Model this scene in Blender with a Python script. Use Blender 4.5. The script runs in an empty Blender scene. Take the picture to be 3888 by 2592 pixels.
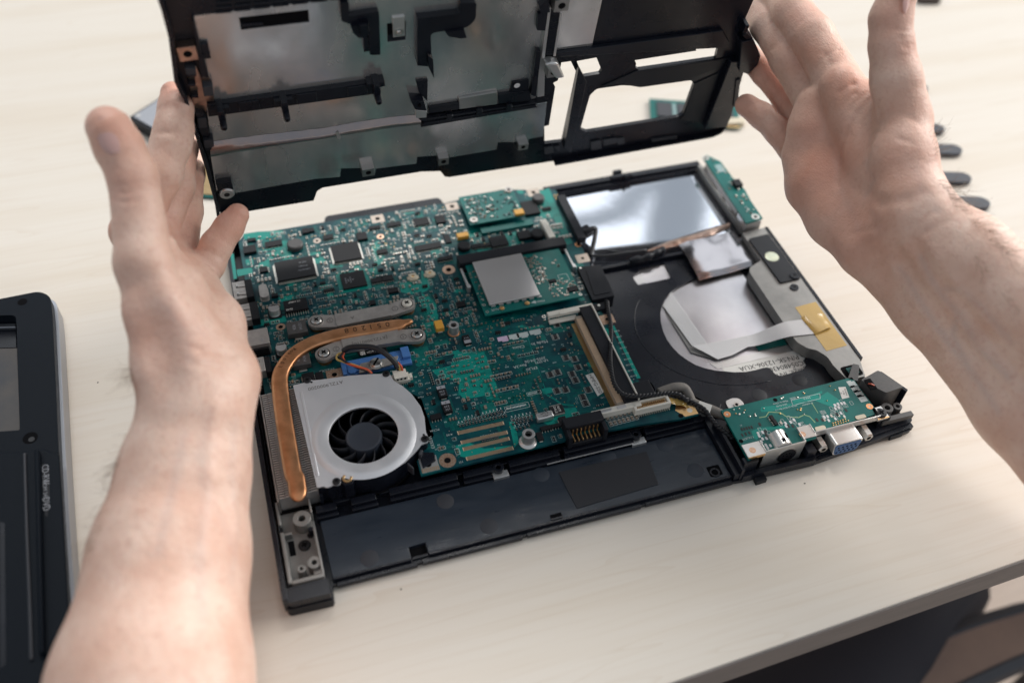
import bpy, math, random
import numpy as np
from mathutils import Vector, Matrix
from mathutils.geometry import tessellate_polygon

scene = bpy.context.scene
col = scene.collection
PI = math.pi
MM = 0.001
rnd = random.Random(7)

# ------------------------------------------------------------------ camera
FPX, PCX, PCY = 3546.16, 1944.0, 1296.0           # lens of the photograph, in its own pixels
RC = np.array([[0.95364434, -0.29845922, 0.03853000],
               [0.19881765, 0.72096606, 0.66383694],
               [0.22590708, 0.62540390, -0.74688416]])
CAM = np.array([0.0, 0.0, 402.5])                  # millimetres above the table top
cd = bpy.data.cameras.new('camera')
cam = bpy.data.objects.new('camera', cd)
col.objects.link(cam)
scene.camera = cam
cd.sensor_width = 36.0
cd.lens = FPX / 3888 * 36.0
cd.clip_start = 0.01
cd.clip_end = 50
cm = Matrix(((RC[0][0], RC[1][0], -RC[2][0], 0), (RC[0][1], RC[1][1], -RC[2][1], 0),
             (RC[0][2], RC[1][2], -RC[2][2], CAM[2] * MM), (0, 0, 0, 1)))
cam.matrix_world = cm
cd.dof.use_dof = True
cd.dof.focus_distance = 0.492
cd.dof.aperture_fstop = 3.8

# ------------------------------------------------------------------ light: a room with tall windows on the far right
w = bpy.data.worlds.new("World")
scene.world = w
w.use_nodes = True
bg = w.node_tree.nodes['Background']
bg.inputs[0].default_value = (0.84, 0.92, 1.0, 1)
bg.inputs[1].default_value = 0.46

def area(name, loc, look, sx, sy, power, color):
    l = bpy.data.lights.new(name, 'AREA')
    l.shape = 'RECTANGLE'
    l.size, l.size_y = sx, sy
    l.energy = power
    l.color = color
    o = bpy.data.objects.new(name, l)
    col.objects.link(o)
    o.location = loc
    d = Vector(look) - Vector(loc)
    o.rotation_euler = d.to_track_quat('-Z', 'Y').to_euler()
    return o
WIN = (0.95, 0.98, 1.0)
# tall window panes in the far wall, with dark mullions between them
for x0, x1, z0, z1 in ((-1.6, 0.0, 1.1, 3.9), (0.2, 1.42, 1.1, 1.78), (0.2, 1.42, 1.9, 3.9), (1.62, 2.80, 1.1, 3.9)):
    area('window_light', ((x0 + x1) / 2, 2.4, (z0 + z1) / 2), ((x0 + x1) / 2, 0.0, (z0 + z1) / 2), x1 - x0, z1 - z0, 3.5 * (x1 - x0) * (z1 - z0), WIN)
# high rooflight beyond the lifted cover: the main light, it throws the cover's shadow over the laptop
az, el, dist = math.radians(14), math.radians(57), 6.0
area('rooflight', (0.1 + dist * math.cos(el) * math.sin(az), 0.3 + dist * math.cos(el) * math.cos(az), dist * math.sin(el)), (0.1, 0.3, 0.05), 1.5, 1.0, 128, (1.0, 0.97, 0.93))
# one more window on the right-hand wall
area('side_window_light', (6.0, 1.3, 2.9), (0.1, 0.30, 0.05), 4.2, 3.6, 530, (1.0, 0.98, 0.95))

scene.view_settings.view_transform = 'Standard'
scene.view_settings.look = 'None'
scene.view_settings.exposure = -0.10
scene.view_settings.gamma = 1.0

# ------------------------------------------------------------------ measuring helpers (photo measurements -> millimetres on real planes)
def W(px, py, z=14.0):
    d = RC.T @ np.array([(px - PCX) / FPX, -(py - PCY) / FPX, 1.0])
    t = (CAM[2] - z) / -d[2]
    p = CAM + d * t
    return float(p[0]), float(p[1])
def deep(px, py, depth):
    return CAM + RC.T @ np.array([(px - PCX) / FPX * depth, -(py - PCY) / FPX * depth, depth])
LO = np.array([-26.823, 432.546, 48.779])
LX = np.array([0.99978719, -0.01561359, 0.01348264])
LY = np.array([-0.01666474, -0.22605127, 0.97397285])
LN = np.cross(LX, LY)                              # towards the viewer: the inner side of the lifted cover
def L(px, py, n=0.0):
    d = RC.T @ np.array([(px - PCX) / FPX, -(py - PCY) / FPX, 1.0])
    q = LO + LN * n - CAM
    p = d * ((q @ LN) / (d @ LN)) - q
    return float(p @ LX), float(p @ LY)
def crop(ox, oy, s=2.352):
    return lambda x, y: (ox + x / s, oy + y / s)
kA, kB, kC, kD = crop(800, 650), crop(1600, 650), crop(900, 1150), crop(900, 1750)
kE, kF, kG, kH = crop(1600, 1150), crop(2100, 550), crop(2300, 950), crop(2500, 1300)
kL, kM, kN, kO = crop(600, 0), crop(600, 250), crop(1400, 0), crop(2100, 0)

# ------------------------------------------------------------------ materials
MATS = {}
def mat(name, base, rough=0.5, metal=0.0, var=None, vscale=60.0, vdet=4.0, bump=None, spec=0.5, coat=0.0, sss=None, stretch=None, rvar=None, trans=0.0):
    m = bpy.data.materials.new(name)
    m.use_nodes = True
    nt = m.node_tree
    b = nt.nodes['Principled BSDF']
    b.inputs['Base Color'].default_value = (*base, 1)
    b.inputs['Roughness'].default_value = rough
    b.inputs['Metallic'].default_value = metal
    b.inputs['Specular IOR Level'].default_value = spec
    b.inputs['Coat Weight'].default_value = coat
    b.inputs['Coat Roughness'].default_value = 0.1
    if trans: b.inputs['Transmission Weight'].default_value = trans
    tc = nt.nodes.new('ShaderNodeTexCoord')
    mp = nt.nodes.new('ShaderNodeMapping')
    nt.links.new(tc.outputs['Object'], mp.inputs['Vector'])
    if stretch: mp.inputs['Scale'].default_value = stretch
    if var is not None:
        n = nt.nodes.new('ShaderNodeTexNoise')
        n.inputs['Scale'].default_value = vscale
        n.inputs['Detail'].default_value = vdet
        n.inputs['Roughness'].default_value = 0.6
        nt.links.new(mp.outputs[0], n.inputs['Vector'])
        r = nt.nodes.new('ShaderNodeValToRGB')
        r.color_ramp.elements[0].position = 0.36
        r.color_ramp.elements[1].position = 0.66
        r.color_ramp.elements[0].color = (*base, 1)
        r.color_ramp.elements[1].color = (*var, 1)
        nt.links.new(n.outputs['Fac'], r.inputs[0])
        nt.links.new(r.outputs[0], b.inputs['Base Color'])
    if rvar:
        n = nt.nodes.new('ShaderNodeTexNoise')
        n.inputs['Scale'].default_value = rvar[0]
        n.inputs['Detail'].default_value = 5
        nt.links.new(mp.outputs[0], n.inputs['Vector'])
        r = nt.nodes.new('ShaderNodeMapRange')
        r.inputs['From Min'].default_value = 0.3
        r.inputs['From Max'].default_value = 0.7
        r.inputs['To Min'].default_value = rvar[1]
        r.inputs['To Max'].default_value = rvar[2]
        nt.links.new(n.outputs['Fac'], r.inputs['Value'])
        nt.links.new(r.outputs[0], b.inputs['Roughness'])
    if bump:
        n = nt.nodes.new('ShaderNodeTexNoise')
        n.inputs['Scale'].default_value = bump[0]
        n.inputs['Detail'].default_value = 3
        nt.links.new(mp.outputs[0], n.inputs['Vector'])
        bu = nt.nodes.new('ShaderNodeBump')
        bu.inputs['Strength'].default_value = bump[1]
        bu.inputs['Distance'].default_value = bump[2] if len(bump) > 2 else 0.0003
        nt.links.new(n.outputs['Fac'], bu.inputs['Height'])
        nt.links.new(bu.outputs[0], b.inputs['Normal'])
    MATS[name] = m
    return m

black = mat('black_plastic', (0.006, 0.007, 0.012), 0.30, spec=0.34, var=(0.009, 0.011, 0.018), vscale=40, bump=(900, 0.12, 0.0002), rvar=(70, 0.22, 0.38))
black_panel = mat('palm_rest_sheen', (0.013, 0.020, 0.032), 0.34, var=(0.020, 0.028, 0.042), vscale=30, stretch=(1, 4, 1), bump=(900, 0.12, 0.0002), rvar=(70, 0.26, 0.42))  # black plastic, with the panel's bluish sheen put into its colour
black_matt = mat('matt_black_plastic', (0.008, 0.009, 0.013), 0.5, spec=0.3, var=(0.011, 0.012, 0.017), vscale=80, bump=(2500, 0.25, 0.0001))
black_bezel = mat('textured_black_plastic', (0.003, 0.006, 0.011), 0.5, spec=0.12, bump=(2600, 0.5, 0.00025))
pads = mat('dark_pad', (0.030, 0.032, 0.040), 0.6)
rubber = mat('rubber_pad', (0.016, 0.017, 0.022), 0.75, bump=(3000, 0.3, 0.0001))
pcb = mat('circuit_board_green', (0.0005, 0.034, 0.048), 0.36, var=(0.0005, 0.088, 0.094), vscale=75, spec=0.3)
pcb2 = mat('daughter_board_green', (0.001, 0.110, 0.100), 0.36, var=(0.001, 0.150, 0.130), vscale=60, spec=0.35)
pour = mat('copper_pour_green', (0.001, 0.245, 0.200), 0.36, spec=0.35)
trace = mat('trace_green', (0.001, 0.140, 0.122), 0.36, spec=0.35)
silk = mat('silkscreen_white', (0.50, 0.56, 0.55), 0.6)
silkdim = mat('silkscreen_worn', (0.26, 0.38, 0.38), 0.6)
hubgrey = mat('fan_hub_grey', (0.026, 0.032, 0.045), .42, bump=(2500, .3, .0001))
solder = mat('solder', (0.62, 0.60, 0.55), 0.30, 1.0)
tin = mat('tinned_steel', (0.64, 0.63, 0.62), 0.32, 0.8, bump=(400, 0.1, 0.0002))
padgold = mat('worn_gold_pad', (0.86, 0.62, 0.42), 0.45, 0.35)
markmat = mat('moulding_mark', (0.022, 0.030, 0.044), 0.5)
gold = mat('gold_plate', (0.78, 0.50, 0.24), 0.35, 1.0)
copper = mat('copper', (0.78, 0.39, 0.20), 0.28, 1.0, var=(0.56, 0.26, 0.12), vscale=110, bump=(300, 0.08, 0.0003), rvar=(120, 0.28, 0.5))
pad_copper = mat('bare_copper_pad', (0.55, 0.30, 0.20), 0.4, 1.0, var=(0.7, 0.55, 0.42), vscale=900)
chipblack = mat('chip_epoxy', (0.008, 0.008, 0.010), 0.5, spec=0.28, bump=(4000, 0.2, 0.0001))
warmpad = mat('tinned_pad_warm', (0.40, 0.34, 0.29), 0.4, 0.7)
bosstin = mat('dull_foil', (0.40, 0.39, 0.38), 0.3, 0.85, bump=(300, .4, .0004))
chipgrey = mat('ferrite_grey', (0.06, 0.058, 0.058), 0.5, var=(0.075, 0.07, 0.068), vscale=800)
capbrown = mat('ceramic_brown', (0.24, 0.17, 0.12), 0.45)
resblack = mat('resistor_black', (0.012, 0.012, 0.014), 0.4)
tant = mat('tantalum_yellow', (0.72, 0.36, 0.05), 0.45)
cream = mat('cream_plastic', (0.66, 0.58, 0.44), 0.5)
ivory = mat('ivory_plastic', (0.72, 0.68, 0.60), 0.45)
whitepaint = mat('white_print', (0.70, 0.70, 0.70), 0.6)
greyprint = mat('grey_print', (0.30, 0.31, 0.34), 0.6)
label_paper = mat('label_paper', (0.70, 0.68, 0.64), 0.6)
label_grey = mat('grey_foil_label', (0.52, 0.50, 0.49), 0.5)
alu = mat('cast_aluminium', (0.76, 0.76, 0.78), 0.38, 0.7, bump=(2500, 0.2, 0.0001), rvar=(90, 0.36, 0.5))
castzinc = mat('cast_zinc', (0.50, 0.47, 0.44), 0.44, 0.7, var=(0.40, 0.37, 0.35), vscale=200, bump=(1500, 0.35, 0.0002))
steel = mat('screw_steel', (0.60, 0.58, 0.55), 0.28, 1.0)
darksteel = mat('black_screw', (0.02, 0.02, 0.022), 0.4, 0.4)
hole = mat('hole_dark', (0.004, 0.004, 0.005), 0.9, spec=0.1)
shieldcard = mat('shield_tin', (0.60, 0.57, 0.56), 0.32, 0.65, bump=(1800, 0.06, 0.0001))
mirror = mat('bright_foil', (0.80, 0.83, 0.90), 0.06, 1.0, bump=(22, 0.14, 0.0004))
foil = mat('clear_tape_foil', (0.48, 0.46, 0.48), 0.16, 1.0, bump=(40, 0.3, 0.0010))
lidmetal = mat('sprayed_shield', (0.80, 0.76, 0.73), 0.22, 0.82, var=(0.50, 0.53, 0.54), vscale=16, stretch=(1, .35, .6), bump=(40, 0.16, 0.0008), rvar=(45, 0.10, 0.34))
foil_tape = mat('copper_grey_tape', (0.30, 0.28, 0.295), 0.2, 0.9, var=(0.40, 0.33, 0.31), vscale=60, bump=(120, 0.35, 0.0008))
crinkle = mat('crinkled_copper_foil', (0.56, 0.40, 0.32), 0.3, 1.0, var=(0.45, 0.33, 0.28), vscale=150, bump=(220, 0.6, 0.0008))
greystrip = mat('grey_cast_strip', (0.24, 0.235, 0.225), 0.5, 0.55, var=(0.31, 0.30, 0.285), vscale=70, bump=(900, 0.2, 0.0002))
kbplate = mat('keyboard_back_steel', (0.66, 0.65, 0.67), 0.33, 1.0, var=(0.56, 0.54, 0.57), vscale=30)
ribbon = mat('flat_cable_white', (0.62, 0.61, 0.61), 0.4)
ribbon_dark = mat('flat_cable_edge', (0.16, 0.155, 0.15), 0.5)
kapton = mat('amber_tape', (0.52, 0.34, 0.10), 0.25, coat=0.3, bump=(90, 0.4, 0.0008))
blue = mat('blue_plastic', (0.07, 0.20, 0.50), 0.4, bump=(800, 0.1, 0.0002))
vgablue = mat('vga_blue', (0.02, 0.10, 0.27), 0.4)
wire_black = mat('black_wire', (0.012, 0.012, 0.015), 0.45)
wire_red = mat('red_wire', (0.62, 0.10, 0.04), 0.4)
wire_yellow = mat('yellow_wire', (0.62, 0.42, 0.13), 0.4)
greycable = mat('grey_cloth_tape', (0.20, 0.18, 0.16), 0.6, bump=(500, 0.5, 0.0005))
holo = mat('hologram_sticker', (0.60, 0.66, 0.52), 0.25, 0.3, var=(0.75, 0.75, 0.55), vscale=300)
silver_edge = mat('silver_edge_paint', (0.34, 0.35, 0.38), 0.35, 0.9)
skin_nail = mat('nail', (0.60, 0.36, 0.32), 0.26, coat=0.2)

# ------------------------------------------------------------------ mesh builder
WM = {}
class MB:
    def __init__(s, frame=None):
        s.v, s.f, s.mi, s.mats, s.fr = [], [], [], [], frame
    def add(s, vs, fs, m):
        if m not in s.mats: s.mats.append(m)
        k = s.mats.index(m)
        n = len(s.v)
        s.v.extend(vs)
        s.f.extend([tuple(i + n for i in f) for f in fs])
        s.mi.extend([k] * len(fs))
        return s
    def box(s, x0, y0, z0, x1, y1, z1, m, rot=0.0):
        if x0 > x1: x0, x1 = x1, x0
        if y0 > y1: y0, y1 = y1, y0
        if z0 > z1: z0, z1 = z1, z0
        p = [(x0, y0), (x1, y0), (x1, y1), (x0, y1)]
        if rot:
            cx, cy, c, q = (x0 + x1) / 2, (y0 + y1) / 2, math.cos(rot), math.sin(rot)
            p = [(cx + (x - cx) * c - (y - cy) * q, cy + (x - cx) * q + (y - cy) * c) for x, y in p]
        vs = [(x, y, z0) for x, y in p] + [(x, y, z1) for x, y in p]
        return s.add(vs, [(3, 2, 1, 0), (4, 5, 6, 7), (0, 1, 5, 4), (1, 2, 6, 5), (2, 3, 7, 6), (3, 0, 4, 7)], m)
    def rect(s, cx, cy, z, w, h, m, rot=0.0):
        c, q = math.cos(rot), math.sin(rot)
        vs = [(cx + x * c - y * q, cy + x * q + y * c, z) for x, y in ((-w / 2, -h / 2), (w / 2, -h / 2), (w / 2, h / 2), (-w / 2, h / 2))]
        return s.add(vs, [(0, 1, 2, 3)], m)
    def loops(s, outer, holes, z0, z1, m):
        ls = []
        for i, l in enumerate([outer] + list(holes)):
            a = sum(l[k][0] * l[(k + 1) % len(l)][1] - l[(k + 1) % len(l)][0] * l[k][1] for k in range(len(l)))
            l = list(l)
            if (a > 0) != (i == 0): l.reverse()
            ls.append(l)
        flat = [p for l in ls for p in l]
        n = len(flat)
        tris = tessellate_polygon([[Vector((p[0], p[1], 0)) for p in l] for l in ls])
        fs = []
        for a, b, c in tris:
            A, B, C = flat[a], flat[b], flat[c]
            if (B[0] - A[0]) * (C[1] - A[1]) - (B[1] - A[1]) * (C[0] - A[0]) < 0: a, b, c = a, c, b
            fs.append((a + n, b + n, c + n))
            fs.append((c, b, a))
        k = 0
        for l in ls:
            q = len(l)
            for i in range(q):
                j = (i + 1) % q
                fs.append((k + i, k + j, k + j + n, k + i + n))
            k += q
        return s.add([(x, y, z0) for x, y in flat] + [(x, y, z1) for x, y in flat], fs, m)
    def prism(s, outer, z0, z1, m, holes=()):
        return s.loops(outer, holes, z0, z1, m)
    def cyl(s, x, y, z0, z1, r, m, n=20, r2=None):
        r2 = r if r2 is None else r2
        vs = [(x + r * math.cos(2 * PI * i / n), y + r * math.sin(2 * PI * i / n), z0) for i in range(n)] + \
             [(x + r2 * math.cos(2 * PI * i / n), y + r2 * math.sin(2 * PI * i / n), z1) for i in range(n)]
        fs = [(i, (i + 1) % n, (i + 1) % n + n, i + n) for i in range(n)] + [tuple(range(n - 1, -1, -1)), tuple(range(n, 2 * n))]
        return s.add(vs, fs, m)
    def ring(s, x, y, z0, z1, ro, ri, m, n=24, inner=None):
        c = [(math.cos(2 * PI * i / n), math.sin(2 * PI * i / n)) for i in range(n)]
        vs = [(x + ro * a, y + ro * b, z0) for a, b in c] + [(x + ro * a, y + ro * b, z1) for a, b in c] + \
             [(x + ri * a, y + ri * b, z0) for a, b in c] + [(x + ri * a, y + ri * b, z1) for a, b in c]
        fs = []
        for i in range(n):
            j = (i + 1) % n
            fs += [(i, j, j + n, i + n), (i + n, j + n, j + 3 * n, i + 3 * n), (j + 2 * n, i + 2 * n, i + 3 * n, j + 3 * n), (j, i, i + 2 * n, j + 2 * n)]
        s.add(vs, fs, m)
        if inner is not None:
            s.cyl(x, y, z0 - 0.3, z0 + 0.02, ri, inner, n)
        return s
    def lathe(s, x, y, prof, m, n=24):
        vs, fs, q = [], [], len(prof)
        for r, z in prof:
            vs += [(x + r * math.cos(2 * PI * i / n), y + r * math.sin(2 * PI * i / n), z) for i in range(n)]
        for k in range(q - 1):
            for i in range(n):
                j = (i + 1) % n
                fs.append((k * n + i, k * n + j, (k + 1) * n + j, (k + 1) * n + i))
        fs.append(tuple(range(n - 1, -1, -1)))
        fs.append(tuple(range((q - 1) * n, q * n)))
        return s.add(vs, fs, m)
    def tube(s, path, r, m, n=8, rz=None, up=None, caps=True):
        P = [Vector(p) for p in path]
        q = len(P)
        rs = r if isinstance(r, (list, tuple)) else [r] * q
        rzs = rz if isinstance(rz, (list, tuple)) else [rz] * q
        vs, fs, U = [], [], Vector(up) if up else None
        for k in range(q):
            t = (P[min(k + 1, q - 1)] - P[max(k - 1, 0)]).normalized()
            if up: u = Vector(up)
            else:
                if U is None: U = Vector((0, 0, 1)) if abs(t.z) < 0.9 else Vector((1, 0, 0))
                u = U
            a = t.cross(u).normalized()
            b = a.cross(t).normalized()
            if not up: U = b
            r1 = rs[k]
            r2 = rzs[k] if rzs[k] is not None else r1
            for i in range(n):
                g = 2 * PI * i / n
                if rzs[k] is not None:      # flattened section
                    ca, sa = math.cos(g), math.sin(g)
                    ca = math.copysign(abs(ca) ** 0.6, ca); sa = math.copysign(abs(sa) ** 0.6, sa)
                else: ca, sa = math.cos(g), math.sin(g)
                p = P[k] + a * (r1 * ca) + b * (r2 * sa)
                vs.append(tuple(p))
        for k in range(q - 1):
            for i in range(n):
                j = (i + 1) % n
                fs.append((k * n + i, k * n + j, (k + 1) * n + j, (k + 1) * n + i))
        if caps:
            fs.append(tuple(range(n - 1, -1, -1)))
            fs.append(tuple(range((q - 1) * n, q * n)))
        return s.add(vs, fs, m)
    def sheet(s, rows, m, th=0.0):
        """grid of points (rows of equal length) as a surface"""
        h, q = len(rows), len(rows[0])
        vs = [tuple(p) for r in rows for p in r]
        fs = [(a * q + b, a * q + b + 1, (a + 1) * q + b + 1, (a + 1) * q + b) for a in range(h - 1) for b in range(q - 1)]
        return s.add(vs, fs, m)
    def build(s, name, parent=None, bevel=0.0, smooth=30, seg=2, kind=None, label=None, frame=True):
        v = np.array(s.v, float)
        if s.fr is not None and frame:
            o, x, y, n = s.fr
            v = o + v[:, :1] * x + v[:, 1:2] * y + v[:, 2:3] * n
        return link(name, v, s.f, s.mi, s.mats, parent, bevel, smooth, seg, kind, label)

def link(name, v, faces, mi, mats, parent=None, bevel=0.0, smooth=30, seg=2, kind=None, label=None):
    c = (v.min(0) + v.max(0)) / 2
    c[2] = v[:, 2].min()
    me = bpy.data.meshes.new(name)
    me.from_pydata(((v - c) * MM).tolist(), [], faces)
    for m in mats: me.materials.append(m)
    if len(mats) > 1: me.polygons.foreach_set('material_index', mi)
    me.update()
    if smooth:
        me.polygons.foreach_set('use_smooth', [True] * len(me.polygons))
        me.set_sharp_from_angle(angle=math.radians(smooth))
    o = bpy.data.objects.new(name, me)
    col.objects.link(o)
    place(o, tuple(c * MM), parent)
    if bevel:
        b = o.modifiers.new('bevel', 'BEVEL')
        b.width = bevel * MM
        b.segments = seg
        b.limit_method = 'ANGLE'
        b.angle_limit = math.radians(40)
        b.harden_normals = False
    if kind: o['kind'] = kind
    if label: o['label'] = label
    return o
def place(o, loc, parent=None):
    o.location = loc
    WM[o] = Matrix.Translation(loc)
    if parent is not None:
        o.parent = parent
        o.matrix_parent_inverse = WM[parent].inverted()
def tag(o, label, cat, group=None, kind=None):
    o['label'] = label
    o['category'] = cat
    if group: o['group'] = group
    if kind: o['kind'] = kind
    return o
def thing(name, loc, label, cat, group=None):
    o = bpy.data.objects.new(name, None)
    col.objects.link(o)
    o.empty_display_size = 0.01
    place(o, tuple(c * MM for c in loc))
    return tag(o, label, cat, group)
def rp(pts, r, n=5):
    """polygon with rounded corners"""
    out = []
    q = len(pts)
    for i in range(q):
        a, b, c = Vector(pts[i - 1][:2]), Vector(pts[i][:2]), Vector(pts[(i + 1) % q][:2])
        rr = r[i] if isinstance(r, (list, tuple)) else r
        u, v = (a - b), (c - b)
        d = min(rr, u.length * 0.45, v.length * 0.45)
        if d < 1e-3:
            out.append((b.x, b.y)); continue
        p0, p1 = b + u.normalized() * d, b + v.normalized() * d
        for k in range(n + 1):
            t = k / n
            p = p0 * (1 - t) ** 2 + b * 2 * t * (1 - t) + p1 * t * t
            out.append((p.x, p.y))
    return out
def rectp(x0, y0, x1, y1, r=0.0, n=5):
    p = [(x0, y0), (x1, y0), (x1, y1), (x0, y1)]
    return rp(p, r, n) if r else p
def circ(x, y, r, n=32, a0=0.0, a1=2 * PI):
    e = 0 if abs(a1 - a0 - 2 * PI) < 1e-6 else 1
    return [(x + r * math.cos(a0 + (a1 - a0) * i / (n - e)), y + r * math.sin(a0 + (a1 - a0) * i / (n - e))) for i in range(n)]
def smoothpath(pts, n=8):
    P = [Vector(p) for p in pts]
    P = [P[0] * 2 - P[1]] + P + [P[-1] * 2 - P[-2]]
    out = []
    for i in range(1, len(P) - 2):
        for k in range(n):
            t = k / n
            a, b, c, d = P[i - 1], P[i], P[i + 1], P[i + 2]
            out.append(tuple(0.5 * ((2 * b) + (c - a) * t + (2 * a - 5 * b + 4 * c - d) * t * t + (3 * b - a - 3 * c + d) * t ** 3)))
    out.append(tuple(P[-2]))
    return out
def lettering(text, x, y, z, size, m, parent, rot=PI, frame=None, align='CENTER', name='lettering', sx=1.0):
    cu = bpy.data.curves.new('letters', 'FONT')
    cu.body = text
    cu.size = size
    cu.align_x = align
    cu.align_y = 'CENTER'
    cu.resolution_u = 2
    t = bpy.data.objects.new('letters', cu)
    col.objects.link(t)
    dg = bpy.context.evaluated_depsgraph_get()
    me = bpy.data.meshes.new_from_object(t.evaluated_get(dg))
    bpy.data.objects.remove(t)
    c, q = math.cos(rot), math.sin(rot)
    v = np.array([(x + (p.co.x * sx) * c - p.co.y * q, y + (p.co.x * sx) * q + p.co.y * c, z) for p in me.vertices])
    if frame is not None:
        o, ax, ay, an = frame
        v = o + v[:, :1] * ax + v[:, 1:2] * ay + v[:, 2:3] * an
    fs = [tuple(p.vertices) for p in me.polygons]
    return link(name, v, fs, [0] * len(fs), [m], parent, smooth=0)

# ------------------------------------------------------------------ table, floor and what is under the table
def wood(name, a, b, c, rough):
    m = bpy.data.materials.new(name)
    m.use_nodes = True
    nt = m.node_tree
    N, K = nt.nodes, nt.links
    bs = N['Principled BSDF']
    tc = N.new('ShaderNodeTexCoord')
    mp = N.new('ShaderNodeMapping')
    mp.inputs['Rotation'].default_value = (0, 0, math.radians(-4))
    mp.inputs['Scale'].default_value = (1.6, 26, 26)
    K.new(tc.outputs['Object'], mp.inputs[0])
    n1 = N.new('ShaderNodeTexNoise'); n1.inputs['Scale'].default_value = 1.6; n1.inputs['Detail'].default_value = 6; n1.inputs['Distortion'].default_value = 0.5
    K.new(mp.outputs[0], n1.inputs['Vector'])
    mp2 = N.new('ShaderNodeMapping'); mp2.inputs['Rotation'].default_value = (0, 0, math.radians(-4)); mp2.inputs['Scale'].default_value = (16, 420, 100)
    K.new(tc.outputs['Object'], mp2.inputs[0])
    n2 = N.new('ShaderNodeTexNoise'); n2.inputs['Scale'].default_value = 1.0; n2.inputs['Detail'].default_value = 3
    K.new(mp2.outputs[0], n2.inputs['Vector'])
    r1 = N.new('ShaderNodeValToRGB')
    e = r1.color_ramp.elements
    e[0].position = 0.34; e[0].color = (*b, 1)
    e[1].position = 0.56; e[1].color = (*a, 1)
    K.new(n1.outputs['Fac'], r1.inputs[0])
    # thin darker growth lines
    mp3 = N.new('ShaderNodeMapping'); mp3.inputs['Rotation'].default_value = (0, 0, math.radians(-4)); mp3.inputs['Scale'].default_value = (2.2, 30, 30)
    K.new(tc.outputs['Object'], mp3.inputs[0])
    n3 = N.new('ShaderNodeTexNoise'); n3.inputs['Scale'].default_value = 1.3; n3.inputs['Detail'].default_value = 2; n3.inputs['Distortion'].default_value = 0.3
    K.new(mp3.outputs[0], n3.inputs['Vector'])
    ml = N.new('ShaderNodeMath'); ml.operation = 'MULTIPLY'; ml.inputs[1].default_value = 7.0
    K.new(n3.outputs['Fac'], ml.inputs[0])
    fr = N.new('ShaderNodeMath'); fr.operation = 'FRACT'
    K.new(ml.outputs[0], fr.inputs[0])
    r3 = N.new('ShaderNodeValToRGB')
    e = r3.color_ramp.elements
    e[0].position = 0.0; e[0].color = (0.24, 0.24, 0.24, 1)
    e[1].position = 0.10; e[1].color = (0, 0, 0, 1)
    K.new(fr.outputs[0], r3.inputs[0])
    mx = N.new('ShaderNodeMix'); mx.data_type = 'RGBA'
    K.new(r3.outputs[0], mx.inputs[0])
    K.new(r1.outputs[0], mx.inputs[6])
    mx.inputs[7].default_value = (*c, 1)
    mx2 = N.new('ShaderNodeMix'); mx2.data_type = 'RGBA'
    r2 = N.new('ShaderNodeMapRange'); r2.inputs['From Min'].default_value = 0.5; r2.inputs['From Max'].default_value = 0.75; r2.inputs['To Max'].default_value = 0.20
    K.new(n2.outputs['Fac'], r2.inputs['Value'])
    K.new(r2.outputs[0], mx2.inputs[0])
    K.new(mx.outputs[2], mx2.inputs[6])
    mx2.inputs[7].default_value = (*c, 1)
    K.new(mx2.outputs[2], bs.inputs['Base Color'])
    bs.inputs['Roughness'].default_value = rough
    bs.inputs['Specular IOR Level'].default_value = 0.22
    bu = N.new('ShaderNodeBump'); bu.inputs['Strength'].default_value = 0.10; bu.inputs['Distance'].default_value = 0.0003
    K.new(n2.outputs['Fac'], bu.inputs['Height'])
    K.new(bu.outputs[0], bs.inputs['Normal'])
    return m
birch = wood('birch_veneer', (0.72, 0.66, 0.585), (0.69, 0.618, 0.53), (0.58, 0.47, 0.36), 0.5)
edgeband = mat('edge_band_shaded', (0.21, 0.18, 0.165), 0.55, var=(0.16, 0.14, 0.13), vscale=20, stretch=(1, 30, 30), bump=(400, 0.2, 0.0003))  # shade on the front edge is put into this grey-brown colour
floorwood = mat('floor_boards', (0.42, 0.33, 0.27), 0.5, var=(0.50, 0.40, 0.33), vscale=6, stretch=(1, 12, 1))

TA = math.radians(2.045)
def tb(u, v):            # along the near table edge, away from it
    c, s = math.cos(TA), math.sin(TA)
    return (128.93 + u * c - v * s, 127.48 + u * s + v * c)
t = thing('table', tb(150, 500) + (-740,), 'pale birch topped table with its shaded front edge coloured grey, carrying everything in view', 'table')
MB().prism([tb(-900, 0), tb(1200, 0), tb(1200, 1150), tb(-900, 1150)], -22, 0, birch).build('tabletop', t, bevel=0.7)
MB().prism([tb(-900, -0.9), tb(1200, -0.9), tb(1200, -0.02), tb(-900, -0.02)], -21.8, -0.5, edgeband).build('edge_band', t, bevel=0.3)
for u in (-840, 1140):
    for v in (60, 1090):
        MB().box(*(np.array(tb(u, v)) - 25), -740, *(np.array(tb(u, v)) + 25), -22.3, edgeband).build('leg', t, bevel=2)
fl = MB().box(-2500, -1800, -745, 4500, 2390, -740, floorwood).build('floor')
fl['kind'] = 'structure'

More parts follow.
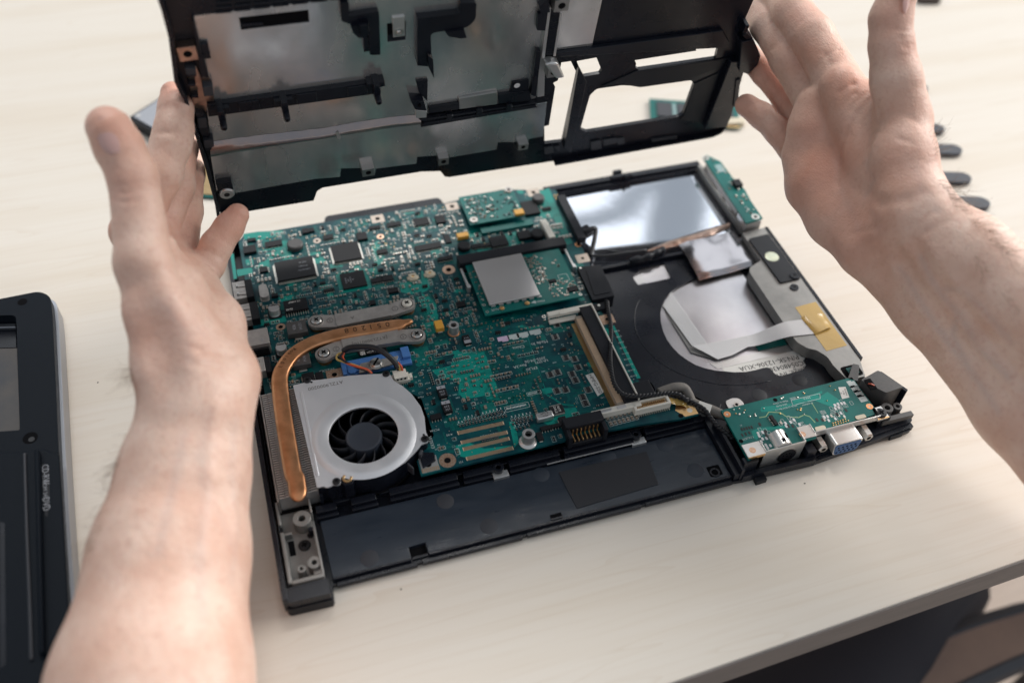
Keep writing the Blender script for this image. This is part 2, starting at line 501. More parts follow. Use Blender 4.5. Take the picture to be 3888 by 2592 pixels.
# ------------------------------------------------------------------ the person's two arms: blended volumes turned into one skin surface
def seg_dist(G, a, b, r1, r2):
    ba = b - a
    L2 = max(float(ba @ ba), 1e-6)
    px, py, pz = G[0] - a[0], G[1] - a[1], G[2] - a[2]
    t = np.clip((px * ba[0] + py * ba[1] + pz * ba[2]) / L2, 0, 1)
    d = np.sqrt((px - t * ba[0]) ** 2 + (py - t * ba[1]) ** 2 + (pz - t * ba[2]) ** 2)
    return d - (r1 + (r2 - r1) * t)
def smin(a, b, k):
    h = np.maximum(k - np.abs(a - b), 0) / k
    return np.minimum(a, b) - h * h * k * 0.25
def J(px, py, depth, rpx):
    return deep(px, py, depth), rpx * depth / FPX
class Skin:
    def __init__(s, lo, hi, h):
        s.lo, s.h = np.array(lo, np.float32), h
        s.n = [int((hi[i] - lo[i]) / h) + 1 for i in range(3)]
    def chain(s, F, pts, k):
        for (a, r1), (b, r2) in zip(pts[:-1], pts[1:]):
            m = max(r1, r2) + k + 6
            i0 = np.maximum(((np.minimum(a, b) - m - s.lo) / s.h).astype(int), 0)
            i1 = np.minimum(((np.maximum(a, b) + m - s.lo) / s.h).astype(int) + 2, s.n)
            if (i1 <= i0).any(): continue
            G = np.ogrid[i0[0]:i1[0], i0[1]:i1[1], i0[2]:i1[2]]
            G = [G[j].astype(np.float32) * s.h + s.lo[j] for j in range(3)]
            d = seg_dist(G, a.astype(np.float32), b.astype(np.float32), r1, r2).astype(np.float32)
            sl = tuple(slice(i0[j], i1[j]) for j in range(3))
            F[sl] = smin(F[sl], d, k)
        return F
    def empty(s): return np.full(s.n, 40, np.float32)
    def hit(s, F, px, py, d0, d1):
        for dep in np.arange(d0, d1, 0.5):
            q = deep(px, py, dep)
            i = np.round((q - s.lo) / s.h).astype(int)
            if ((i >= 0) & (i < s.n)).all() and F[tuple(i)] < 0: return q
        return None
    def groove(s, F, pts, w, a):
        pts = [p for p in pts if p is not None]
        for p, q in zip(pts[:-1], pts[1:]):
            m = w * 3
            i0 = np.maximum(((np.minimum(p, q) - m - s.lo) / s.h).astype(int), 0)
            i1 = np.minimum(((np.maximum(p, q) + m - s.lo) / s.h).astype(int) + 2, s.n)
            if (i1 <= i0).any(): continue
            G = np.ogrid[i0[0]:i1[0], i0[1]:i1[1], i0[2]:i1[2]]
            G = [G[j].astype(np.float32) * s.h + s.lo[j] for j in range(3)]
            d = seg_dist(G, p.astype(np.float32), q.astype(np.float32), 0, 0)
            sl = tuple(slice(i0[j], i1[j]) for j in range(3))
            F[sl] += a * np.exp(-(d / w) ** 2)
    def mesh(s, F):
        ins = F < 0
        nx, ny, nz = s.n
        c = np.zeros((nx - 1, ny - 1, nz - 1), np.int8)
        for i in (0, 1):
            for j in (0, 1):
                for k in (0, 1):
                    c += ins[i:nx - 1 + i, j:ny - 1 + j, k:nz - 1 + k]
        act = np.argwhere((c > 0) & (c < 8))
        idx = -np.ones(c.shape, np.int64)
        idx[tuple(act.T)] = np.arange(len(act))
        acc = np.zeros((len(act), 3)); cnt = np.zeros(len(act))
        C8 = [(i, j, k) for i in (0, 1) for j in (0, 1) for k in (0, 1)]
        val = {q: F[act[:, 0] + q[0], act[:, 1] + q[1], act[:, 2] + q[2]] for q in C8}
        for q in C8:
            for ax in range(3):
                if q[ax] == 0:
                    r = list(q); r[ax] = 1
                    a, b = val[q], val[tuple(r)]
                    x = (a < 0) != (b < 0)
                    t = np.where(x, a / np.where(a == b, 1, a - b), 0)
                    p = np.array(q, float)[None, :].repeat(len(act), 0)
                    p[:, ax] = t
                    acc[x] += p[x]; cnt[x] += 1
        v = (act + acc / cnt[:, None]) * s.h + s.lo
        faces = []
        for ax in range(3):
            o1, o2 = [(1, 2), (2, 0), (0, 1)][ax]
            sa = [slice(None)] * 3; sb = [slice(None)] * 3
            sa[ax] = slice(0, -1); sb[ax] = slice(1, None)
            A, B = ins[tuple(sa)], ins[tuple(sb)]
            e = np.argwhere(A != B)
            fl = A[tuple(e.T)]
            ok = (e[:, o1] > 0) & (e[:, o2] > 0) & (e[:, o1] < s.n[o1] - 1) & (e[:, o2] < s.n[o2] - 1)
            e, fl = e[ok], fl[ok]
            def cell(d1, d2):
                z = e.copy(); z[:, o1] -= d1; z[:, o2] -= d2
                return idx[tuple(z.T)]
            q = np.stack([cell(1, 1), cell(0, 1), cell(0, 0), cell(1, 0)], 1)
            q[~fl] = q[~fl][:, ::-1]
            faces.append(q)
        f = np.concatenate(faces)
        for _ in range(2):
            sm = np.zeros_like(v); n = np.zeros(len(v))
            for a, b in ((0, 1), (1, 2), (2, 3), (3, 0)):
                np.add.at(sm, f[:, a], v[f[:, b]]); np.add.at(n, f[:, a], 1)
            v = v * 0.5 + sm / n[:, None] * 0.5
        return v, f

def skin_material():
    m = bpy.data.materials.new('skin')
    m.use_nodes = True
    nt = m.node_tree; N, K = nt.nodes, nt.links
    b = N['Principled BSDF']
    tc = N.new('ShaderNodeTexCoord')
    n = N.new('ShaderNodeTexNoise'); n.inputs['Scale'].default_value = 55; n.inputs['Detail'].default_value = 5
    K.new(tc.outputs['Object'], n.inputs['Vector'])
    r = N.new('ShaderNodeValToRGB')
    r.color_ramp.elements[0].position = 0.35; r.color_ramp.elements[0].color = (0.72, 0.455, 0.35, 1)
    r.color_ramp.elements[1].position = 0.65; r.color_ramp.elements[1].color = (0.82, 0.585, 0.475, 1)
    K.new(n.outputs['Fac'], r.inputs[0])
    at = N.new('ShaderNodeAttribute'); at.attribute_name = 'flush'
    mx = N.new('ShaderNodeMix'); mx.data_type = 'RGBA'
    K.new(at.outputs['Fac'], mx.inputs[0]); K.new(r.outputs[0], mx.inputs[6])
    mx.inputs[7].default_value = (0.64, 0.25, 0.165, 1)
    b.inputs['Roughness'].default_value = 0.46
    b.inputs['Specular IOR Level'].default_value = 0.4
    b.inputs['Subsurface Weight'].default_value = 0.12
    b.inputs['Subsurface Radius'].default_value = (1.0, 0.35, 0.2)
    b.inputs['Subsurface Scale'].default_value = 0.004
    # fine skin lines
    v = N.new('ShaderNodeTexVoronoi'); v.inputs['Scale'].default_value = 900
    v.feature = 'DISTANCE_TO_EDGE'
    mp = N.new('ShaderNodeMapping'); mp.inputs['Scale'].default_value = (1, 0.55, 0.8)
    K.new(tc.outputs['Object'], mp.inputs[0]); K.new(mp.outputs[0], v.inputs['Vector'])
    n2 = N.new('ShaderNodeTexNoise'); n2.inputs['Scale'].default_value = 260; n2.inputs['Detail'].default_value = 4
    K.new(tc.outputs['Object'], n2.inputs['Vector'])
    ad = N.new('ShaderNodeMath'); ad.operation = 'MULTIPLY_ADD'; ad.inputs[1].default_value = 0.55
    K.new(v.outputs['Distance'], ad.inputs[0]); K.new(n2.outputs['Fac'], ad.inputs[2])
    vn = N.new('ShaderNodeAttribute'); vn.attribute_name = 'vein'
    mv = N.new('ShaderNodeMix'); mv.data_type = 'RGBA'
    K.new(vn.outputs['Fac'], mv.inputs[0]); K.new(mx.outputs[2], mv.inputs[6])
    mv.inputs[7].default_value = (0.46, 0.37, 0.36, 1)
    # small freckles and red speckle
    n4 = N.new('ShaderNodeTexNoise'); n4.inputs['Scale'].default_value = 420; n4.inputs['Detail'].default_value = 2
    K.new(tc.outputs['Object'], n4.inputs['Vector'])
    r4 = N.new('ShaderNodeMapRange'); r4.inputs['From Min'].default_value = 0.52; r4.inputs['From Max'].default_value = 0.8; r4.inputs['To Max'].default_value = 0.55
    K.new(n4.outputs['Fac'], r4.inputs['Value'])
    m4 = N.new('ShaderNodeMix'); m4.data_type = 'RGBA'
    K.new(r4.outputs[0], m4.inputs[0]); K.new(mv.outputs[2], m4.inputs[6]); m4.inputs[7].default_value = (0.62, 0.33, 0.25, 1)
    K.new(m4.outputs[2], b.inputs['Base Color'])
    bu = N.new('ShaderNodeBump'); bu.inputs['Strength'].default_value = 0.45; bu.inputs['Distance'].default_value = 0.0009
    K.new(ad.outputs[0], bu.inputs['Height']); K.new(bu.outputs[0], b.inputs['Normal'])
    return m
skin = skin_material()
hairmat = mat('arm_hair', (0.22, 0.13, 0.07), 0.4)
person = thing('person', (60, 150, 0), 'person reaching in from both sides with bare forearms, holding up the black laptop cover', 'person')

def make_arm(lo, hi, palm, fingers, creases, ridges, flush, hairs, depth_range, kp=8.0, kf=2.6, veins=()):
    S = Skin(lo, hi, 0.95)
    P = S.empty()
    for c in palm: S.chain(P, [J(j[0], j[1], j[2], j[3] - 9) for j in c], kp)
    F = P.copy()
    for c in fingers:
        Q = S.chain(S.empty(), [J(*j) for j in c], 3.0)
        F = np.minimum(F, smin(P, Q, kf))
    for pts, wd, a in creases + ridges:
        S.groove(F, [S.hit(F, x, y, *depth_range) for x, y in pts], wd, a)
    v, f = S.mesh(F)
    o = link('arm', v, f.tolist(), [0] * len(f), [skin], person, smooth=180)
    at = o.data.attributes.new('flush', 'FLOAT', 'POINT')
    fl = np.zeros(len(v))
    for x, y, rad, amt in flush:
        q = S.hit(F, x, y, *depth_range)
        if q is not None: fl = np.maximum(fl, amt * np.exp(-((v - q) ** 2).sum(1) / rad ** 2))
    at.data.foreach_set('value', fl.astype(np.float32))
    vv = np.zeros(len(v))
    for line, wd, amt in veins:
        Q = [S.hit(F, x, y, *depth_range) for x, y in line]
        Q = [q for q in Q if q is not None]
        for p, q in zip(Q[:-1], Q[1:]):
            vv = np.maximum(vv, amt * np.exp(-(seg_dist((v[:, 0], v[:, 1], v[:, 2]), p, q, 0, 0) / wd) ** 2))
    av = o.data.attributes.new('vein', 'FLOAT', 'POINT')
    av.data.foreach_set('value', vv.astype(np.float32))
    hb = MB()
    for x0, y0, x1, y1, num, ln, dx, dy in hairs:
        for _ in range(num):
            t = rnd.random()
            j = rnd.uniform(-1, 1)
            q = S.hit(F, x0 + (x1 - x0) * t + j * 16 - dx * 0.1, y0 + (y1 - y0) * t + j * 16, *depth_range)
            if q is None: continue
            a = q + RC[2] * 0.8
            d = RC[0] * dx - RC[1] * dy
            d = d / np.linalg.norm(d) * ln * rnd.uniform(.5, 1.2)
            e = np.array([rnd.gauss(0, .25) for _ in range(3)]) * ln
            g = np.array([rnd.gauss(0, .2) for _ in range(3)]) * ln
            hb.tube(smoothpath([a, a + d * .5 + e * .5 - RC[2] * 1.5, a + d + e + g], 3), [0.055] * 6 + [0.03], hairmat, n=3)
    if hb.v: hb.build('arm_hair', o, kind='stuff')
    return o, S, F

def nail(arm, c, axis, normal, w, ln, name='thumbnail'):
    axis = axis / np.linalg.norm(axis)
    normal = normal - axis * (normal @ axis); normal /= np.linalg.norm(normal)
    side = np.cross(axis, normal)
    rows = []
    for i in range(11):
        u = i / 10 * 2 - 1
        row = []
        for k in range(11):
            s = k / 10 * 2 - 1
            ww = w / 2 * (1 - 0.16 * max(0, -u) ** 2 - 0.10 * max(0, u) ** 4) * (1 - abs(u) ** 6 * .35)
            drop = (s * ww) ** 2 / (w * 1.05) + 0.9 * max(0, -u - .55) * 1.2 + (u * u) * .35 + (0.5 if abs(s) > .95 else 0)
            row.append(c + axis * (u * ln / 2) + side * (s * ww) + normal * (0.35 - drop))
        rows.append(row)
    return MB().sheet(rows, skin_nail).build(name, arm, smooth=180)

# left arm: thumb up, palm turned to the right, fingers round the cover's left edge
arm_l, SL_, FL_ = make_arm((-175, 55, -2), (75, 470, 172),
    palm=[[(540, 3300, 325, 440), (578, 2592, 360, 372), (648, 2100, 385, 292), (702, 1800, 397, 240), (752, 1520, 404, 208)],
          [(760, 1560, 406, 200), (848, 1430, 414, 130), (806, 1230, 434, 118), (752, 1075, 455, 82)],
          [(745, 1520, 402, 190), (655, 1380, 398, 145), (592, 1180, 394, 116), (546, 1000, 397, 104), (530, 870, 399, 98)],
          [(760, 1480, 412, 170), (600, 1100, 425, 95), (502, 880, 440, 84)],
          [(780, 1450, 418, 150), (690, 1150, 435, 100), (590, 905, 455, 76)],
          [(800, 1450, 420, 140), (740, 1200, 440, 105), (680, 965, 463, 70)],
          [(700, 1300, 405, 150), (660, 1120, 415, 120), (600, 960, 425, 90)]],
    fingers=[[(534, 880, 400, 100), (505, 670, 399, 91), (452, 560, 397, 90), (414, 490, 394, 80), (404, 480, 394, 70)],
             [(502, 880, 440, 84), (606, 665, 442, 80), (650, 545, 445, 72), (661, 490, 446, 70), (667, 412, 448, 63), (656, 356, 450, 46)],
             [(590, 905, 455, 74), (668, 705, 468, 68), (686, 560, 478, 61), (700, 470, 490, 52), (692, 400, 503, 45)],
             [(680, 965, 464, 68), (702, 800, 478, 64), (715, 660, 490, 58), (722, 590, 499, 50), (712, 500, 512, 42)],
             [(736, 1080, 462, 66), (792, 1002, 462, 60), (822, 932, 463, 58), (868, 865, 465, 53), (902, 816, 466, 44)]],
    creases=[([(610, 655 - 150), (660, 500), (720, 535)], 1.6, .35), ([(600, 510), (640, 505), (700, 540), (716, 560)], 0.9, .5),
             ([(600, 418), (660, 405), (715, 425)], 0.9, .4), ([(640, 720), (668, 716), (693, 690)], 1.0, .5),
             ([(812, 896), (840, 905), (872, 930)], 0.9, .5), ([(775, 945), (808, 955), (838, 985)], 0.9, .5), ([(768, 1000), (800, 1010), (842, 1035)], 1.0, .35),
             ([(425, 725), (460, 735), (500, 730)], 1.1, .5), ([(432, 755), (470, 768), (520, 760)], 1.0, .5), ([(420, 700), (450, 706), (480, 704)], .9, .4),
             ([(660, 1290), (760, 1330), (880, 1350), (960, 1345)], 1.5, .5), ([(620, 1340), (720, 1375), (830, 1400)], 1.4, .5), ([(640, 1250), (720, 1275), (800, 1280)], 1.4, .4),
             ([(720, 1040), (690, 960), (668, 880), (640, 820)], 1.6, .8), ([(735, 1000), (720, 930), (700, 870)], 1.2, .5),
             ([(420, 620), (440, 640), (470, 640)], 0.8, .2), ([(520, 1090), (556, 1200), (598, 1330), (622, 1420)], 8.5, 4.2)],
    ridges=[([(820, 1560), (800, 1800), (770, 2100)], 4.0, -0.8), ([(900, 1560), (905, 1800), (890, 2050)], 3.0, -0.5)],
    flush=[(905, 800, 14, .55), (835, 900, 7, .35), (655, 330, 12, .6), (415, 470, 16, .5), (440, 700, 14, .4), (680, 880, 25, .25), (412, 870, 8, .6), (560, 1250, 24, .25), (760, 700, 8, .5), (740, 620, 10, .3)],
    hairs=[(505, 1400, 478, 1560, 110, 7.5, -1, .5), (480, 1560, 435, 1760, 100, 7.5, -1, .8), (435, 1760, 350, 2080, 60, 7, -1, .8)], depth_range=(340, 520),
    veins=[([(800, 1560), (760, 1720), (790, 1880), (760, 2050), (770, 2300), (730, 2560)], 2.2, .18), ([(900, 1600), (880, 1780), (905, 1960), (880, 2200)], 2.0, .15), ([(790, 1880), (840, 1960), (880, 2080)], 1.8, .12), ([(640, 1180), (700, 1260), (720, 1380)], 2.0, .2), ([(700, 1650), (660, 1850), (600, 2100)], 2.2, .25)])
c = SL_.hit(FL_, 432, 508, 340, 470)
ax = deep(400, 420, 394) - deep(482, 640, 396)
nail(arm_l, c, ax, CAM - c + RC[0] * 120, 12.5, 15.5)

# right arm: palm towards the camera and to the left, thumb up
arm_r, SR_, FR_ = make_arm((225, 10, 5), (530, 470, 245),
    palm=[[(3492, 820, 444, 138), (3676, 970, 434, 158), (4050, 1290, 416, 205), (4600, 1800, 392, 250)],
          [(3305, 950, 470, 116), (3540, 1165, 458, 140), (3890, 1540, 436, 186), (4400, 2100, 400, 240)],
          [(3420, 890, 456, 140), (3610, 1070, 448, 150), (3960, 1410, 430, 190)],
          [(3430, 440, 454, 104), (3433, 600, 450, 117), (3464, 765, 446, 124), (3490, 835, 445, 136)],
          [(3035, 590, 506, 66), (3092, 700, 500, 108), (3178, 825, 490, 114), (3290, 940, 476, 112)],
          [(3195, 330, 482, 90), (3330, 620, 474, 125), (3430, 860, 460, 140)],
          [(3100, 405, 498, 78), (3230, 660, 494, 120), (3380, 880, 468, 140)],
          [(3062, 480, 503, 70), (3150, 680, 497, 112), (3320, 900, 478, 130)],
          [(3420, 500, 462, 90), (3340, 420, 472, 80), (3240, 380, 482, 80)],
          [(3150, 365, 496, 66), (3110, 405, 498, 66), (3072, 490, 498, 64), (3034, 595, 503, 58)]],
    fingers=[[(3434, 460, 454, 102), (3402, 300, 450, 93), (3384, 170, 447, 80), (3382, 70, 445, 77), (3418, -50, 441, 68), (3436, -100, 439, 54)],
             [(3195, 330, 489, 88), (3085, 140, 500, 80), (3004, 40, 511, 74), (2930, -50, 527, 66), (2880, -120, 544, 55)],
             [(3100, 400, 506, 76), (3000, 225, 514, 72), (2917, 92, 524, 67), (2860, 5, 538, 62), (2815, -80, 552, 52)],
             [(3068, 490, 522, 60), (2992, 384, 532, 52), (2905, 276, 541, 49), (2840, 216, 551, 46), (2790, 172, 560, 42)],
             [(3030, 585, 522, 62), (2957, 500, 526, 50), (2892, 440, 530, 47), (2834, 400, 534, 43)]],
    creases=[([(3160, 250), (3130, 205), (3190, 190), (3230, 200)], 1.1, .35), ([(3100, 262), (3140, 215), (3185, 192)], 1.0, .5), ([(3010, 130), (3045, 80), (3075, 58)], 1.0, .5),
             ([(3298, 300), (3240, 320), (3190, 350), (3165, 400), (3160, 450)], 1.3, .6), ([(3298, 330), (3245, 355), (3205, 400)], 1.1, .5), ([(3298, 352), (3260, 378), (3228, 420)], 1.1, .5),
             ([(3310, 385), (3380, 415), (3460, 450), (3500, 475)], 1.6, .28), ([(3250, 470), (3330, 500), (3420, 530), (3470, 545)], 1.2, .5),
             ([(3305, 380), (3260, 430), (3215, 510), (3185, 600), (3180, 700)], 1.8, .9), ([(3260, 720), (3350, 770), (3440, 760), (3500, 730)], 3.0, .9),
             ([(3230, 890), (3330, 860), (3450, 860), (3560, 800)], 1.4, .5), ([(3290, 950), (3400, 920), (3520, 880), (3620, 830)], 1.3, .4), ([(3320, 985), (3430, 945), (3540, 915)], 1.1, .3),
             ([(2900, 470), (2925, 425)], 1.0, .4), ([(2945, 530), (2985, 470)], 1.0, .4), ([(2940, 350), (2975, 330)], 1.1, .4),
             ([(2930, 190), (2985, 130)], 1.1, .4), ([(3410, 150), (3440, 165), (3466, 172)], .8, .5), ([(3405, 135), (3430, 142), (3462, 150)], .8, .5), ([(3415, 170), (3440, 182), (3468, 190)], .8, .5), ([(3402, 115), (3425, 120), (3455, 128)], .8, .4)],
    ridges=[([(3440, 930), (3540, 1080), (3700, 1290), (3880, 1500)], 3.2, -1.1), ([(3520, 920), (3640, 1090), (3800, 1280)], 3.2, -0.9), ([(3600, 1100), (3720, 1290), (3860, 1440)], 2.4, -0.7), ([(3380, 990), (3480, 1160), (3600, 1330)], 3.0, -0.6)],
    flush=[(2830, 400, 14, .5), (2960, 500, 12, .4), (2900, 280, 14, .5), (3040, 60, 14, .4), (3180, 300, 20, .4), (3090, 430, 20, .4), (3400, 60, 16, .4), (3130, 640, 32, .6), (3090, 520, 20, .5), (3250, 860, 26, .5), (3420, 580, 24, .35), (2960, 320, 16, .5), (3040, 200, 18, .4), (3440, 180, 9, .4)],
    hairs=[(3530, 480, 3550, 600, 24, 9, 1, -.5), (3565, 690, 3625, 790, 70, 12, .8, .2), (3625, 790, 3840, 1000, 150, 11, 1, .3), (3640, 900, 3860, 1180, 110, 8, .7, .6)], depth_range=(370, 560),
    veins=[([(3330, 560), (3290, 620), (3320, 680), (3290, 740)], 2.0, .16), ([(3500, 980), (3560, 1100), (3640, 1190), (3720, 1320), (3830, 1430)], 2.2, .3), ([(3560, 1100), (3640, 1100), (3740, 1180), (3840, 1290)], 2.0, .25), ([(3420, 1020), (3500, 1150), (3560, 1240), (3680, 1400), (3790, 1560)], 2.2, .28), ([(3640, 1190), (3620, 1270), (3680, 1400)], 1.8, .35), ([(3180, 620), (3200, 740), (3260, 860)], 2.4, .12), ([(3480, 640), (3500, 740), (3560, 800)], 2.4, .15)])
c = SR_.hit(FR_, 3452, -8, 390, 500)
if c is not None: nail(arm_r, c, deep(3440, -100, 439) - deep(3425, 60, 445), RC[0] * 1.0 - RC[2] * 0.35, 11.5, 13.5)

# trousers in the dark under the table edge, and a chair seat beside them
trous = mat('dark_trousers', (0.010, 0.010, 0.018), 0.9)
lg = MB()
lg.tube([tuple(deep(2500, 3300, 640)), tuple(deep(2900, 2820, 690)), tuple(deep(3290, 2440, 760)), tuple(deep(3560, 2180, 830))], [60, 60, 50, 46], trous, n=16)
lg.build('trousers', person, smooth=180)
chairdark = mat('chair_frame_blue', (0.018, 0.022, 0.034), 0.5)
chairseat = mat('chair_seat_brown', (0.19, 0.135, 0.115), 0.8, var=(0.24, 0.17, 0.14), vscale=15)
zc = -300.0
seat = [W(*p, zc) for p in ((3360, 2560), (3480, 2460), (3690, 2372), (3960, 2290), (4140, 2400), (3880, 2490), (3660, 2590), (3500, 2680))]
ctr = np.mean(seat, 0)
chair = thing('chair', (ctr[0], ctr[1], -740), 'dark framed chair with brown seat, out of focus under the table edge', 'chair')
MB().prism(rp(seat, 20), zc - 30, zc, chairseat).build('seat', chair, bevel=8)
fr = MB()
ring = rp(seat, 20)
fr.tube([(x, y, zc - 8) for x, y in ring + ring[:2]], 9, chairdark, n=8)
fr.build('seat_frame', chair)
for k in (0, 2, 4, 6):
    x, y = seat[k]
    MB().tube([(x, y, zc - 15), (x + (x - ctr[0]) * .1, y + (y - ctr[1]) * .1, -740)], 12, chairdark).build('leg', chair)

# ------------------------------------------------------------------ opened laptop base lying on the table
base = thing('laptop', (140, 330, 0), 'opened laptop base with exposed green motherboard and silver fan lying on the table', 'laptop')
def B(name, mb, bevel=0.0, **k): return mb.build(name, base, bevel, **k)
def q4(k, pts, z): return [W(*k(*p), z) for p in pts]

# lower shell
shell = rp([(-26, 210), (-24.5, 205), (-4.5, 204.5), (-4, 213), (201, 213), (206, 212.5), (310, 216), (312.5, 222), (309, 231), (304, 262), (303.5, 449), (298, 451), (111.5, 451), (110.5, 458), (35.5, 458), (33.5, 451.5), (-20, 452), (-26.5, 446)], [3, 3, 1, 1, .5, 1, 5, 3, 3, 2, 2, 2, 1, 4, 4, 1, 3, 3])
case = B('bottom_case', MB().prism(shell, 1.0, 3.2, black), .4)
m = MB()
m.box(-26.4, 206, 3.2, -24.0, 449, 14, black)
m.box(-26.4, 449.6, 3.2, 34, 451.6, 11, black)
m.box(-22.9, 214, 3.2, -22.6, 448, 12.5, black)
m.build('left_wall', case, .4)
m = MB()
m.prism(rp([(34.5, 451.7), (111, 450.9), (110, 458), (36, 458.4)], [1, 1, 5, 5]), 3.2, 12.2, black)
m.build('rear_lobe', case, .6)
m = MB()
m.box(178, 446, 3.2, 290, 450.5, 12.5, black)
m.box(228, 450.5, 6, 234, 453, 14.5, black); m.box(224.5, 446.2, 12.4, 240, 449, 14, black)
m.cyl(235, 446, 12, 14.6, 1.1, black_matt, 12)
m.build('rear_wall', case, .35)
m = MB().box(301.8, 262, 3.2, 304, 376, 13.4, black)
m.build('right_wall', case, .3)
# front-left corner block
m = MB()
m.prism(rp([(-25.8, 204.8), (-5, 204.2), (-5, 211), (-25.8, 211)], [4, .6, .3, .3]), 0.2, 6.4, black_matt)
m.prism(rp([(-25.3, 205.3), (-5.3, 204.8), (-5.3, 212.6), (-25.3, 212.6)], [4, .6, .3, .3]), 7.1, 12.0, black)
m.box(-25, 205.9, 6.4, -5.6, 211, 7.1, hole)
m.build('corner_block', case, .5)

# palm rest panel seen from the inside
m = MB()
m.prism([(-3.2, 214.6), (33.8, 214.9), (33.8, 221.6), (42.2, 221.8), (42.2, 215), (201, 215.6), (201, 246.8), (-3.8, 246.8)], 3.2, 5.0, black_panel)
panel = B('palm_rest_panel', m, .2)
for q in ((-2, 211.8, 1.2, 36, 214.3, 3.6), (38.5, 212, 1.2, 88, 214.5, 3.6), (90.5, 212.2, 1.2, 150, 214.8, 3.6), (152.5, 212.4, 1.2, 201, 215.2, 3.6), (-3, 214.4, 3.2, 33.7, 215.6, 5.5), (42.3, 214.6, 3.2, 201, 215.9, 5.5)):
    MB().box(*q, black).build('front_lip', case, .25)
m = MB(); m.box(34, 215.4, 2.0, 42, 221.4, 3.3, hole); m.box(34.2, 215.0, 3.2, 42, 216.4, 4.2, black); m.build('latch_notch', panel, .15)
m = MB(); m.prism(rectp(190.5, 217.5, 197.5, 223.8, .8), 4.9, 5.06, hole); m.ring(193.6, 219.6, 4.9, 5.5, 2.6, 1.8, black, 16); m.build('latch_notch', panel, .15)
m = MB(); m.box(104, 215.2, 4.9, 110, 219.5, 5.05, hole); m.box(104, 216, 5, 110, 217, 5.8, black); m.build('latch_notch', panel, .15)
for k, p in ((kD, (1860, 358)), (kD, (2250, 580)), (kD, (1182, 865)), (kE, (2172, 1265)), (kE, (1668, 1375)), (kE, (1068, 1530)), (kH, (330, 1140)), (kH, (900, 470)), (kH, (1260, 335))):
    x, y = W(*k(*p), 5)
    zz = 5.0 if y < 247 else 5.2
    MB().lathe(x, y, [(4.3, zz - .3), (4.3, zz + .05), (4.15, zz + .1)], (pads if k is kD else markmat) if y < 247 else black_matt, 28).build('ejector_mark', panel)
MB().prism([W(2121, 1793, 5.1), W(2455, 1714, 5.1), W(2500, 1838, 5.1), W(2190, 1930, 5.1)], 5.0, 5.35, rubber).build('rubber_pad', panel, .1)
for a, b, hh in ((-5, 5.6, 9), (12, 25, 9), (31, 66, 9.5), (68.5, 86, 9), (92.5, 120, 9), (122, 160, 9.5), (167, 201, 9)):   # low stepped rails behind the palm rest
    m = MB()
    m.box(a, 247.2, 3.2, b, 249.2, hh - 2.2, black); m.box(a + .3, 249.2, 3.2, b - .3, 253.2, hh, black)
    B('rail', m, .3)
B('rail', MB().box(-5, 253.5, 3.2, 201, 255.5, 6.2, black), .3)
B('rail', MB().box(4, 253.3, 3.2, 14, 257, 7.6, black), .3)
m = MB(); m.box(112, 246.6, 6.5, 160, 247.2, 6.9, tin); m.build('steel_strip', panel)
for x in (83.5, 158.5, 15):
    m = MB()
    if x > 20:
        m.box(x, 246.2, 6.2, x + 8, 249.5, 7.0, tin); m.box(x, 245.6, 4.0, x + 8, 246.3, 7.0, tin)
        m.ring(x + 3.6, 250.6, 7.0, 9.2, 2.9, 1.3, black, 18, inner=hole)
    else:
        m.box(x, 258.5, 6, x + 5, 259.1, 6.8, tin); m.box(x - 7, 260, 6, x - 4, 260.5, 6.6, tin)
    B('spring_clip', m, .15)
# wall between the palm rest and the connector bay
m = MB()
m.box(201.3, 213.5, 3.2, 204.3, 247.5, 8.2, black); m.box(204.3, 213, 3.2, 206, 246, 12, black); m.box(201.3, 247.5, 3.2, 206, 252, 8, black)
m.prism([(206, 212.4), (247.5, 211.4), (248.5, 214), (206, 215)], 1.2, 6.5, black)
m.prism([(247, 211.6), (311, 217.2), (311, 220), (247, 214.5)], 1.2, 4.6, black)
m.prism(rp([(246, 213.5), (312, 219.5), (312, 226), (246, 219)], [1, 3, 1, 1]), 3.0, 6.2, black)
m.prism([(213, 209.4), (219, 209.6), (219, 212.5), (213, 212.3)], 0.0, 3, black_matt)
m.prism([(296, 215), (304, 215.5), (304, 219), (296, 218)], 0.0, 3, black_matt)
m.box(243, 214, 6, 248, 219, 11, black)
m.box(206.2, 215, 3.2, 214, 218.5, 14.5, black); m.box(214, 222, 3.2, 290, 247, 4.5, black)
B('connector_bay', m, .5)
m = MB()
m.box(291.5, 220.3, 8, 310.6, 223.2, 11.2, chipgrey); m.box(289, 221, 6, 296, 226, 13.6, black)
m.ring(297.1, 226.9, 6, 14, 3.2, 1.5, chipgrey, 20, inner=hole); m.ring(304.6, 227.4, 6, 12, 2.5, 1.1, chipgrey, 18, inner=hole)
B('rear_boss', m, .25)

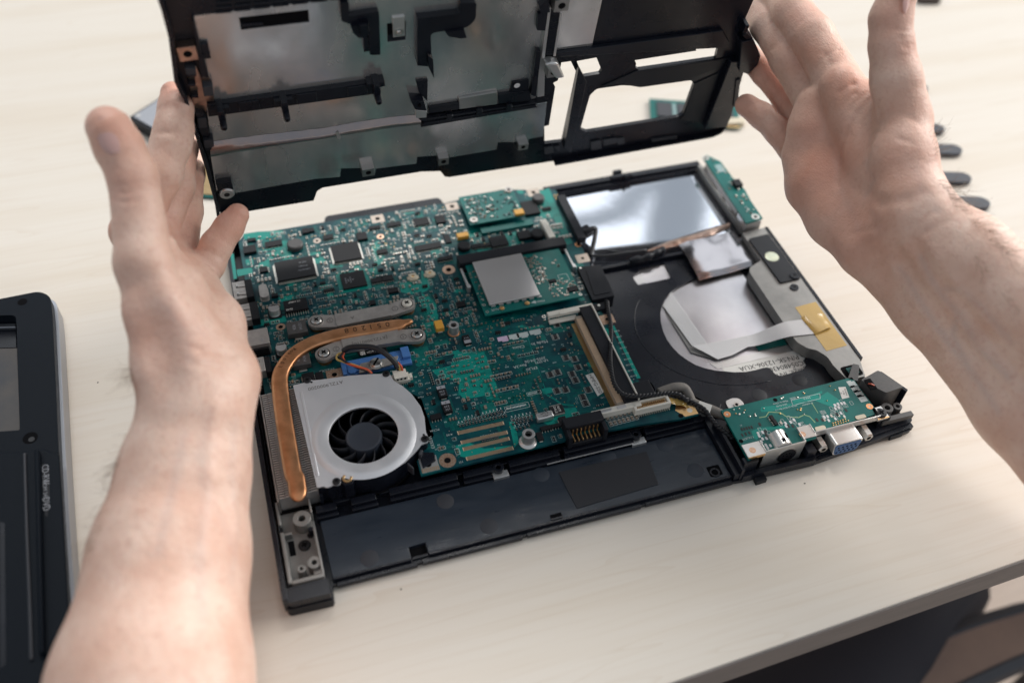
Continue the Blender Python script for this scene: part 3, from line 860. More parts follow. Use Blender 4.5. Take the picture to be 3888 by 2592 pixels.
# cast bracket in the near left corner
m = MB()
m.prism([(-22.6, 213.5), (-6.4, 213.5), (-6.4, 257), (-22.6, 258)], 3.2, 5.6, greystrip)
m.box(-22.7, 245, 5.6, -21.4, 258, 13, greystrip); m.box(-22.7, 214, 5.6, -21.0, 241, 13, greystrip); m.box(-21.4, 240.6, 5.6, -17.5, 242, 10, greystrip)
m.box(-21, 213.3, 5.6, -6.6, 215.2, 13, greystrip); m.box(-7.6, 215, 5.6, -6.4, 240, 12.6, greystrip); m.box(-7.4, 248, 5.6, -6.4, 256, 13, greystrip)
m.box(-21.8, 209.5, 9.5, -6.6, 213.2, 11.2, castzinc); m.box(-20, 208.6, 8, -10, 210, 9.6, castzinc)
br = B('corner_bracket', m, .3)
m = MB()
for x, y, ro, ri, h in ((-11.7, 246.2, 4.3, 1.7, 12.6), (-9.9, 222.0, 3.1, 1.3, 12.2), (-16.0, 220.4, 2.0, .85, 12.2)):
    m.ring(x, y, 5.6, h, ro, ri, greystrip, 28, inner=hole)
m.cyl(-8.6, 241, 5.6, 10, 1.5, black, 14, r2=1.2)
m.box(-11, 217, 5.6, -7.6, 221, 10, castzinc)
m.build('boss', br, .25)
m = MB(); m.box(-20.2, 231.6, 5.5, -17.4, 239.6, 5.72, hole); m.box(-22.8, 241.8, 8, -21.2, 245, 10, darksteel); m.build('slot', br)
def screw(mb, x, y, z, r, m1, cross=True, h=1.1, slot=False, rot=.4):
    mb.lathe(x, y, [(r, z), (r, z + h * .45), (r * .82, z + h * .9), (r * .3, z + h)], m1, 22)
    c = .16 * r
    zt = z + h + .02
    if slot: mb.box(x - r * .8, y - c, z + h * .5, x + r * .8, y + c, zt, hole, rot=rot)
    elif cross:
        mb.box(x - r * .5, y - c, z + h * .5, x + r * .5, y + c, zt, hole, rot=rot)
        mb.box(x - r * .5, y - c, z + h * .5, x + r * .5, y + c, zt + .01, hole, rot=rot + PI / 2)
    return mb
screw(MB(), -12.9, 235.5, 5.6, 2.9, darksteel).build('screw', br)
MB().ring(-9.4, 240.0, 5.6, 6.0, 1.5, .6, darksteel, 14, inner=hole).build('screw', br)

# keyboard back: steel sheet, black carrier plate with the big round opening
m = MB().box(196, 258, 3.25, 275, 371, 3.9, kbplate)
kb = B('keyboard_back', m)
hp = [(840, 240), (740, 278), (650, 325), (580, 372), (530, 430), (500, 500), (488, 560), (492, 640), (512, 720), (548, 800), (600, 870), (660, 930), (730, 980), (800, 1022), (880, 1050), (960, 1068), (1040, 1078), (1150, 1088), (1250, 1085), (1340, 1068), (1400, 1050), (1445, 1044), (1475, 1058), (1500, 1092), (1530, 1115), (1570, 1120), (1700, 1082), (1765, 1062), (1792, 1020), (1768, 980), (1790, 945), (1830, 922), (1935, 890), (1880, 800), (1500, 480), (1330, 200), (1250, 150), (1000, 205)]
hp = [W(*kG(*p), 5.2) for p in hp]
wp = rp(q4(kG, [(240, 240), (300, 190), (285, 170), (520, 112), (583, 235), (570, 250), (290, 312)], 5.2), .8)
sp = rp(q4(kG, [(335, 1185), (400, 1175), (440, 1230), (440, 1260), (375, 1270)], 5.2), .9)
nb = circ(*W(*kH(690, 555), 5.2), 4.2, 20)
m = MB().prism([(176, 254), (206, 253), (284.5, 248), (284.5, 300), (274.4, 342), (284, 348), (284, 371.4), (176, 371.4)], 4.5, 5.2, black, holes=[hp, wp, sp])
plate = B('keyboard_carrier', m, .12)
m = MB()
cx0, cy0 = 247.5, 314.5
for i in range(60):                                   # raised arc stamped round the opening
    pass
m.tube([(cx0 + 56 * math.cos(a), cy0 + 48 * math.sin(a), 5.15) for a in np.linspace(PI * .78, PI * 1.52, 40)], .28, black, n=6, rz=None)
m.build('stamped_arc', plate, smooth=180)
m = MB().cyl(*W(*kH(690, 555), 5.2), 5.1, 5.3, 4.6, tin, 24)
x, y = W(*kH(690, 555), 5.3)
m.prism(rp([(x - 5, y - 3.6), (x + 4, y - 3.6), (x + 4, y + 4), (x - 5, y + 4)], 3), 5.3, 5.7, tin); m.cyl(x, y - .6, 5.7, 6.3, 1.7, steel, 18); m.cyl(x, y - .6, 6.3, 6.32, .9, hole, 14)
m.build('ground_tab', plate, .1)
m = MB()
for p in [(455, 215), (455, 230)]: pass
x, y = W(*kG(300, 262), 4.3)
m.box(x - 6, y - 3.5, 4.0, x + 3, y + 3.5, 4.25, ribbon)
m.build('ribbon_end', kb)
# white flat cable with its fold and the amber tape
def flat(mb, pts, z, m_, th=.18): mb.prism([W(*kG(*p), z) for p in pts], z - th, z, m_)
m = MB()
flat(m, [(512, 492), (582, 372), (905, 832), (770, 852)], 5.0, ribbon)
flat(m, [(770, 850), (905, 832), (1265, 762), (1270, 860), (1130, 935), (1000, 972)], 5.9, ribbon)
flat(m, [(505, 505), (770, 856), (1000, 976), (925, 962), (760, 912)], 4.55, ribbon_dark)
a0, a1 = W(*kG(1262, 763), 5.9), W(*kG(1266, 862), 5.9)
b0, b1 = W(*kG(1630, 632), 13.6), W(*kG(1705, 762), 13.6)
c0, c1 = W(*kG(1790, 612), 13.6), W(*kG(1860, 745), 13.6)
rows = []
for t in np.linspace(0, 1, 9):
    e = t * t * (3 - 2 * t)
    z = 5.9 + 7.7 * e
    rows.append([(a0[0] * (1 - t) + b0[0] * t, a0[1] * (1 - t) + b0[1] * t, z), (a1[0] * (1 - t) + b1[0] * t, a1[1] * (1 - t) + b1[1] * t, z)])
rows.append([(c0[0], c0[1], 13.5), (c1[0], c1[1], 13.5)])
m.sheet(rows, ribbon)
rib = B('ribbon_cable', m, smooth=25)
m = MB()
for k in range(13):                                   # conductors pressed through the film
    t = (k + 1) / 14
    P = [(512 + (582 - 512) * t, 492 + (372 - 492) * t), (770 + (905 - 770) * t, 850 + (832 - 850) * t)]
    A, Bq = W(*kG(*P[0]), 5.02), W(*kG(*P[1]), 5.02)
    m.tube([(*A, 5.0), (*Bq, 5.0)], .09, ribbon, n=4)
    P = [(905 - (905 - 1000) * t, 832 + (972 - 832) * t), (1262 + 4 * t, 763 + 99 * t)]
    A, Bq = W(*kG(*P[0]), 5.92), W(*kG(*P[1]), 5.92)
    m.tube([(*A, 5.9), (*Bq, 5.9)], .09, ribbon, n=4)
m.build('conductor', rib, kind='stuff')
m = MB().prism([W(*kG(*p), 4.2) for p in ((930, 1010), (1700, 830), (1740, 850), (1745, 880), (1000, 1060))], 3.9, 4.2, tin)
m.box(255, 289, 3.9, 273, 293.5, 4.6, pcb2)
m.build('lower_strip', kb)
lab = MB().prism([W(*kG(*p), 4.0) for p in ((1030, 1040), (1740, 850), (2000, 900), (2000, 1160), (1100, 1160))], 3.92, 4.05, label_paper).build('paper_label', kb)
for s_, x_, y_ in (('Liteon P/N:SK-12306-XUA', 1552, 985), ('P/N:C054804305', 1655, 1025), ('Language: INTE', 1690, 1085)):
    x, y = W(*kG(x_, y_), 4.1)
    lettering(s_, x, y, 4.09, 4.6, hole, kb, rot=PI - .02)

# grey cast strip along the right side with the speaker plate and amber tape
st = [(285.4, 374.6), (301.8, 375.8), (301.8, 262), (298, 250), (287, 250), (284.8, 262), (285, 268), (281.5, 274.5), (277.5, 276.6), (273.4, 283), (273.6, 341), (275.5, 345), (285.3, 349)]
m = MB().prism(rp(st, [.5, .5, .5, .5, .5, .5, 2, 3, 3, 3, 1, 2, .5]), 5.3, 13.0, greystrip)
strip = B('side_strip', m, .35)
MB().prism(rp([(286.1, 367.8), (300.4, 368.8), (300.7, 327.6), (286.9, 327.3)], 1.2), 12.9, 14.2, black_matt).build('speaker_plate', strip, .3)
MB().lathe(292.6, 349.1, [(4.2, 14.2), (4.2, 14.3), (4.0, 14.35)], holo, 28).build('hologram_dot', strip)
for x, y, k in ((297.6, 330.2, 14.2), (293.6, 322.2, 13.0)):
    m = MB().ring(x, y, k, k + .7, 2.6, 1.4, black, 18); screw(m, x, y, k, 1.5, darksteel, h=.6); m.build('screw', strip)
t_ = MB().prism([(286, 307.4), (300.3, 308.3), (300.2, 272.7), (286.5, 272.1)], 13.0, 13.12, kapton)
tp = t_.build('amber_tape', strip)
tc = [W(*kG(*p), 13.8) for p in ((1740, 600), (1930, 570), (2015, 690), (1870, 750))]
rows = []
for i in range(7):
    row = []
    for j in range(7):
        u, v = i / 6, j / 6
        x = (tc[0][0] * (1 - u) + tc[1][0] * u) * (1 - v) + (tc[3][0] * (1 - u) + tc[2][0] * u) * v
        y = (tc[0][1] * (1 - u) + tc[1][1] * u) * (1 - v) + (tc[3][1] * (1 - u) + tc[2][1] * u) * v
        row.append((x, y, 13.75 + .5 * rnd.random() + (.6 if 0 < i < 6 else -.3)))
    rows.append(row)
MB().sheet(rows, kapton).build('amber_tape', strip, smooth=60)
m = MB(); x, y = W(*kH(1720, 255), 13.1)
m.prism(rp([(x - 5, y - 4), (x + 6, y - 4), (x + 6, y + 4), (x - 5, y + 4)], 2), 12.95, 13.1, hole); m.box(x - 2, y - 2.2, 13.05, x + 4, y + 2.4, 13.3, pcb2); m.build('cutout', strip)

# hard disk bay: mirror bright liner, copper edge, clear tape
rows = []
n1, n2 = 40, 30
for i in range(n1 + 1):
    row = []
    for j in range(n2 + 1):
        u, v = i / n1, j / n2
        x = 184.5 + 101.5 * u; y = 372.5 + 71.5 * v
        z = 8.0 + .18 * math.sin(u * 5 + 1) * math.sin(v * 4) + .006 * rnd.random() - 0.6 * (max(0, abs(u - .5) * 2 - .9) * 10) ** 2 * .2
        row.append((x, y, z))
    rows.append(row)
bay = B('drive_bay_liner', MB().sheet(rows, mirror), smooth=180)
m = MB()
m.box(283, 377, 3.3, 287.5, 445, 8.5, black); m.box(286.5, 378, 8.5, 289.5, 444, 14, greystrip); m.box(181, 371.6, 3.3, 285, 374, 8.3, black); m.box(182, 444, 6, 288, 446, 10.5, black)
m.build('bay_frame', bay, .3)
a = [W(*kF(*p), 9) for p in ((830, 940), (1030, 850), (1300, 770), (1560, 690), (1580, 735), (1430, 800), (1130, 890), (850, 960))]
rows = []
for t in np.linspace(0, 1, 24):
    def ip(q):
        k = t * (len(q) - 1); i = min(int(k), len(q) - 2); f = k - i
        return (q[i][0] * (1 - f) + q[i + 1][0] * f, q[i][1] * (1 - f) + q[i + 1][1] * f)
    A, Bq = ip(a[:4]), ip(a[4:][::-1])
    row = []
    for k in range(7):
        f = k / 6
        row.append((A[0] * (1 - f) + Bq[0] * f, A[1] * (1 - f) + Bq[1] * f, 8.4 + 1.6 * math.sin(f * PI) + rnd.uniform(-.25, .35)))
    rows.append(row)
MB().sheet(rows, crinkle).build('copper_foil_edge', bay, smooth=60)
rows = []
for i in range(15):
    row = []
    for j in range(13):
        u, v = i / 14, j / 12
        x = (244.6 * (1 - u) + 283.8 * u) * (1 - v) + (244.4 * (1 - u) + 284.4 * u) * v
        y = (380.5 * (1 - u) + 381.5 * u) * (1 - v) + (348.2 * (1 - u) + 351.2 * u) * v
        row.append((x, y, 8.6 + .7 * math.sin(v * 5 + u) * .8 + .35 * math.sin(u * 9) + rnd.uniform(-.08, .08) - (1.5 if v > .93 else 0)))
    rows.append(row)
B('clear_tape', MB().sheet(rows, foil), smooth=180)

# small board on the far right corner, raised on its connector
sb = [(289.4, 445.2), (293, 446), (299.0, 437), (299.3, 420), (301.5, 406), (300, 395), (299.6, 377.5), (287, 375.8)]
m = MB().prism(sb, 18.6, 20, pcb2)
usb = B('side_board', m, .1)
m = MB()
m.ring(290.8, 443.2, 20, 20.15, 2.4, 1.2, solder, 18, inner=hole); m.ring(295.6, 379.8, 20, 20.15, 2.6, 1.3, solder, 18, inner=hole)
m.build('screw_pad', usb)
m = MB(); m.box(295.5, 408, 20, 300.5, 414, 23, chipblack)
for p in ((1655, 390), (1700, 445), (1690, 520), (1635, 450), (1600, 350)):
    x, y = W(*kF(*p), 20.5); m.lathe(x, y, [(.9, 20), (.7, 20.6), (.2, 21)], solder, 10)
x, y = W(*kF(1490, 210), 20.1); m.box(x - 2.5, y - 4, 20, x + 2.5, y + 4, 20.2, silkdim)
for _ in range(34):
    x, y = rnd.uniform(290.5, 298), rnd.uniform(382, 440); m.box(x, y, 20, x + rnd.uniform(.6, 1.4), y + rnd.uniform(.6, 1.4), 20.4, rnd.choice([solder, silkdim, capbrown]))
m.build('small_component', usb, kind='stuff')
m = MB(); m.box(287.5, 377, 5, 299, 388, 18.6, tin); m.box(288, 390, 5, 299, 438, 18.6, castzinc); m.box(287.3, 395, 9, 288, 404, 15, tin); m.box(287.3, 408, 9, 288, 417, 15, tin)
m.build('port_housing', usb, .3)

# power jack block on the near right corner
m = MB()
m.prism(rp([(288.5, 243.5), (301.5, 247), (308.5, 233), (297, 232)], 1.2), 4, 20.5, chipgrey)
m.box(290, 236, 20.2, 294, 243, 20.7, hole); m.tube([(291, 240, 20.5), (292, 239, 21.2), (293.5, 238, 20.6)], .4, wire_red, n=6)
m.prism(rp([(285.5, 249), (294, 258), (297, 256), (290, 246)], 1), 4, 16, chipgrey)
jk = B('power_jack', m, .5)
m = MB().prism([(301.8, 245.5), (309.5, 230.5), (311, 231.5), (303.8, 247)], 4, 19, black)
m.build('jack_rim', jk, .3)

# ------------------------------------------------------------------ the lifted cover held upright above the base
FR = (LO, LX, LY, LN)
cover = thing('laptop_cover', tuple(LO + LX * 161), 'black laptop cover with metal shielded inside, held upright by both hands', 'laptop cover')
def V(name, mb, parent=None, bevel=0.0, **k): return mb.build(name, parent or cover, bevel, **k)
def lp(k, pts, n=0.0): return [L(*(k(*p) if k else p), n) for p in pts]
left = lp(None, [(691, 340), (732, 468), (776, 611), (813, 752), (817, 786), (834, 805), (859, 807), (940, 803), (1191, 762), (1204, 726), (1225, 713), (1600, 652), (1672, 650), (1689, 671), (1706, 673), (2100, 612), (2695, 506), (2733, 489), (2750, 468), (2755, 451), (2776, 374), (2786, 376), (2797, 272), (2816, 312), (2806, 242), (2827, 255), (2857, 221), (2872, 179), (2844, 119), (2818, 98), (2831, 68), (2861, 0)])
ul, ur = left[0][0], left[-1][0]
out = [(ul, 240)] + [L(606, 0), L(636, 110), L(642, 170), L(651, 221), L(655, 270), L(672, 306)] + left + [(ur + 3, 240)]
H1 = lp(kN, [(1720, 560), (1805, 548), (1860, 660), (1730, 1265), (1570, 1285), (1568, 1130), (1610, 1118), (1665, 780), (1648, 742), (1690, 720)])
H2 = rp(lp(kN, [(1857, 548), (2035, 515), (2080, 630), (2065, 660), (1900, 690), (1900, 650)]), .5)
H3 = lp(kO, [(730, 540), (1280, 455), (1258, 400), (1300, 380), (1425, 362), (1470, 440), (1450, 525), (765, 625), (735, 605), (742, 570)])
H4 = rp(lp(kO, [(390, 795), (620, 763), (700, 768), (780, 782), (1235, 718), (1258, 755), (1160, 1020), (1120, 1045), (300, 1180), (243, 1155), (330, 850)]), 1.5)
SL = [lp(kN, q) for q in ([(475, 1043), (690, 1010), (690, 1030), (480, 1064)], [(735, 1003), (955, 968), (955, 987), (738, 1024)], [(1000, 960), (1225, 926), (1225, 947), (1005, 982)], [(1265, 918), (1470, 886), (1472, 905), (1268, 940)])]
shell2 = V('cover_shell', MB(FR).prism(out, -2.2, 0, black, holes=[H1, H2, H3, H4] + SL), bevel=.3)
# rims standing up from the shell
m = MB(FR)
def wallalong(mb, pts, th, n0, n1, mm, side=1):
    for a, b in zip(pts[:-1], pts[1:]):
        dx, dy = b[0] - a[0], b[1] - a[1]; l = math.hypot(dx, dy)
        if l < .3: continue
        nx, ny = -dy / l * th * side, dx / l * th * side
        mb.prism([a, b, (b[0] + nx, b[1] + ny), (a[0] + nx, a[1] + ny)], n0, n1, mm)
wallalong(m, [(ul - .2, 240)] + out[1:12], 1.8, 0, 7, black)
wallalong(m, out[12:15], 1.6, 0, 5, black)
V('left_rim', m, shell2, .3)
m = MB(FR)
wallalong(m, [(p[0], p[1]) for p in left[15:20]], 1.4, 0, 4, black)
wallalong(m, left[20:23], 2.5, -4, 6, black); wallalong(m, left[24:31], 2.5, -6, 6, black)
R1 = lp(kO, [(1560, 500), (1700, 490), (1560, 1000), (1520, 1080), (1330, 1105)])
m.prism(R1, 0, 5, black); m.prism(lp(kO, [(1640, 300), (1750, 280), (1812, 420), (1790, 500), (1700, 590), (1620, 560)]), -6, 7, black)
V('right_rim', m, shell2, .4)
m = MB(FR)
m.prism(lp(kO, [(20, 445), (1500, 250), (1560, 350), (1520, 400), (30, 480)]), 0, 2.5, black); m.prism(lp(kN, [(1860, 560), (1930, 690), (1790, 1330), (1730, 1290)]), 0, 3.5, black)
m.prism(lp(kO, [(740, 628), (1450, 530), (1560, 510), (1500, 600), (1240, 690), (790, 770), (640, 735), (420, 770)]), 0, .8, black_matt)
m.prism(lp(kO, [(1262, 740), (1480, 640), (1330, 1100), (1120, 1060), (1165, 1020)]), .1, .7, black_matt)
V('bay_cross_bar', m, shell2, .3)
for k_, q in ((kO, [(330, 1260), (420, 1240), (430, 1320), (335, 1330)]), (kO, [(440, 1240), (560, 1220), (570, 1265), (450, 1290)]), (kO, [(560, 1225), (625, 1218), (640, 1270), (575, 1285)]), (kO, [(870, 1235), (1100, 1200), (1105, 1225), (880, 1260)]), (kN, [(1560, 1310), (1640, 1295), (1650, 1350), (1570, 1370)]), (kN, [(1650, 1300), (1700, 1290), (1700, 1350)])):
    V('foam_block', MB(FR).prism(lp(k_, q), .05, 1.2, pads), shell2, .2)
# metal shields
up = lp(kL, [(318, 138), (1000, 55), (1620, -20)]) + lp(kN, [(700, -160), (1600, -160), (1590, 0), (1545, 450), (1500, 840), (1485, 872), (450, 1018)]) + lp(kM, [(1600, 545), (700, 640), (470, 668), (440, 420)]) + lp(kL, [(425, 900), (500, 880), (450, 655), (412, 495), (462, 488), (440, 360), (372, 362)])
notch = lp(kL, [(720, 150), (1342, 80), (1350, 190), (740, 262)])
sq = lp(kN, [(160, 205), (330, 183), (325, 350), (165, 370)])
sh = V('shield_plate', MB(FR).prism(up, .12, .6, lidmetal, holes=[notch, sq]), bevel=.12)
low = lp(kM, [(466, 790), (1620, 600)]) + lp(kN, [(0, 1130), (430, 1080), (455, 1105), (1490, 925), (1590, 905), (1555, 1210), (1430, 1235), (1420, 1262), (1150, 1265), (1140, 1330), (720, 1400), (715, 1375), (430, 1395), (425, 1455), (60, 1500)]) + lp(kM, [(1940, 955), (1920, 905), (1630, 910), (1625, 985), (1395, 1005), (690, 1130), (660, 1080), (540, 1085), (520, 1120)])
V('lower_shield_plate', MB(FR).prism(low, .12, .6, lidmetal), bevel=.12)
# folded foil tape ridge between the two plates
A = lp(kM, [(455, 668), (900, 612), (1500, 545), (1800, 490), (2150, 440), (2338, 428)])
C_ = lp(kM, [(466, 795), (900, 722), (1400, 645), (1640, 606), (2050, 542), (2338, 505)])
rows = []
for i in range(41):
    t = i / 40
    def ip(q):
        k = t * (len(q) - 1); j = min(int(k), len(q) - 2); f = k - j
        return np.array((q[j][0] * (1 - f) + q[j + 1][0] * f, q[j][1] * (1 - f) + q[j + 1][1] * f))
    a, c = ip(A), ip(C_)
    row = []
    for k in range(9):
        f = k / 8
        p = a * (1 - f) + c * f
        row.append((p[0], p[1] + (rnd.uniform(-.15, .15) if k in (0, 8) else 0), .7 + 2.6 * math.sin(min(f * 1.6, 1) * PI / 2) * (1 - max(0, f - .7) * 2.4) + rnd.uniform(-.06, .1)))
    rows.append(row)
V('foil_tape_ridge', MB(FR).sheet(rows, foil_tape), smooth=180)
m = MB(FR).prism(lp(kM, [(1575, 560), (1600, 545), (1625, 600), (1600, 612)]), 3.0, 3.5, tin); V('bright_crease', m)
right_sh = lp(kN, [(1690, 100), (1735, -160), (2110, -160), (2080, 0), (1992, 402), (1640, 445)])
V('side_shield_plate', MB(FR).prism(right_sh, .12, .6, lidmetal), bevel=.12)
# ribbed strip
a, b, c, d = lp(kN, [(1605, 45), (1700, 80), (1640, 465), (1545, 470)])
m = MB(FR).prism([a, b, c, d], .3, 2.0, black)
m.prism(lp(kN, [(1590, 30), (1612, 30), (1555, 480), (1525, 490)]), .3, 3.2, tin); m.prism(lp(kN, [(1695, 80), (1712, 85), (1655, 470), (1635, 470)]), .3, 2.8, tin)
rb = V('ribbed_strip', m)
m = MB(FR)
for i in range(26):
    t = (i + .5) / 26
    p = (a[0] * (1 - t) + d[0] * t + .5, a[1] * (1 - t) + d[1] * t); q = (b[0] * (1 - t) + c[0] * t - .5, b[1] * (1 - t) + c[1] * t)
    m.tube([(*p, 2.2), (*q, 2.2)], .55, black, n=6)
m.build('rib', rb, kind='stuff')
# black cable gutters, ribs, posts
m = MB(FR)
m.prism(rp(lp(kL, [(1612, -30), (1690, -30), (1692, 95), (1958, 52), (1972, 440), (1878, 442), (1868, 135), (1710, 165), (1625, 140)]), 1), .3, 4, black)
m.prism(lp(kL, [(1700, 160), (1860, 130), (1860, 215), (1840, 250), (1770, 262), (1720, 215)]), .3, 6, black); m.prism(lp(kL, [(1770, 130), (1835, 120), (1860, 200), (1790, 240)]), 6, 8, black)
m.prism(lp(kL, [(1822, 295), (1885, 290), (1885, 420), (1828, 425)]), .3, 3, black)
V('cable_gutter', m, bevel=.35)
m = MB(FR)
m.prism(rp(lp(kN, [(800, -30), (940, -30), (935, 120), (860, 190), (560, 235), (535, 260), (545, 540), (415, 530), (415, 110), (800, 65)]), [1, 1, 4, 4, 3, 3, .5, .5, .5, 2]), .3, 4.5, black)
m.prism(lp(kN, [(660, 215), (825, 190), (848, 262), (795, 270), (690, 250)]), .3, 6, black); m.prism(lp(kN, [(500, 405), (545, 440), (555, 610), (510, 520)]), .3, 7, black)
V('cable_gutter', m, bevel=.35)
m = MB(FR); m.prism(lp(kN, [(415, 700), (520, 692), (515, 880), (440, 800)]), .3, 2, black); m.prism(lp(kN, [(350, 820), (470, 830), (500, 930), (390, 900)]), .3, 6, black)
m.prism(lp(kN, [(395, 905), (495, 915), (490, 970), (400, 975)]), 4, 6.5, tin); x, y = L(*kN(455, 945), 6.5); m.cyl(x, y, 6.4, 6.6, 1.0, hole, 14)
V('screw_post', m, bevel=.2)
m = MB(FR); m.prism(lp(kL, [(728, 156), (1335, 87), (1342, 184), (745, 255)]), -.2, .3, hole); m.prism(lp(kL, [(735, 205), (935, 190), (935, 215), (745, 235)]), .2, .8, black); V('recess', m)
m = MB(FR)
m.prism(lp(kL, [(430, 897), (1975, 682), (1980, 790), (445, 1000)]), .3, 3.4, black)
for f in (.17, .5, .8):
    p, q = np.array(lp(kL, [(430, 897)])[0]), np.array(lp(kL, [(1975, 682)])[0])
    x, y = p * (1 - f) + q * f
    m.box(x, y - 7, 3.3, x + 10, y - .6, 4.2, black)
rr = V('rib_bar', m, bevel=.25)
for x, y in ((545, 930), (1112, 855), (1935, 705)):
    u, v = L(*kL(x, y), 3)
    m = MB(FR); m.box(u - 1.6, v - 8, .3, u + 1.6, v + 1.0, 9, black); m.lathe(u, v - 6.5, [(1.9, 0.5), (1.6, 13), (1.2, 13.4)], black, 14); m.cyl(u, v - 6.5, 13.3, 13.5, .7, hole, 10)
    m.box(u - 4.5, v - 3, .3, u + 4.5, v, 6, black)
    m.build('locating_post', rr, .2)
m = MB(FR)
m.prism(lp(kN, [(440, 1030), (1490, 876), (1490, 886), (470, 1043)]), .3, 3.4, black); m.prism(lp(kN, [(455, 1102), (480, 1066), (1475, 906), (1495, 925)]), .3, 3.0, black)
for x, y in ((713, 1018), (978, 975), (1245, 932)):
    u, v = L(*kN(x, y), 1); m.box(u - 1.6, v - 2.2, .2, u + 1.6, v + 2.6, 3.8, black)
m.prism(lp(kN, [(795, 855), (1140, 798), (1140, 905), (800, 950)]), .65, 2.2, bosstin)
m.prism(lp(kN, [(525, 935), (800, 890), (800, 945), (525, 985)]), .65, 2.4, black); m.prism(lp(kN, [(1140, 820), (1430, 780), (1440, 870), (1150, 900)]), .65, 2.4, black)
V('vent_slot_bar', m, bevel=.2)
m = MB(FR); m.prism(lp(kN, [(1270, 715), (1420, 690), (1420, 840), (1250, 830)]), .62, 2, black); u, v = L(*kN(1325, 765), 2); m.cyl(u, v, 2, 2.1, 1.7, whitepaint, 18)
m.prism(lp(kN, [(1480, 410), (1520, 420), (1475, 820), (1430, 800)]), .62, 4, black); m.prism(lp(kN, [(1495, 90), (1590, 80), (1560, 240), (1490, 235)]), .62, 3, black); m.prism(lp(kN, [(1500, 10), (1580, -60), (1600, 60), (1520, 80)]), .62, 4, black)
m.prism(lp(kN, [(1510, 430), (1570, 480), (1560, 840), (1500, 850)]), .62, 1.6, tin)
V('black_bracket', m, bevel=.25)
# foil-wrapped screw bosses
def boss(k, x, y, w_, h_, n1, r, mm=bosstin):
    u, v = L(*k(x, y), n1)
    m = MB(FR); m.box(u - w_ / 2, v - h_ / 2, .2, u + w_ / 2, v + h_ / 2, n1, mm); m.cyl(u, v, n1 - .05, n1 + .08, r, hole, 16)
    return V('screw_boss', m, bevel=.6)
boss(kL, 265, 485, 8, 8, 5, 2.0, crinkle); boss(kN, 1725, 55, 7.5, 7, 6, 1.9); boss(kN, 1650, 650, 6.5, 7, 7, 1.6); boss(kN, 670, 1445, 6, 6, 5, 1.5); boss(kN, 1380, 1315, 6, 5, 4, 1.3); boss(kM, 1880, 955, 7, 6, 5, 1.6)
u, v = L(*kM(615, 1150), 5); m = MB(FR); m.lathe(u, v, [(4.5, .2), (4.2, 4.5), (3.5, 5.2)], tin, 22); m.cyl(u, v, 5.1, 5.3, 1.6, darksteel, 14); m.box(u - 4, v + 2, 0.2, u + 4, v + 9, 4, black); V('screw_boss', m, bevel=.4)
u, v = L(*kN(265, 250), 2); m = MB(FR); m.box(u - 5.4, v - 5.6, -.2, u + 5.4, v + 5.6, .05, hole); m.box(u - 2.6, v - 6, .05, u + 3.2, v + 6, 1.6, tin); m.ring(u + .2, v - 3, 1.6, 1.9, 2.4, 1.4, steel, 18); m.cyl(u + .2, v - 3, 1.6, 2.4, 1.3, steel, 16, r2=.6); V('spring_tab', m, bevel=.2)
m = MB(FR); m.prism(lp(kN, [(1535, 490), (1600, 470), (1660, 480), (1715, 610), (1640, 620), (1570, 540)]), 2, 7.5, tin); V('bent_bracket', m, bevel=1.2, seg=3)
m = MB(FR); m.prism(lp(kL, [(250, 600), (340, 580), (390, 700), (440, 880), (430, 985), (320, 960), (285, 790)]), .2, 1.2, crinkle); m.prism(lp(kL, [(385, 665), (455, 655), (500, 885), (440, 890)]), .7, 1.6, crinkle); V('copper_foil_patch', m, bevel=.2)
for k, q in ((kL, [(228, 542), (325, 545), (330, 598), (240, 602)]), (kL, [(385, 705), (478, 702), (485, 792), (400, 795)]), (kM, [(340, 405), (422, 400), (425, 485), (348, 492)]), (kM, [(393, 605), (485, 595), (490, 660), (405, 672)])):
    V('foam_pad', MB(FR).prism(lp(k, q), .3, 5, pads), bevel=.3)
m = MB(FR)
for q in ([(255, 690), (328, 688), (328, 712), (262, 715)], [(285, 795), (352, 792), (352, 815), (290, 818)], [(320, 955), (405, 955), (400, 985), (330, 985)], [(250, 600), (335, 598), (330, 622), (255, 625)]): m.prism(lp(kL, q), .3, 4.5, black)
m.prism(lp(kM, [(330, 485), (440, 480), (455, 600), (395, 605)]), .3, 3, black); m.prism(lp(kM, [(405, 675), (475, 665), (470, 700), (420, 705)]), .3, 4, black)
m.prism(lp(kL, [(372, 362), (440, 357), (468, 487), (412, 495)]), .65, 2.6, black); m.prism(lp(kL, [(300, 150), (318, 140), (372, 362), (450, 655), (380, 650)]), .05, 3, black)
V('side_clip', m, bevel=.25)
m = MB(FR)
for r_ in range(-2, 3):
    for c_ in range(8):
        x0 = 515 + c_ * 170 + (r_ + 2) * 2; y0 = 72 - 45 * r_ - c_ * 20
        if r_ == -2: continue
        m.tube([(*L(*kL(x0, y0), .4), .4), (*L(*kL(x0 + 140, y0 - 14), .4), .4)], .55, black, n=6)
V('vent_rib', m, kind='stuff')

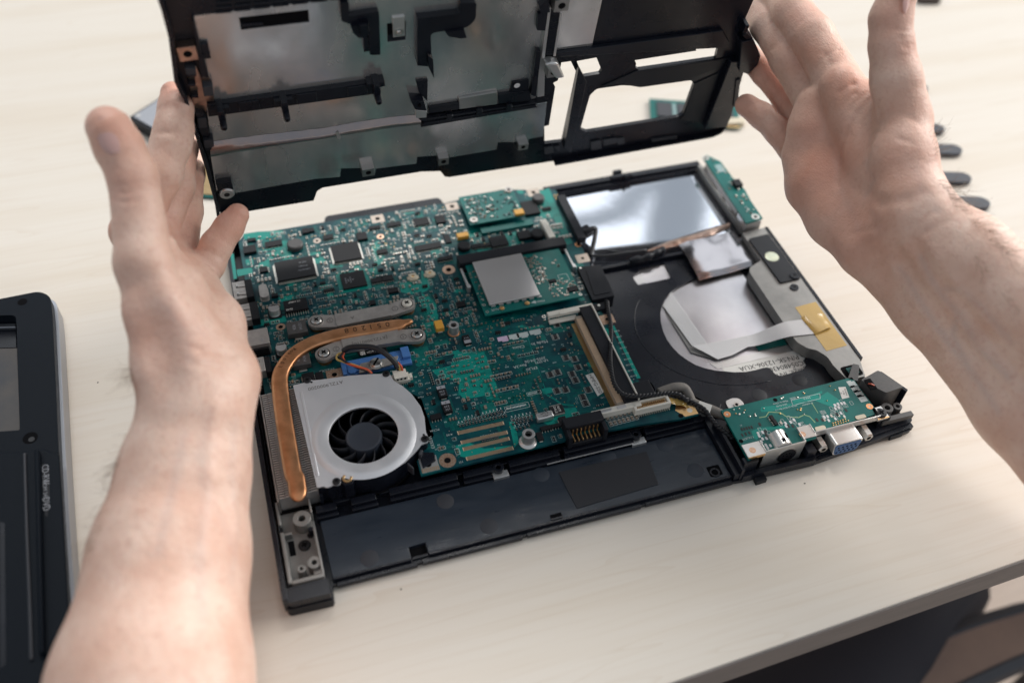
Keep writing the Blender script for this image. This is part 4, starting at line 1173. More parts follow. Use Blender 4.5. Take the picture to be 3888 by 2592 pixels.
# ------------------------------------------------------------------ motherboard
ZB = 14.0
bp = [(48, 253.2), (124, 253.6), (124.5, 255), (146, 255.6), (147, 253.5), (165, 252.6), (186, 250.2), (197, 250.4), (197.4, 256.5), (188, 260), (176, 262.5), (174.6, 300), (174, 345), (181.5, 371), (184.5, 444), (150, 453.2), (111, 449.4), (34, 451), (-15, 451), (-18.2, 446), (-18.4, 322), (40, 322), (59.5, 300), (60, 275), (48, 262)]
mbd = B('motherboard', MB().prism(bp, ZB - 1.6, ZB, pcb), .08)
def Mp(name, mb, bevel=0.0, **k): return mb.build(name, mbd, bevel, **k)
OCC = np.zeros((520, 460), bool)                       # half-millimetre map of what already stands on the board
def occ(x0, y0, x1, y1, pad=.35):
    i0, i1 = int((min(x0, x1) - pad + 20) * 2), int((max(x0, x1) + pad + 20) * 2) + 1
    j0, j1 = int((min(y0, y1) - pad - 240) * 2), int((max(y0, y1) + pad - 240) * 2) + 1
    OCC[max(i0, 0):max(i1, 0), max(j0, 0):max(j1, 0)] = True
def free(x0, y0, x1, y1):
    i0, i1 = int((x0 + 20) * 2), int((x1 + 20) * 2) + 1
    j0, j1 = int((y0 - 240) * 2), int((y1 - 240) * 2) + 1
    if i0 < 0 or j0 < 0 or i1 > 520 or j1 > 460: return False
    return not OCC[i0:i1, j0:j1].any()
def inside(x, y):
    c = False
    for (x0, y0), (x1, y1) in zip(bp, bp[1:] + bp[:1]):
        if (y0 > y) != (y1 > y) and x < (x1 - x0) * (y - y0) / (y1 - y0) + x0: c = not c
    return c
def R(k, BL, TR, z=ZB + 1):
    a, b = W(*k(*BL), z), W(*k(*TR), z)
    return min(a[0], b[0]), min(a[1], b[1]), max(a[0], b[0]), max(a[1], b[1])
def chip(r, h=1.6, pins='', pitch=.8, m_=None, plen=.9, name='chip', z=ZB, bevel=.12):
    x0, y0, x1, y1 = r
    b = MB().box(x0, y0, z + .15, x1, y1, z + h, m_ or chipblack)
    def leg(x, y, dx, dy):
        b.box(x - .19 if dy else x, y - .19 if dx else y, z + .02, x + (.19 if dy else dx), y + (.19 if dx else dy), z + .22, solder)
        b.box(x - .19 if dy else x, y - .19 if dx else y, z + .2, x + (.19 if dy else dx * .35), y + (.19 if dx else dy * .35), z + h * .55, solder)
    if 'n' in pins or 's' in pins:
        n = max(2, int((x1 - x0 - .6) / pitch))
        for i in range(n):
            x = x0 + .5 + (x1 - x0 - 1.0) * i / max(1, n - 1)
            if 's' in pins: leg(x, y0, 0, -plen)
            if 'n' in pins: leg(x, y1, 0, plen)
    if 'e' in pins or 'w' in pins:
        n = max(2, int((y1 - y0 - .6) / pitch))
        for i in range(n):
            y = y0 + .5 + (y1 - y0 - 1.0) * i / max(1, n - 1)
            if 'w' in pins: leg(x0, y, -plen, 0)
            if 'e' in pins: leg(x1, y, plen, 0)
    p = plen if pins else 0
    occ(x0 - p * ('w' in pins), y0 - p * ('s' in pins), x1 + p * ('e' in pins), y1 + p * ('n' in pins))
    o = Mp(name, b, bevel if not pins else 0)
    return o
def marks(r, z, n=3, m_=None, wfrac=.6):
    """faint rows of print on a chip, as short dashes"""
    b = MB()
    x0, y0, x1, y1 = r
    for i in range(n):
        y = y0 + (y1 - y0) * (.30 + .42 * i / max(1, n - 1))
        x = x0 + (x1 - x0) * (.5 - wfrac / 2)
        while x < x0 + (x1 - x0) * (.5 + wfrac / 2):
            l = rnd.uniform(.5, .9); b.rect(x, y, z, l * .8, .55, m_ or greyprint); x += l + .25
    return b
prints = MB()
# --- large packages, far left quarter
r = R(kA, (600, 985), (905, 760), 16); chip(r, 2.4, 'nsew', .5, plen=1.2)
x0, y0, x1, y1 = r
for i, s_ in enumerate(('WPC87591', 'VPCN01', 'A23 46')): lettering(s_, x0 + (x1 - x0) * .72, y0 + (y1 - y0) * (.36 + .2 * i), ZB + 2.42, 1.5, greyprint, mbd)
chip(R(kA, (1105, 810), (1310, 622), 16), 1.8, 'nsew', .5, plen=1.0)
r = R(kA, (1185, 1045), (1360, 872), 16); chip(r, 1.4); MB().prism(rectp(r[0] - 2.2, r[1] - 2.0, r[2] + 2.2, r[3] + 2.0), ZB, ZB + .07, pour).build('chip_land', mbd)
for i in range(4): lettering(('RTL8100', '5B12', 'TAIWAN', 'G2')[i], r[0] + 2.6 + i * 1.4, (r[1] + r[3]) / 2, ZB + 1.43, 1.3, greyprint, mbd, rot=PI / 2)
r = R(kA, (665, 1255), (850, 1118), 17); chip(r, 2.6, 'ns', 1.15, plen=1.8)
lettering('LF-H80P', (r[0] + r[2]) / 2 - .5, r[3] - 1.9, ZB + 2.62, 1.9, label_paper, mbd, rot=PI); lettering('0538', r[0] + 2.6, r[1] + 1.7, ZB + 2.62, 1.9, label_paper, mbd, rot=PI)
for BL, TR, h, p in (((490, 680), (632, 610), 1.2, 'ns'), ((300, 745), (400, 665), 2.2, ''), ((330, 630), (400, 592), 1.2, ''), ((1490, 742), (1570, 690), 1.4, 's'), ((1440, 1000), (1530, 945), 1.4, 's'), ((1535, 985), (1622, 925), 1.4, 's'), ((1590, 1092), (1668, 1035), 1.5, 'ew'),
                     ((1835, 715), (2045, 630), 1.2, 'ns'), ((1580, 498), (1690, 445), 1.2, 'ns'), ((1825, 490), (1935, 405), 1.2, 'nsew'), ((2020, 470), (2080, 395), 1.6, ''), ((1315, 622), (1385, 545), 1.8, ''), ((440, 905), (505, 850), 1.4, 'ew'), ((1010, 1080), (1100, 1040), 1.4, 'ns'),
                     ((1425, 1195), (1465, 1150), 1.4, 'w'), ((2205, 1215), (2265, 1160), 1.4, 'w'), ((820, 560), (870, 510), 1.6, ''), ((880, 545), (920, 505), 1.5, ''), ((1420, 520), (1510, 480), 1.2, 'ns'), ((1010, 610), (1090, 560), 1.2, 'ns'), ((545, 1130), (600, 1095), 2.0, ''), ((2105, 640), (2125, 560), 1, '')):
    chip(R(kA, BL, TR), h, p, .9, plen=.8)
def roundpart(k, x, y, r, h, m_, name, z=ZB, mtop=None):
    a = W(*k(x, y), z + h)
    b = MB().lathe(a[0], a[1], [(r * .92, z), (r, z + h * .2), (r, z + h * .8), (r * .85, z + h)], m_, 20)
    if mtop: b.cyl(a[0], a[1], z + h, z + h + .05, r * .6, mtop, 16)
    occ(a[0] - r, a[1] - r, a[0] + r, a[1] + r)
    return Mp(name, b)
roundpart(kA, 750, 640, 4.8, 3.6, chipgrey, 'power_inductor'); roundpart(kA, 2262, 655, 4.0, 3.2, chipblack, 'power_inductor')
roundpart(kB, 1045, 225, 4.0, 4.5, chipgrey, 'power_inductor'); roundpart(kB, 1035, 545, 4.2, 3.6, chipblack, 'power_inductor')
def tantal(k, x, y, wx, wy, h, m_=tant, rot=0, name='tantalum_capacitor', z=ZB):
    a = W(*k(x, y), z + h)
    b = MB().box(a[0] - wx / 2, a[1] - wy / 2, z + .3, a[0] + wx / 2, a[1] + wy / 2, z + h, m_)
    if wx > wy: b.box(a[0] - wx / 2 - .4, a[1] - wy * .3, z, a[0] + wx / 2 + .4, a[1] + wy * .3, z + .6, solder)
    else: b.box(a[0] - wx * .3, a[1] - wy / 2 - .5, z, a[0] + wx * .3, a[1] + wy / 2 + .5, z + .7, solder)
    occ(a[0] - wx / 2 - .4, a[1] - wy / 2 - .5, a[0] + wx / 2 + .4, a[1] + wy / 2 + .5)
    return Mp(name, b, .2), a
tantal(kA, 2250, 565, 7.2, 4.0, 2.8); tantal(kA, 2040, 1365, 4.4, 6.2, 3.2); tantal(kC, 1800, 195, .01, .01, .02)
for x, y in ((1830, 785), (1873, 920)):
    o, a = tantal(kC, x, y, 4.6, 7.3, 2.6, chipblack)
    MB().box(a[0] - 2.25, a[1] + 1.5, ZB + 2.58, a[0] + 2.25, a[1] + 3.6, ZB + 2.63, greyprint).build('polarity_band', mbd)
    lettering('330', a[0], a[1] - .2, ZB + 2.64, 1.9, greyprint, mbd); lettering('e50', a[0], a[1] - 2.2, ZB + 2.64, 1.7, greyprint, mbd); lettering('+', a[0], a[1] + 2.5, ZB + 2.66, 2.4, chipblack, mbd)
o, a = tantal(kC, 2050, 320, 4.0, 6.4, 2.4, chipblack); MB().box(a[0] - 1.9, a[1] - 3.1, ZB + 2.38, a[0] + 1.9, a[1] - .8, ZB + 2.43, greyprint).build('polarity_band', mbd); lettering('E+3', a[0], a[1] + .8, ZB + 2.44, 1.6, greyprint, mbd)
# plated screw holes and tinned pads
def padring(k, x, y, ro, ri, m_, sq=0, z=ZB):
    a = W(*k(x, y), z)
    b = MB()
    if sq: b.prism(rectp(a[0] - sq, a[1] - sq * .9, a[0] + sq, a[1] + sq * .9, .5), z, z + .09, m_)
    b.ring(a[0], a[1], z + .02, z + .12, ro, ri, m_, 26); b.cyl(a[0], a[1], z + .09, z + .11, ri, hole, 20)
    occ(a[0] - max(ro, sq), a[1] - max(ro, sq), a[0] + max(ro, sq), a[1] + max(ro, sq))
    return Mp('screw_hole_pad', b)
padring(kA, 1490, 425, 2.6, 1.5, warmpad, 4.0); padring(kA, 2155, 315, 2.4, 1.5, warmpad, 4.0); padring(kA, 950, 622, 2.3, .9, warmpad); padring(kA, 1515, 585, 2.2, 1.0, pad_copper); padring(kA, 2125, 880, 3.8, 1.6, pad_copper); padring(kA, 625, 1390, 2.6, 1.3, pad_copper)
padring(kB, 1000, 190, 2.4, 1.4, warmpad, 4.0); padring(kB, 1400, 655, 2.2, 1.0, copper); padring(kB, 1440, 778, 2.4, 1.0, warmpad, 4.0); padring(kE, 1660, 145, 2.8, 1.2, pad_copper, 4.0); padring(kE, 233, 1405, 4.3, 1.7, pad_copper); padring(kC, 870, 640, 2.2, 1.4, pad_copper, 4.2); padring(kE, 1095, 122, 1.2, .6, solder)
b = MB(); a = W(*kE(60, 1440), ZB); b.prism(rectp(a[0] - 4, a[1] - 4.5, a[0] + 5, a[1] + 4.5), ZB, ZB + .09, tin); b.cyl(a[0], a[1], ZB + .1, ZB + .13, 1.7, hole, 20)
for i in range(9): b.box(a[0] - 3.8 + i * 1.0, a[1] - 4.3, ZB + .08, a[0] - 3.3 + i * 1.0, a[1] - 2, ZB + .14, gold)
Mp('screw_hole_pad', b)
# antenna sockets, crystal, electrolytic cans
for x, y in ((1805, 935), (1955, 905)):
    a = W(*kA(x, y), ZB + 2); b = MB().box(a[0] - 2.3, a[1] - 2.6, ZB, a[0] + 2.3, a[1] + 2.6, ZB + 1.6, cream); b.box(a[0] - 3.4, a[1] - 1.4, ZB, a[0] + 3.4, a[1] + 1.2, ZB + .9, cream); b.ring(a[0], a[1], ZB + 1.6, ZB + 2.2, 2.0, 1.1, cream, 16, inner=gold)
    occ(a[0] - 3.4, a[1] - 2.6, a[0] + 3.4, a[1] + 2.6); Mp('antenna_socket', b, .2)
a = W(*kA(472, 1070), ZB + 3)
b = MB().prism(rp([(a[0] - 2.3, a[1] - 5.4), (a[0] + 2.3, a[1] - 5.4), (a[0] + 2.3, a[1] + 5.4), (a[0] - 2.3, a[1] + 5.4)], 2.2), ZB, ZB + 3.4, castzinc); b.prism(rp([(a[0] - 2.6, a[1] - 5.8), (a[0] + 2.6, a[1] - 5.8), (a[0] + 2.6, a[1] + 5.8), (a[0] - 2.6, a[1] + 5.8)], 2.4), ZB, ZB + .5, castzinc); occ(a[0] - 2.6, a[1] - 5.8, a[0] + 2.6, a[1] + 5.8); Mp('crystal', b, .5)
def can(k, x, y, r, h, sq=True, tilt=None):
    a = W(*k(x, y), ZB + h)
    b = MB()
    if sq: b.prism(rp([(a[0] - r - .4, a[1] - r - .4), (a[0] + r + .4, a[1] - r - .4), (a[0] + r + .4, a[1] + r + .4), (a[0] - r - .4, a[1] + r + .4)], [.2, 1, 1, .2]), ZB, ZB + .9, chipblack)
    b.lathe(a[0], a[1], [(r, ZB + .9), (r, ZB + 1.3), (r * .93, ZB + 1.6), (r, ZB + 1.9), (r, ZB + h - .4), (r * .93, ZB + h)], tin, 24)
    b.prism(circ(a[0], a[1], r * .86, 14, .5, 2.5), ZB + h, ZB + h + .03, chipgrey)
    occ(a[0] - r, a[1] - r, a[0] + r, a[1] + r)
    return Mp('electrolytic_capacitor', b, .1)
can(kA, 562, 1218, 3.1, 5.6); can(kC, 392, 392, 3.0, 5)
# black flat power inductors with print
for k, BL, TR, s1, s2 in ((kA, (690, 1462), (845, 1320), 'R56', 'H151'), (kC, (498, 570), (640, 440), 'R5', 'H16')):
    r = R(k, BL, TR, ZB + 4); chip(r, 4.2, m_=chipgrey, name='power_inductor', bevel=.5)
    b = MB().box((r[0] + r[2]) / 2 - 2.2, r[1] - 1.6, ZB, (r[0] + r[2]) / 2 + 2.2, r[1], ZB + .8, solder); Mp('solder_tab', b, .3)
    lettering(s1, (r[0] + r[2]) / 2 - 1.3, (r[1] + r[3]) / 2, ZB + 4.22, 2.4, greyprint, mbd, rot=PI / 2); lettering(s2, (r[0] + r[2]) / 2 + 2.0, (r[1] + r[3]) / 2, ZB + 4.22, 2.4, greyprint, mbd, rot=PI / 2)
# ports on the left edge
def usbport(k, BL, TR):
    x0, y0, x1, y1 = R(k, BL, TR, ZB + 5)
    b = MB()
    b.box(x0, y0, ZB + .1, x0 + (x1 - x0) * .62, y1, ZB + 5.0, castzinc); b.box(x0 + (x1 - x0) * .62, y0 - .2, ZB, x1, y1 + .2, ZB + 5.2, chipblack)
    for f in (.27, .73):
        y = y0 + (y1 - y0) * f
        b.prism([(x0 + 1.5, y - 1.2), (x0 + (x1 - x0) * .6, y - 1.7), (x0 + (x1 - x0) * .6, y + 1.7), (x0 + 1.5, y + 1.2)], ZB + 5, ZB + 5.06, hole)
        b.prism([(x0 + 1.9, y - .9), (x0 + (x1 - x0) * .62, y - 1.3), (x0 + (x1 - x0) * .62, y + 1.3), (x0 + 1.9, y + .9)], ZB + 5.02, ZB + 5.3, castzinc)
        b.lathe(x0 + 2.4, y, [(.9, ZB + 5.2), (.6, ZB + 5.9), (.1, ZB + 6)], tin, 10)
    b.box(x0 - .3, y0 - .25, ZB + .1, x0 + .4, y1 + .25, ZB + 5.2, castzinc)
    occ(x0, y0, x1, y1); Mp('usb_port', b, .2)
usbport(kA, (218, 1145), (360, 965)); usbport(kA, (250, 1345), (412, 1165))
r = R(kA, (330, 1560), (500, 1385), ZB + 9); r = (-24.5, r[1], r[2], r[3])
b = MB().box(*r[:2], ZB - 2, r[2], r[3], ZB + 8.5, castzinc); b.box(r[2] - .1, r[1] + 1, ZB + 5, r[2] + .3, r[1] + 3, ZB + 7, hole); b.box(r[2] - .1, r[3] - 3, ZB + 5, r[2] + .3, r[3] - 1, ZB + 7, hole); b.box(-24.4, r[1] - 1.2, ZB - 2, r[2] - 1, r[1] - .05, ZB + 6, chipblack); occ(*r); Mp('network_port', b, .3)
lettering('63', r[2] - 4, (r[1] + r[3]) / 2 - 3, ZB + 8.53, 2.2, greyprint, mbd, rot=PI / 2)
r = R(kC, (200, 610), (285, 465), ZB + 6); r = (-24.5, r[1], r[2], r[3])
b = MB().box(*r[:2], ZB - 2, r[2] - 3, r[3], ZB + 6, castzinc); b.box(r[2] - 3, r[1] - 1, ZB - 1, r[2], r[3], ZB + 5.4, chipblack); occ(*r); Mp('modem_port', b, .3)
lettering('50', r[2] - 6, (r[1] + r[3]) / 2 + 2, ZB + 6.03, 2.2, chipblack, mbd)
# --- mini card in its long black connector, far middle
x0, y0, x1, y1 = R(kB, (330, 830), (1275, 580), ZB + 6)
a, c = W(*kB(345, 790), ZB + 7), W(*kB(1265, 605), ZB + 7)
yc = (a[1] + c[1]) / 2
b = MB().box(a[0] - 1, yc - 3.6, ZB, c[0] + 1, yc + 3.6, ZB + 6.5, black_matt); b.box(a[0] - 1, yc - 5.2, ZB, c[0] + 1, yc - 3.6, ZB + 3.2, black_matt)
for xx in (a[0], c[0]): b.box(xx - 1.2, yc - 20, ZB + 2.4, xx + .2, yc - 5, ZB + 4.2, tin); b.box(xx - 1.4, yc - 22, ZB, xx + .8, yc - 19, ZB + 4.6, tin)
occ(a[0] - 2, yc - 22, c[0] + 2, yc + 3.6); mc = Mp('card_connector', b, .3)
ZC = 18.6
cpts = [(W(*kB(570, 1290), ZC)), (W(*kB(1440, 1115), ZC)), None, None]
cx0, cy0 = cpts[0]; cx1 = cpts[1][0]
card = Mp('wireless_card', MB().box(cx0, cy0, ZC - 1, cx1, yc - 4, ZC, pcb2), .08)
occ(cx0, cy0, cx1, yc)
s_ = [W(*kB(*p), ZC + 2.4) for p in ((460, 810), (895, 730), (1060, 1105), (600, 1185))]
sx0, sx1, sy0, sy1 = (s_[0][0] + s_[3][0]) / 2, (s_[1][0] + s_[2][0]) / 2, (s_[2][1] + s_[3][1]) / 2, (s_[0][1] + s_[1][1]) / 2
LP = []
b = MB().box(sx0, sy0, ZC + .9, sx1, sy1, ZC + 2.4, shieldcard)
Mp('rf_shield', b, .3)
b = MB()
for i in range(7): b.box(sx0 + 1 + i * 4.6, sy0 - .5, ZC, sx0 + 3.6 + i * 4.6, sy0 + .4, ZC + .9, tin)
for x, y in ((720, 1220), (945, 1175)):
    a = W(*kB(x, y), ZC + .5); b.lathe(a[0], a[1], [(1.5, ZC), (1.5, ZC + .5), (.7, ZC + .6), (.7, ZC + 1.1)], gold, 16)
for x, y in ((588, 1255), (1420, 1100), (560, 1195)):
    a = W(*kB(x, y), ZC); b.ring(a[0], a[1], ZC, ZC + .08, 1.0, .5, solder, 14)
for _ in range(150):
    t = rnd.random()
    if t < .5: x, y = rnd.uniform(sx1 + 1, sx1 + 9), rnd.uniform(yc - 30, yc - 6)
    elif t < .75: x, y = rnd.uniform(sx1 + 6, cx1 - 1), rnd.uniform(cy0 + 3, cy0 + 14)
    elif t < .9: x, y = rnd.uniform(cx0 + .5, sx0 - .6), rnd.uniform(cy0 + 8, yc - 8)
    else: x, y = rnd.uniform(sx1 + 1, cx1 - 2), rnd.uniform(cy0 + 10, yc - 6)
    l = rnd.uniform(.7, 1.3); v = rnd.random() < .5
    wx, wy = (l, .55) if v else (.55, l)
    b.box(x - wx / 2, y - wy / 2, ZC, x + wx / 2, y + wy / 2, ZC + .5, rnd.choice([capbrown, solder, resblack, capbrown])); b.box(x - wx / 2 - .2, y - wy / 2, ZC, x - wx / 2 + .05, y + wy / 2, ZC + .45, solder); b.box(x + wx / 2, y - wy / 2, ZC, x + wx / 2 + .25, y + wy / 2, ZC + .45, solder)
Mp('card_parts', b, kind='stuff')
for BL, TR in (((1320, 1085), (1385, 1030)), ((1145, 1005), (1195, 970))): chip(R(kB, BL, TR, ZC), 1.2, '', z=ZC)
a = W(*kB(1270, 950), ZC + .05)
b = MB()
for dx, dy, w_, h_ in ((-2.8, 0, .25, 5.6), (2.8, 0, .25, 5.6), (0, 2.8, 5.6, .25), (0, -2.8, 5.6, .25)): b.rect(a[0] + dx, a[1] + dy, ZC + .04, w_, h_, silk)
Mp('silkscreen_frame', b)
for s_, x, y in (('MAIN', 1060, 1160), ('AUX', 660, 1235)):
    a = W(*kB(x, y), ZC); lettering(s_, a[0], a[1], ZC + .05, 2.3, silk, mbd)
a = W(*kB(1000, 1170), ZC); MB().prism([(a[0] - 1.4, a[1]), (a[0] + 1.2, a[1] - 1.3), (a[0] + 1.2, a[1] + 1.3)], ZC + .01, ZC + .05, silk).build('arrow_mark', mbd)
# --- modem card near the far edge
ZD = 19.0
pts = [W(*kB(*p), ZD) for p in ((345, 228), (830, 150), (910, 400), (420, 478))]
mx0, mx1 = (pts[0][0] + pts[3][0]) / 2, (pts[1][0] + pts[2][0]) / 2
my0, my1 = (pts[2][1] + pts[3][1]) / 2, (pts[0][1] + pts[1][1]) / 2
Mp('modem_card', MB().box(mx0, my0, ZD - 1, mx1, my1, ZD, pcb2), .08); occ(mx0, my0 - 1, mx1 + 5, my1)
b = MB()
for _ in range(110):
    x, y = rnd.uniform(mx0 + 2, mx1 - 2), rnd.uniform(my0 + 2, my1 - 3)
    l = rnd.uniform(.8, 2.2); v = rnd.random() < .5
    wx, wy = (l, .7) if v else (.7, l)
    b.box(x - wx / 2, y - wy / 2, ZD, x + wx / 2, y + wy / 2, ZD + rnd.uniform(.4, .9), rnd.choice([capbrown, solder, resblack, resblack, silkdim]))
Mp('card_parts', b, kind='stuff')
tantal(kB, 872, 358, 6.0, 4.6, 2.0, z=ZD)
for x, y in ((468, 440), (778, 170)):
    a = W(*kB(x, y), ZD); MB().ring(a[0], a[1], ZD, ZD + .8, 2.5, 1.2, castzinc, 18, inner=hole).build('screw', mbd)
b = MB().box(mx0 + 6, my0 - 6, ZB, mx1 + 4, my0 - 1, ZB + 2, pcb2); Mp('riser_strip', b)
for BL, TR, h in (((1085, 350), (1150, 320), 1.6), ((875, 620), (960, 535), 2.4), ((635, 680), (745, 570), 1.6), ((455, 690), (525, 645), 1.4), ((540, 680), (610, 640), 1.4), ((930, 400), (1010, 265), 2.0), ((150, 805), (270, 755), 1.6)):
    chip(R(kB, BL, TR), h, 's' if h < 1.7 else '', .9, plen=.8)
a = W(*kB(1128, 505), ZB + 5); b = MB().box(a[0] - 2.1, a[1] - 8.5, ZB, a[0] + 2.1, a[1] + 8.5, ZB + 4.6, ivory, rot=.03); occ(a[0] - 2, a[1] - 8, a[0] + 2, a[1] + 8); Mp('wafer_connector', b, .4)
# hard disk connector along the right edge
b = MB()
p0, p1 = W(*kB(1200, 210), ZB + 1), W(*kB(1400, 600), ZB + 1)
for i in range(24):
    for j in (0, 1):
        x = p0[0] + (p1[0] - p0[0]) * i / 23 - 1.2 + j * 1.6; y = p0[1] + (p1[1] - p0[1]) * i / 23
        b.box(x, y - .35, ZB, x + .7, y + .35, ZB + .8, gold)
Mp('connector_pin', b, kind='stuff')
q0, q1 = W(*kB(1245, 215), ZB + 4), W(*kB(1440, 600), ZB + 4)
b = MB().prism([(q0[0] - 2.8, q0[1]), (q0[0] + 2.6, q0[1]), (q1[0] + 2.6, q1[1]), (q1[0] - 2.8, q1[1])], ZB, ZB + 4.4, black_matt); occ(p0[0] - 2, q1[1], q1[0] + 4, q0[1]); Mp('disk_connector', b, .3)
# --- black block and cables beside the keyboard plate
r = [W(*kB(*p), 17) for p in ((1390, 855), (1600, 835), (1725, 1110), (1530, 1150))]
Mp('cable_cover', MB().prism(rp(r, .6), 8, 17, black_matt), .3)
m = MB(); r2 = [W(*kB(*p), 17.1) for p in ((1470, 880), (1600, 860), (1690, 1080), (1545, 1110))]; m.prism(rp(r2, .6), 17, 17.35, black_matt); m.cyl(*W(*kB(1420, 865), 17), 16.9, 17.3, .7, solder, 12); m.cyl(*W(*kB(1585, 1195), 16), 13, 16, .9, solder, 12); m.box(*W(*kB(1545, 1250), 15), 12, *W(*kB(1650, 1170), 15), 15.6, black_matt)
Mp('cable_cover_rib', m, .15)
def cable(name, k, pts, r, m_, z, parent=None, n=8, sm=7, twist=False):
    P = [(*W(*k(p[0], p[1]), p[2] if len(p) > 2 else z), p[2] if len(p) > 2 else z) for p in pts]
    P = smoothpath(P, sm)
    b = MB()
    if twist:
        P = smoothpath(P, 3)
        b.tube(P, r * .72, m_, n=8)
        L_ = 0
        for s0 in (0, PI):
            Q = []; L_ = 0
            for i, p in enumerate(P):
                t = Vector(P[min(i + 1, len(P) - 1)]) - Vector(P[max(i - 1, 0)])
                t.normalize(); a_ = t.cross(Vector((0, 0, 1))).normalized(); c_ = a_.cross(t)
                if i: L_ += (Vector(p) - Vector(P[i - 1])).length
                g = s0 + L_ * 1.55
                Q.append(tuple(Vector(p) + a_ * r * .6 * math.cos(g) + c_ * r * .6 * math.sin(g)))
            b.tube(Q, r * .62, m_, n=6)
    else: b.tube(P, r, m_, n=n)
    return b.build(name, parent or base, smooth=180)
cable('antenna_cable', kB, [(1430, 520, 15), (1470, 540, 18), (1520, 515, 19), (1555, 520, 18), (1548, 600, 17), (1530, 680, 15), (1510, 760, 13)], 1.5, wire_black, 15)
m = MB(); a = W(*kB(1470, 530), 16); m.box(a[0] - 3.5, a[1] - 4, 13, a[0] + 3.2, a[1] + 3, 18, black_matt, rot=.4); B('cable_plug', m, .8)
cable('antenna_cable', kB, [(1510, 752, 13), (1640, 755, 12.5), (1820, 730, 12.5), (2010, 705, 12)], .9, wire_black, 12)
cable('antenna_cable', kB, [(1540, 715, 13), (1640, 705, 13.5), (1760, 722, 12.6), (2000, 700, 12)], .6, wire_black, 12)
m = MB(); m.tube(smoothpath([(*W(*kB(1860, 800), 10), 10), (*W(*kB(2000, 770), 11), 11), (*W(*kB(2100, 725), 11), 11), (*W(*kB(2160, 700), 10), 10)], 5), [1.2, 1.8, 2.2, 2.2] * 4, black_matt, n=10); B('tape_bundle', m, smooth=60)
cable('power_cable', kE, [(1655, -20, 16), (1665, 60, 16.6), (1690, 200, 17), (1690, 350, 19), (1685, 500, 21.5), (1700, 640, 21.8), (1730, 740, 21.5), (1800, 815, 21.5), (1920, 830, 21), (2060, 820, 20), (2200, 805, 19), (2300, 820, 18), (2380, 880, 17)], 1.15, wire_black, 18, twist=True)
cable('power_cable', kH, [(100, 455, 17), (200, 490, 16), (300, 530, 15), (400, 590, 14.5), (450, 650, 14), (520, 740, 13), (600, 800, 12), (660, 860, 10)], 1.15, wire_black, 15, twist=True)
cable('shielded_cable', kH, [(0, 450, 15), (80, 420, 15.5), (160, 400, 16), (230, 410, 15), (270, 470, 13), (300, 530, 11), (380, 570, 11), (470, 600, 11), (560, 640, 11), (640, 670, 11)], 2.7, greycable, 13)
m = MB(); p = [W(*kH(*q), 13.6) for q in ((335, 570), (370, 520), (480, 560), (455, 640))]; m.prism(p, 13.2, 13.7, label_paper); m.build('cable_label', base)
lettering('OE 30', *W(*kH(360, 590), 13.8), 13.75, 2.2, hole, base, rot=PI / 2)
m = MB(); p = [W(*kH(*q), 11) for q in ((320, 470), (350, 430), (565, 540), (545, 590))]; m.prism(p, 5.2, 10.5, black_matt); B('foam_block', m, .3)
# --- memory socket
slotpale = mat('slot_tan_plastic', (0.42, 0.34, 0.27), .5)
sx0, sx1 = 142.2, 168.4
yT, yB = 337.0, 262.4
b = MB()
b.box(160.4, yB + 2, ZB, 167.6, yT - 1.5, ZB + 5.4, black_matt); b.box(156.5, yB + 3, ZB, 160.4, yT - 6, ZB + 3.4, slotpale)
sock = Mp('memory_socket', b, .25); occ(156, yB, 169, yT)
b = MB(); b.box(167.7, yB + 2, ZB + 1, 168.5, yT - 1, ZB + 6.2, ivory); b.build('socket_rail', mbd, .1)
b = MB().box(141.5, yT - 3.4, ZB + 3, 168.3, yT, ZB + 5.2, ivory); b.box(141.5, yT - 6.5, ZB + 1, 158, yT - 3.4, ZB + 2.2, ivory); b.box(148, yT - 4.5, ZB + 5, 152, yT - 2.5, ZB + 6.3, ivory); b.build('latch_arm', mbd, .3)
b = MB().box(141, yB - 1.5, ZB + .5, 168.3, yB + 1.8, ZB + 4.8, ivory); b.box(143, yB - .8, ZB + 4.6, 152, yB + 1.2, ZB + 5.0, tin); b.box(155, yB - .8, ZB + 4.6, 160, yB + 1.2, ZB + 5.1, label_grey); b.build('latch_arm', mbd, .3)
b = MB()
for i in range(100):
    y = yB + 4.5 + (yT - yB - 13) * i / 99
    b.box(153.8, y - .16, ZB, 157, y + .16, ZB + .35, gold); b.box(156.6, y - .16, ZB + .3, 160.2, y + .16, ZB + 3.6, padgold)
Mp('socket_contact', b, kind='stuff'); occ(153, yB, 157, yT)
r = [W(*kE(*p), ZB + .1) for p in ((1465, 645), (1535, 622), (1635, 790), (1575, 832))]
MB().prism(r, ZB + .06, ZB + .14, label_paper).build('paper_sticker', mbd); occ(min(p[0] for p in r), min(p[1] for p in r), max(p[0] for p in r), max(p[1] for p in r))
cx_, cy_ = np.mean(r, 0); lettering('HMFG-550', cx_, cy_, ZB + .16, 3.0, hole, mbd, rot=math.atan2(r[2][1] - r[1][1], r[2][0] - r[1][0]))
r = R(kE, (1890, 860), (2010, 690), ZB + 4); chip((r[0], r[1], r[2] + 1, r[3]), 4.6, m_=black_matt, name='slot_connector', bevel=.4)
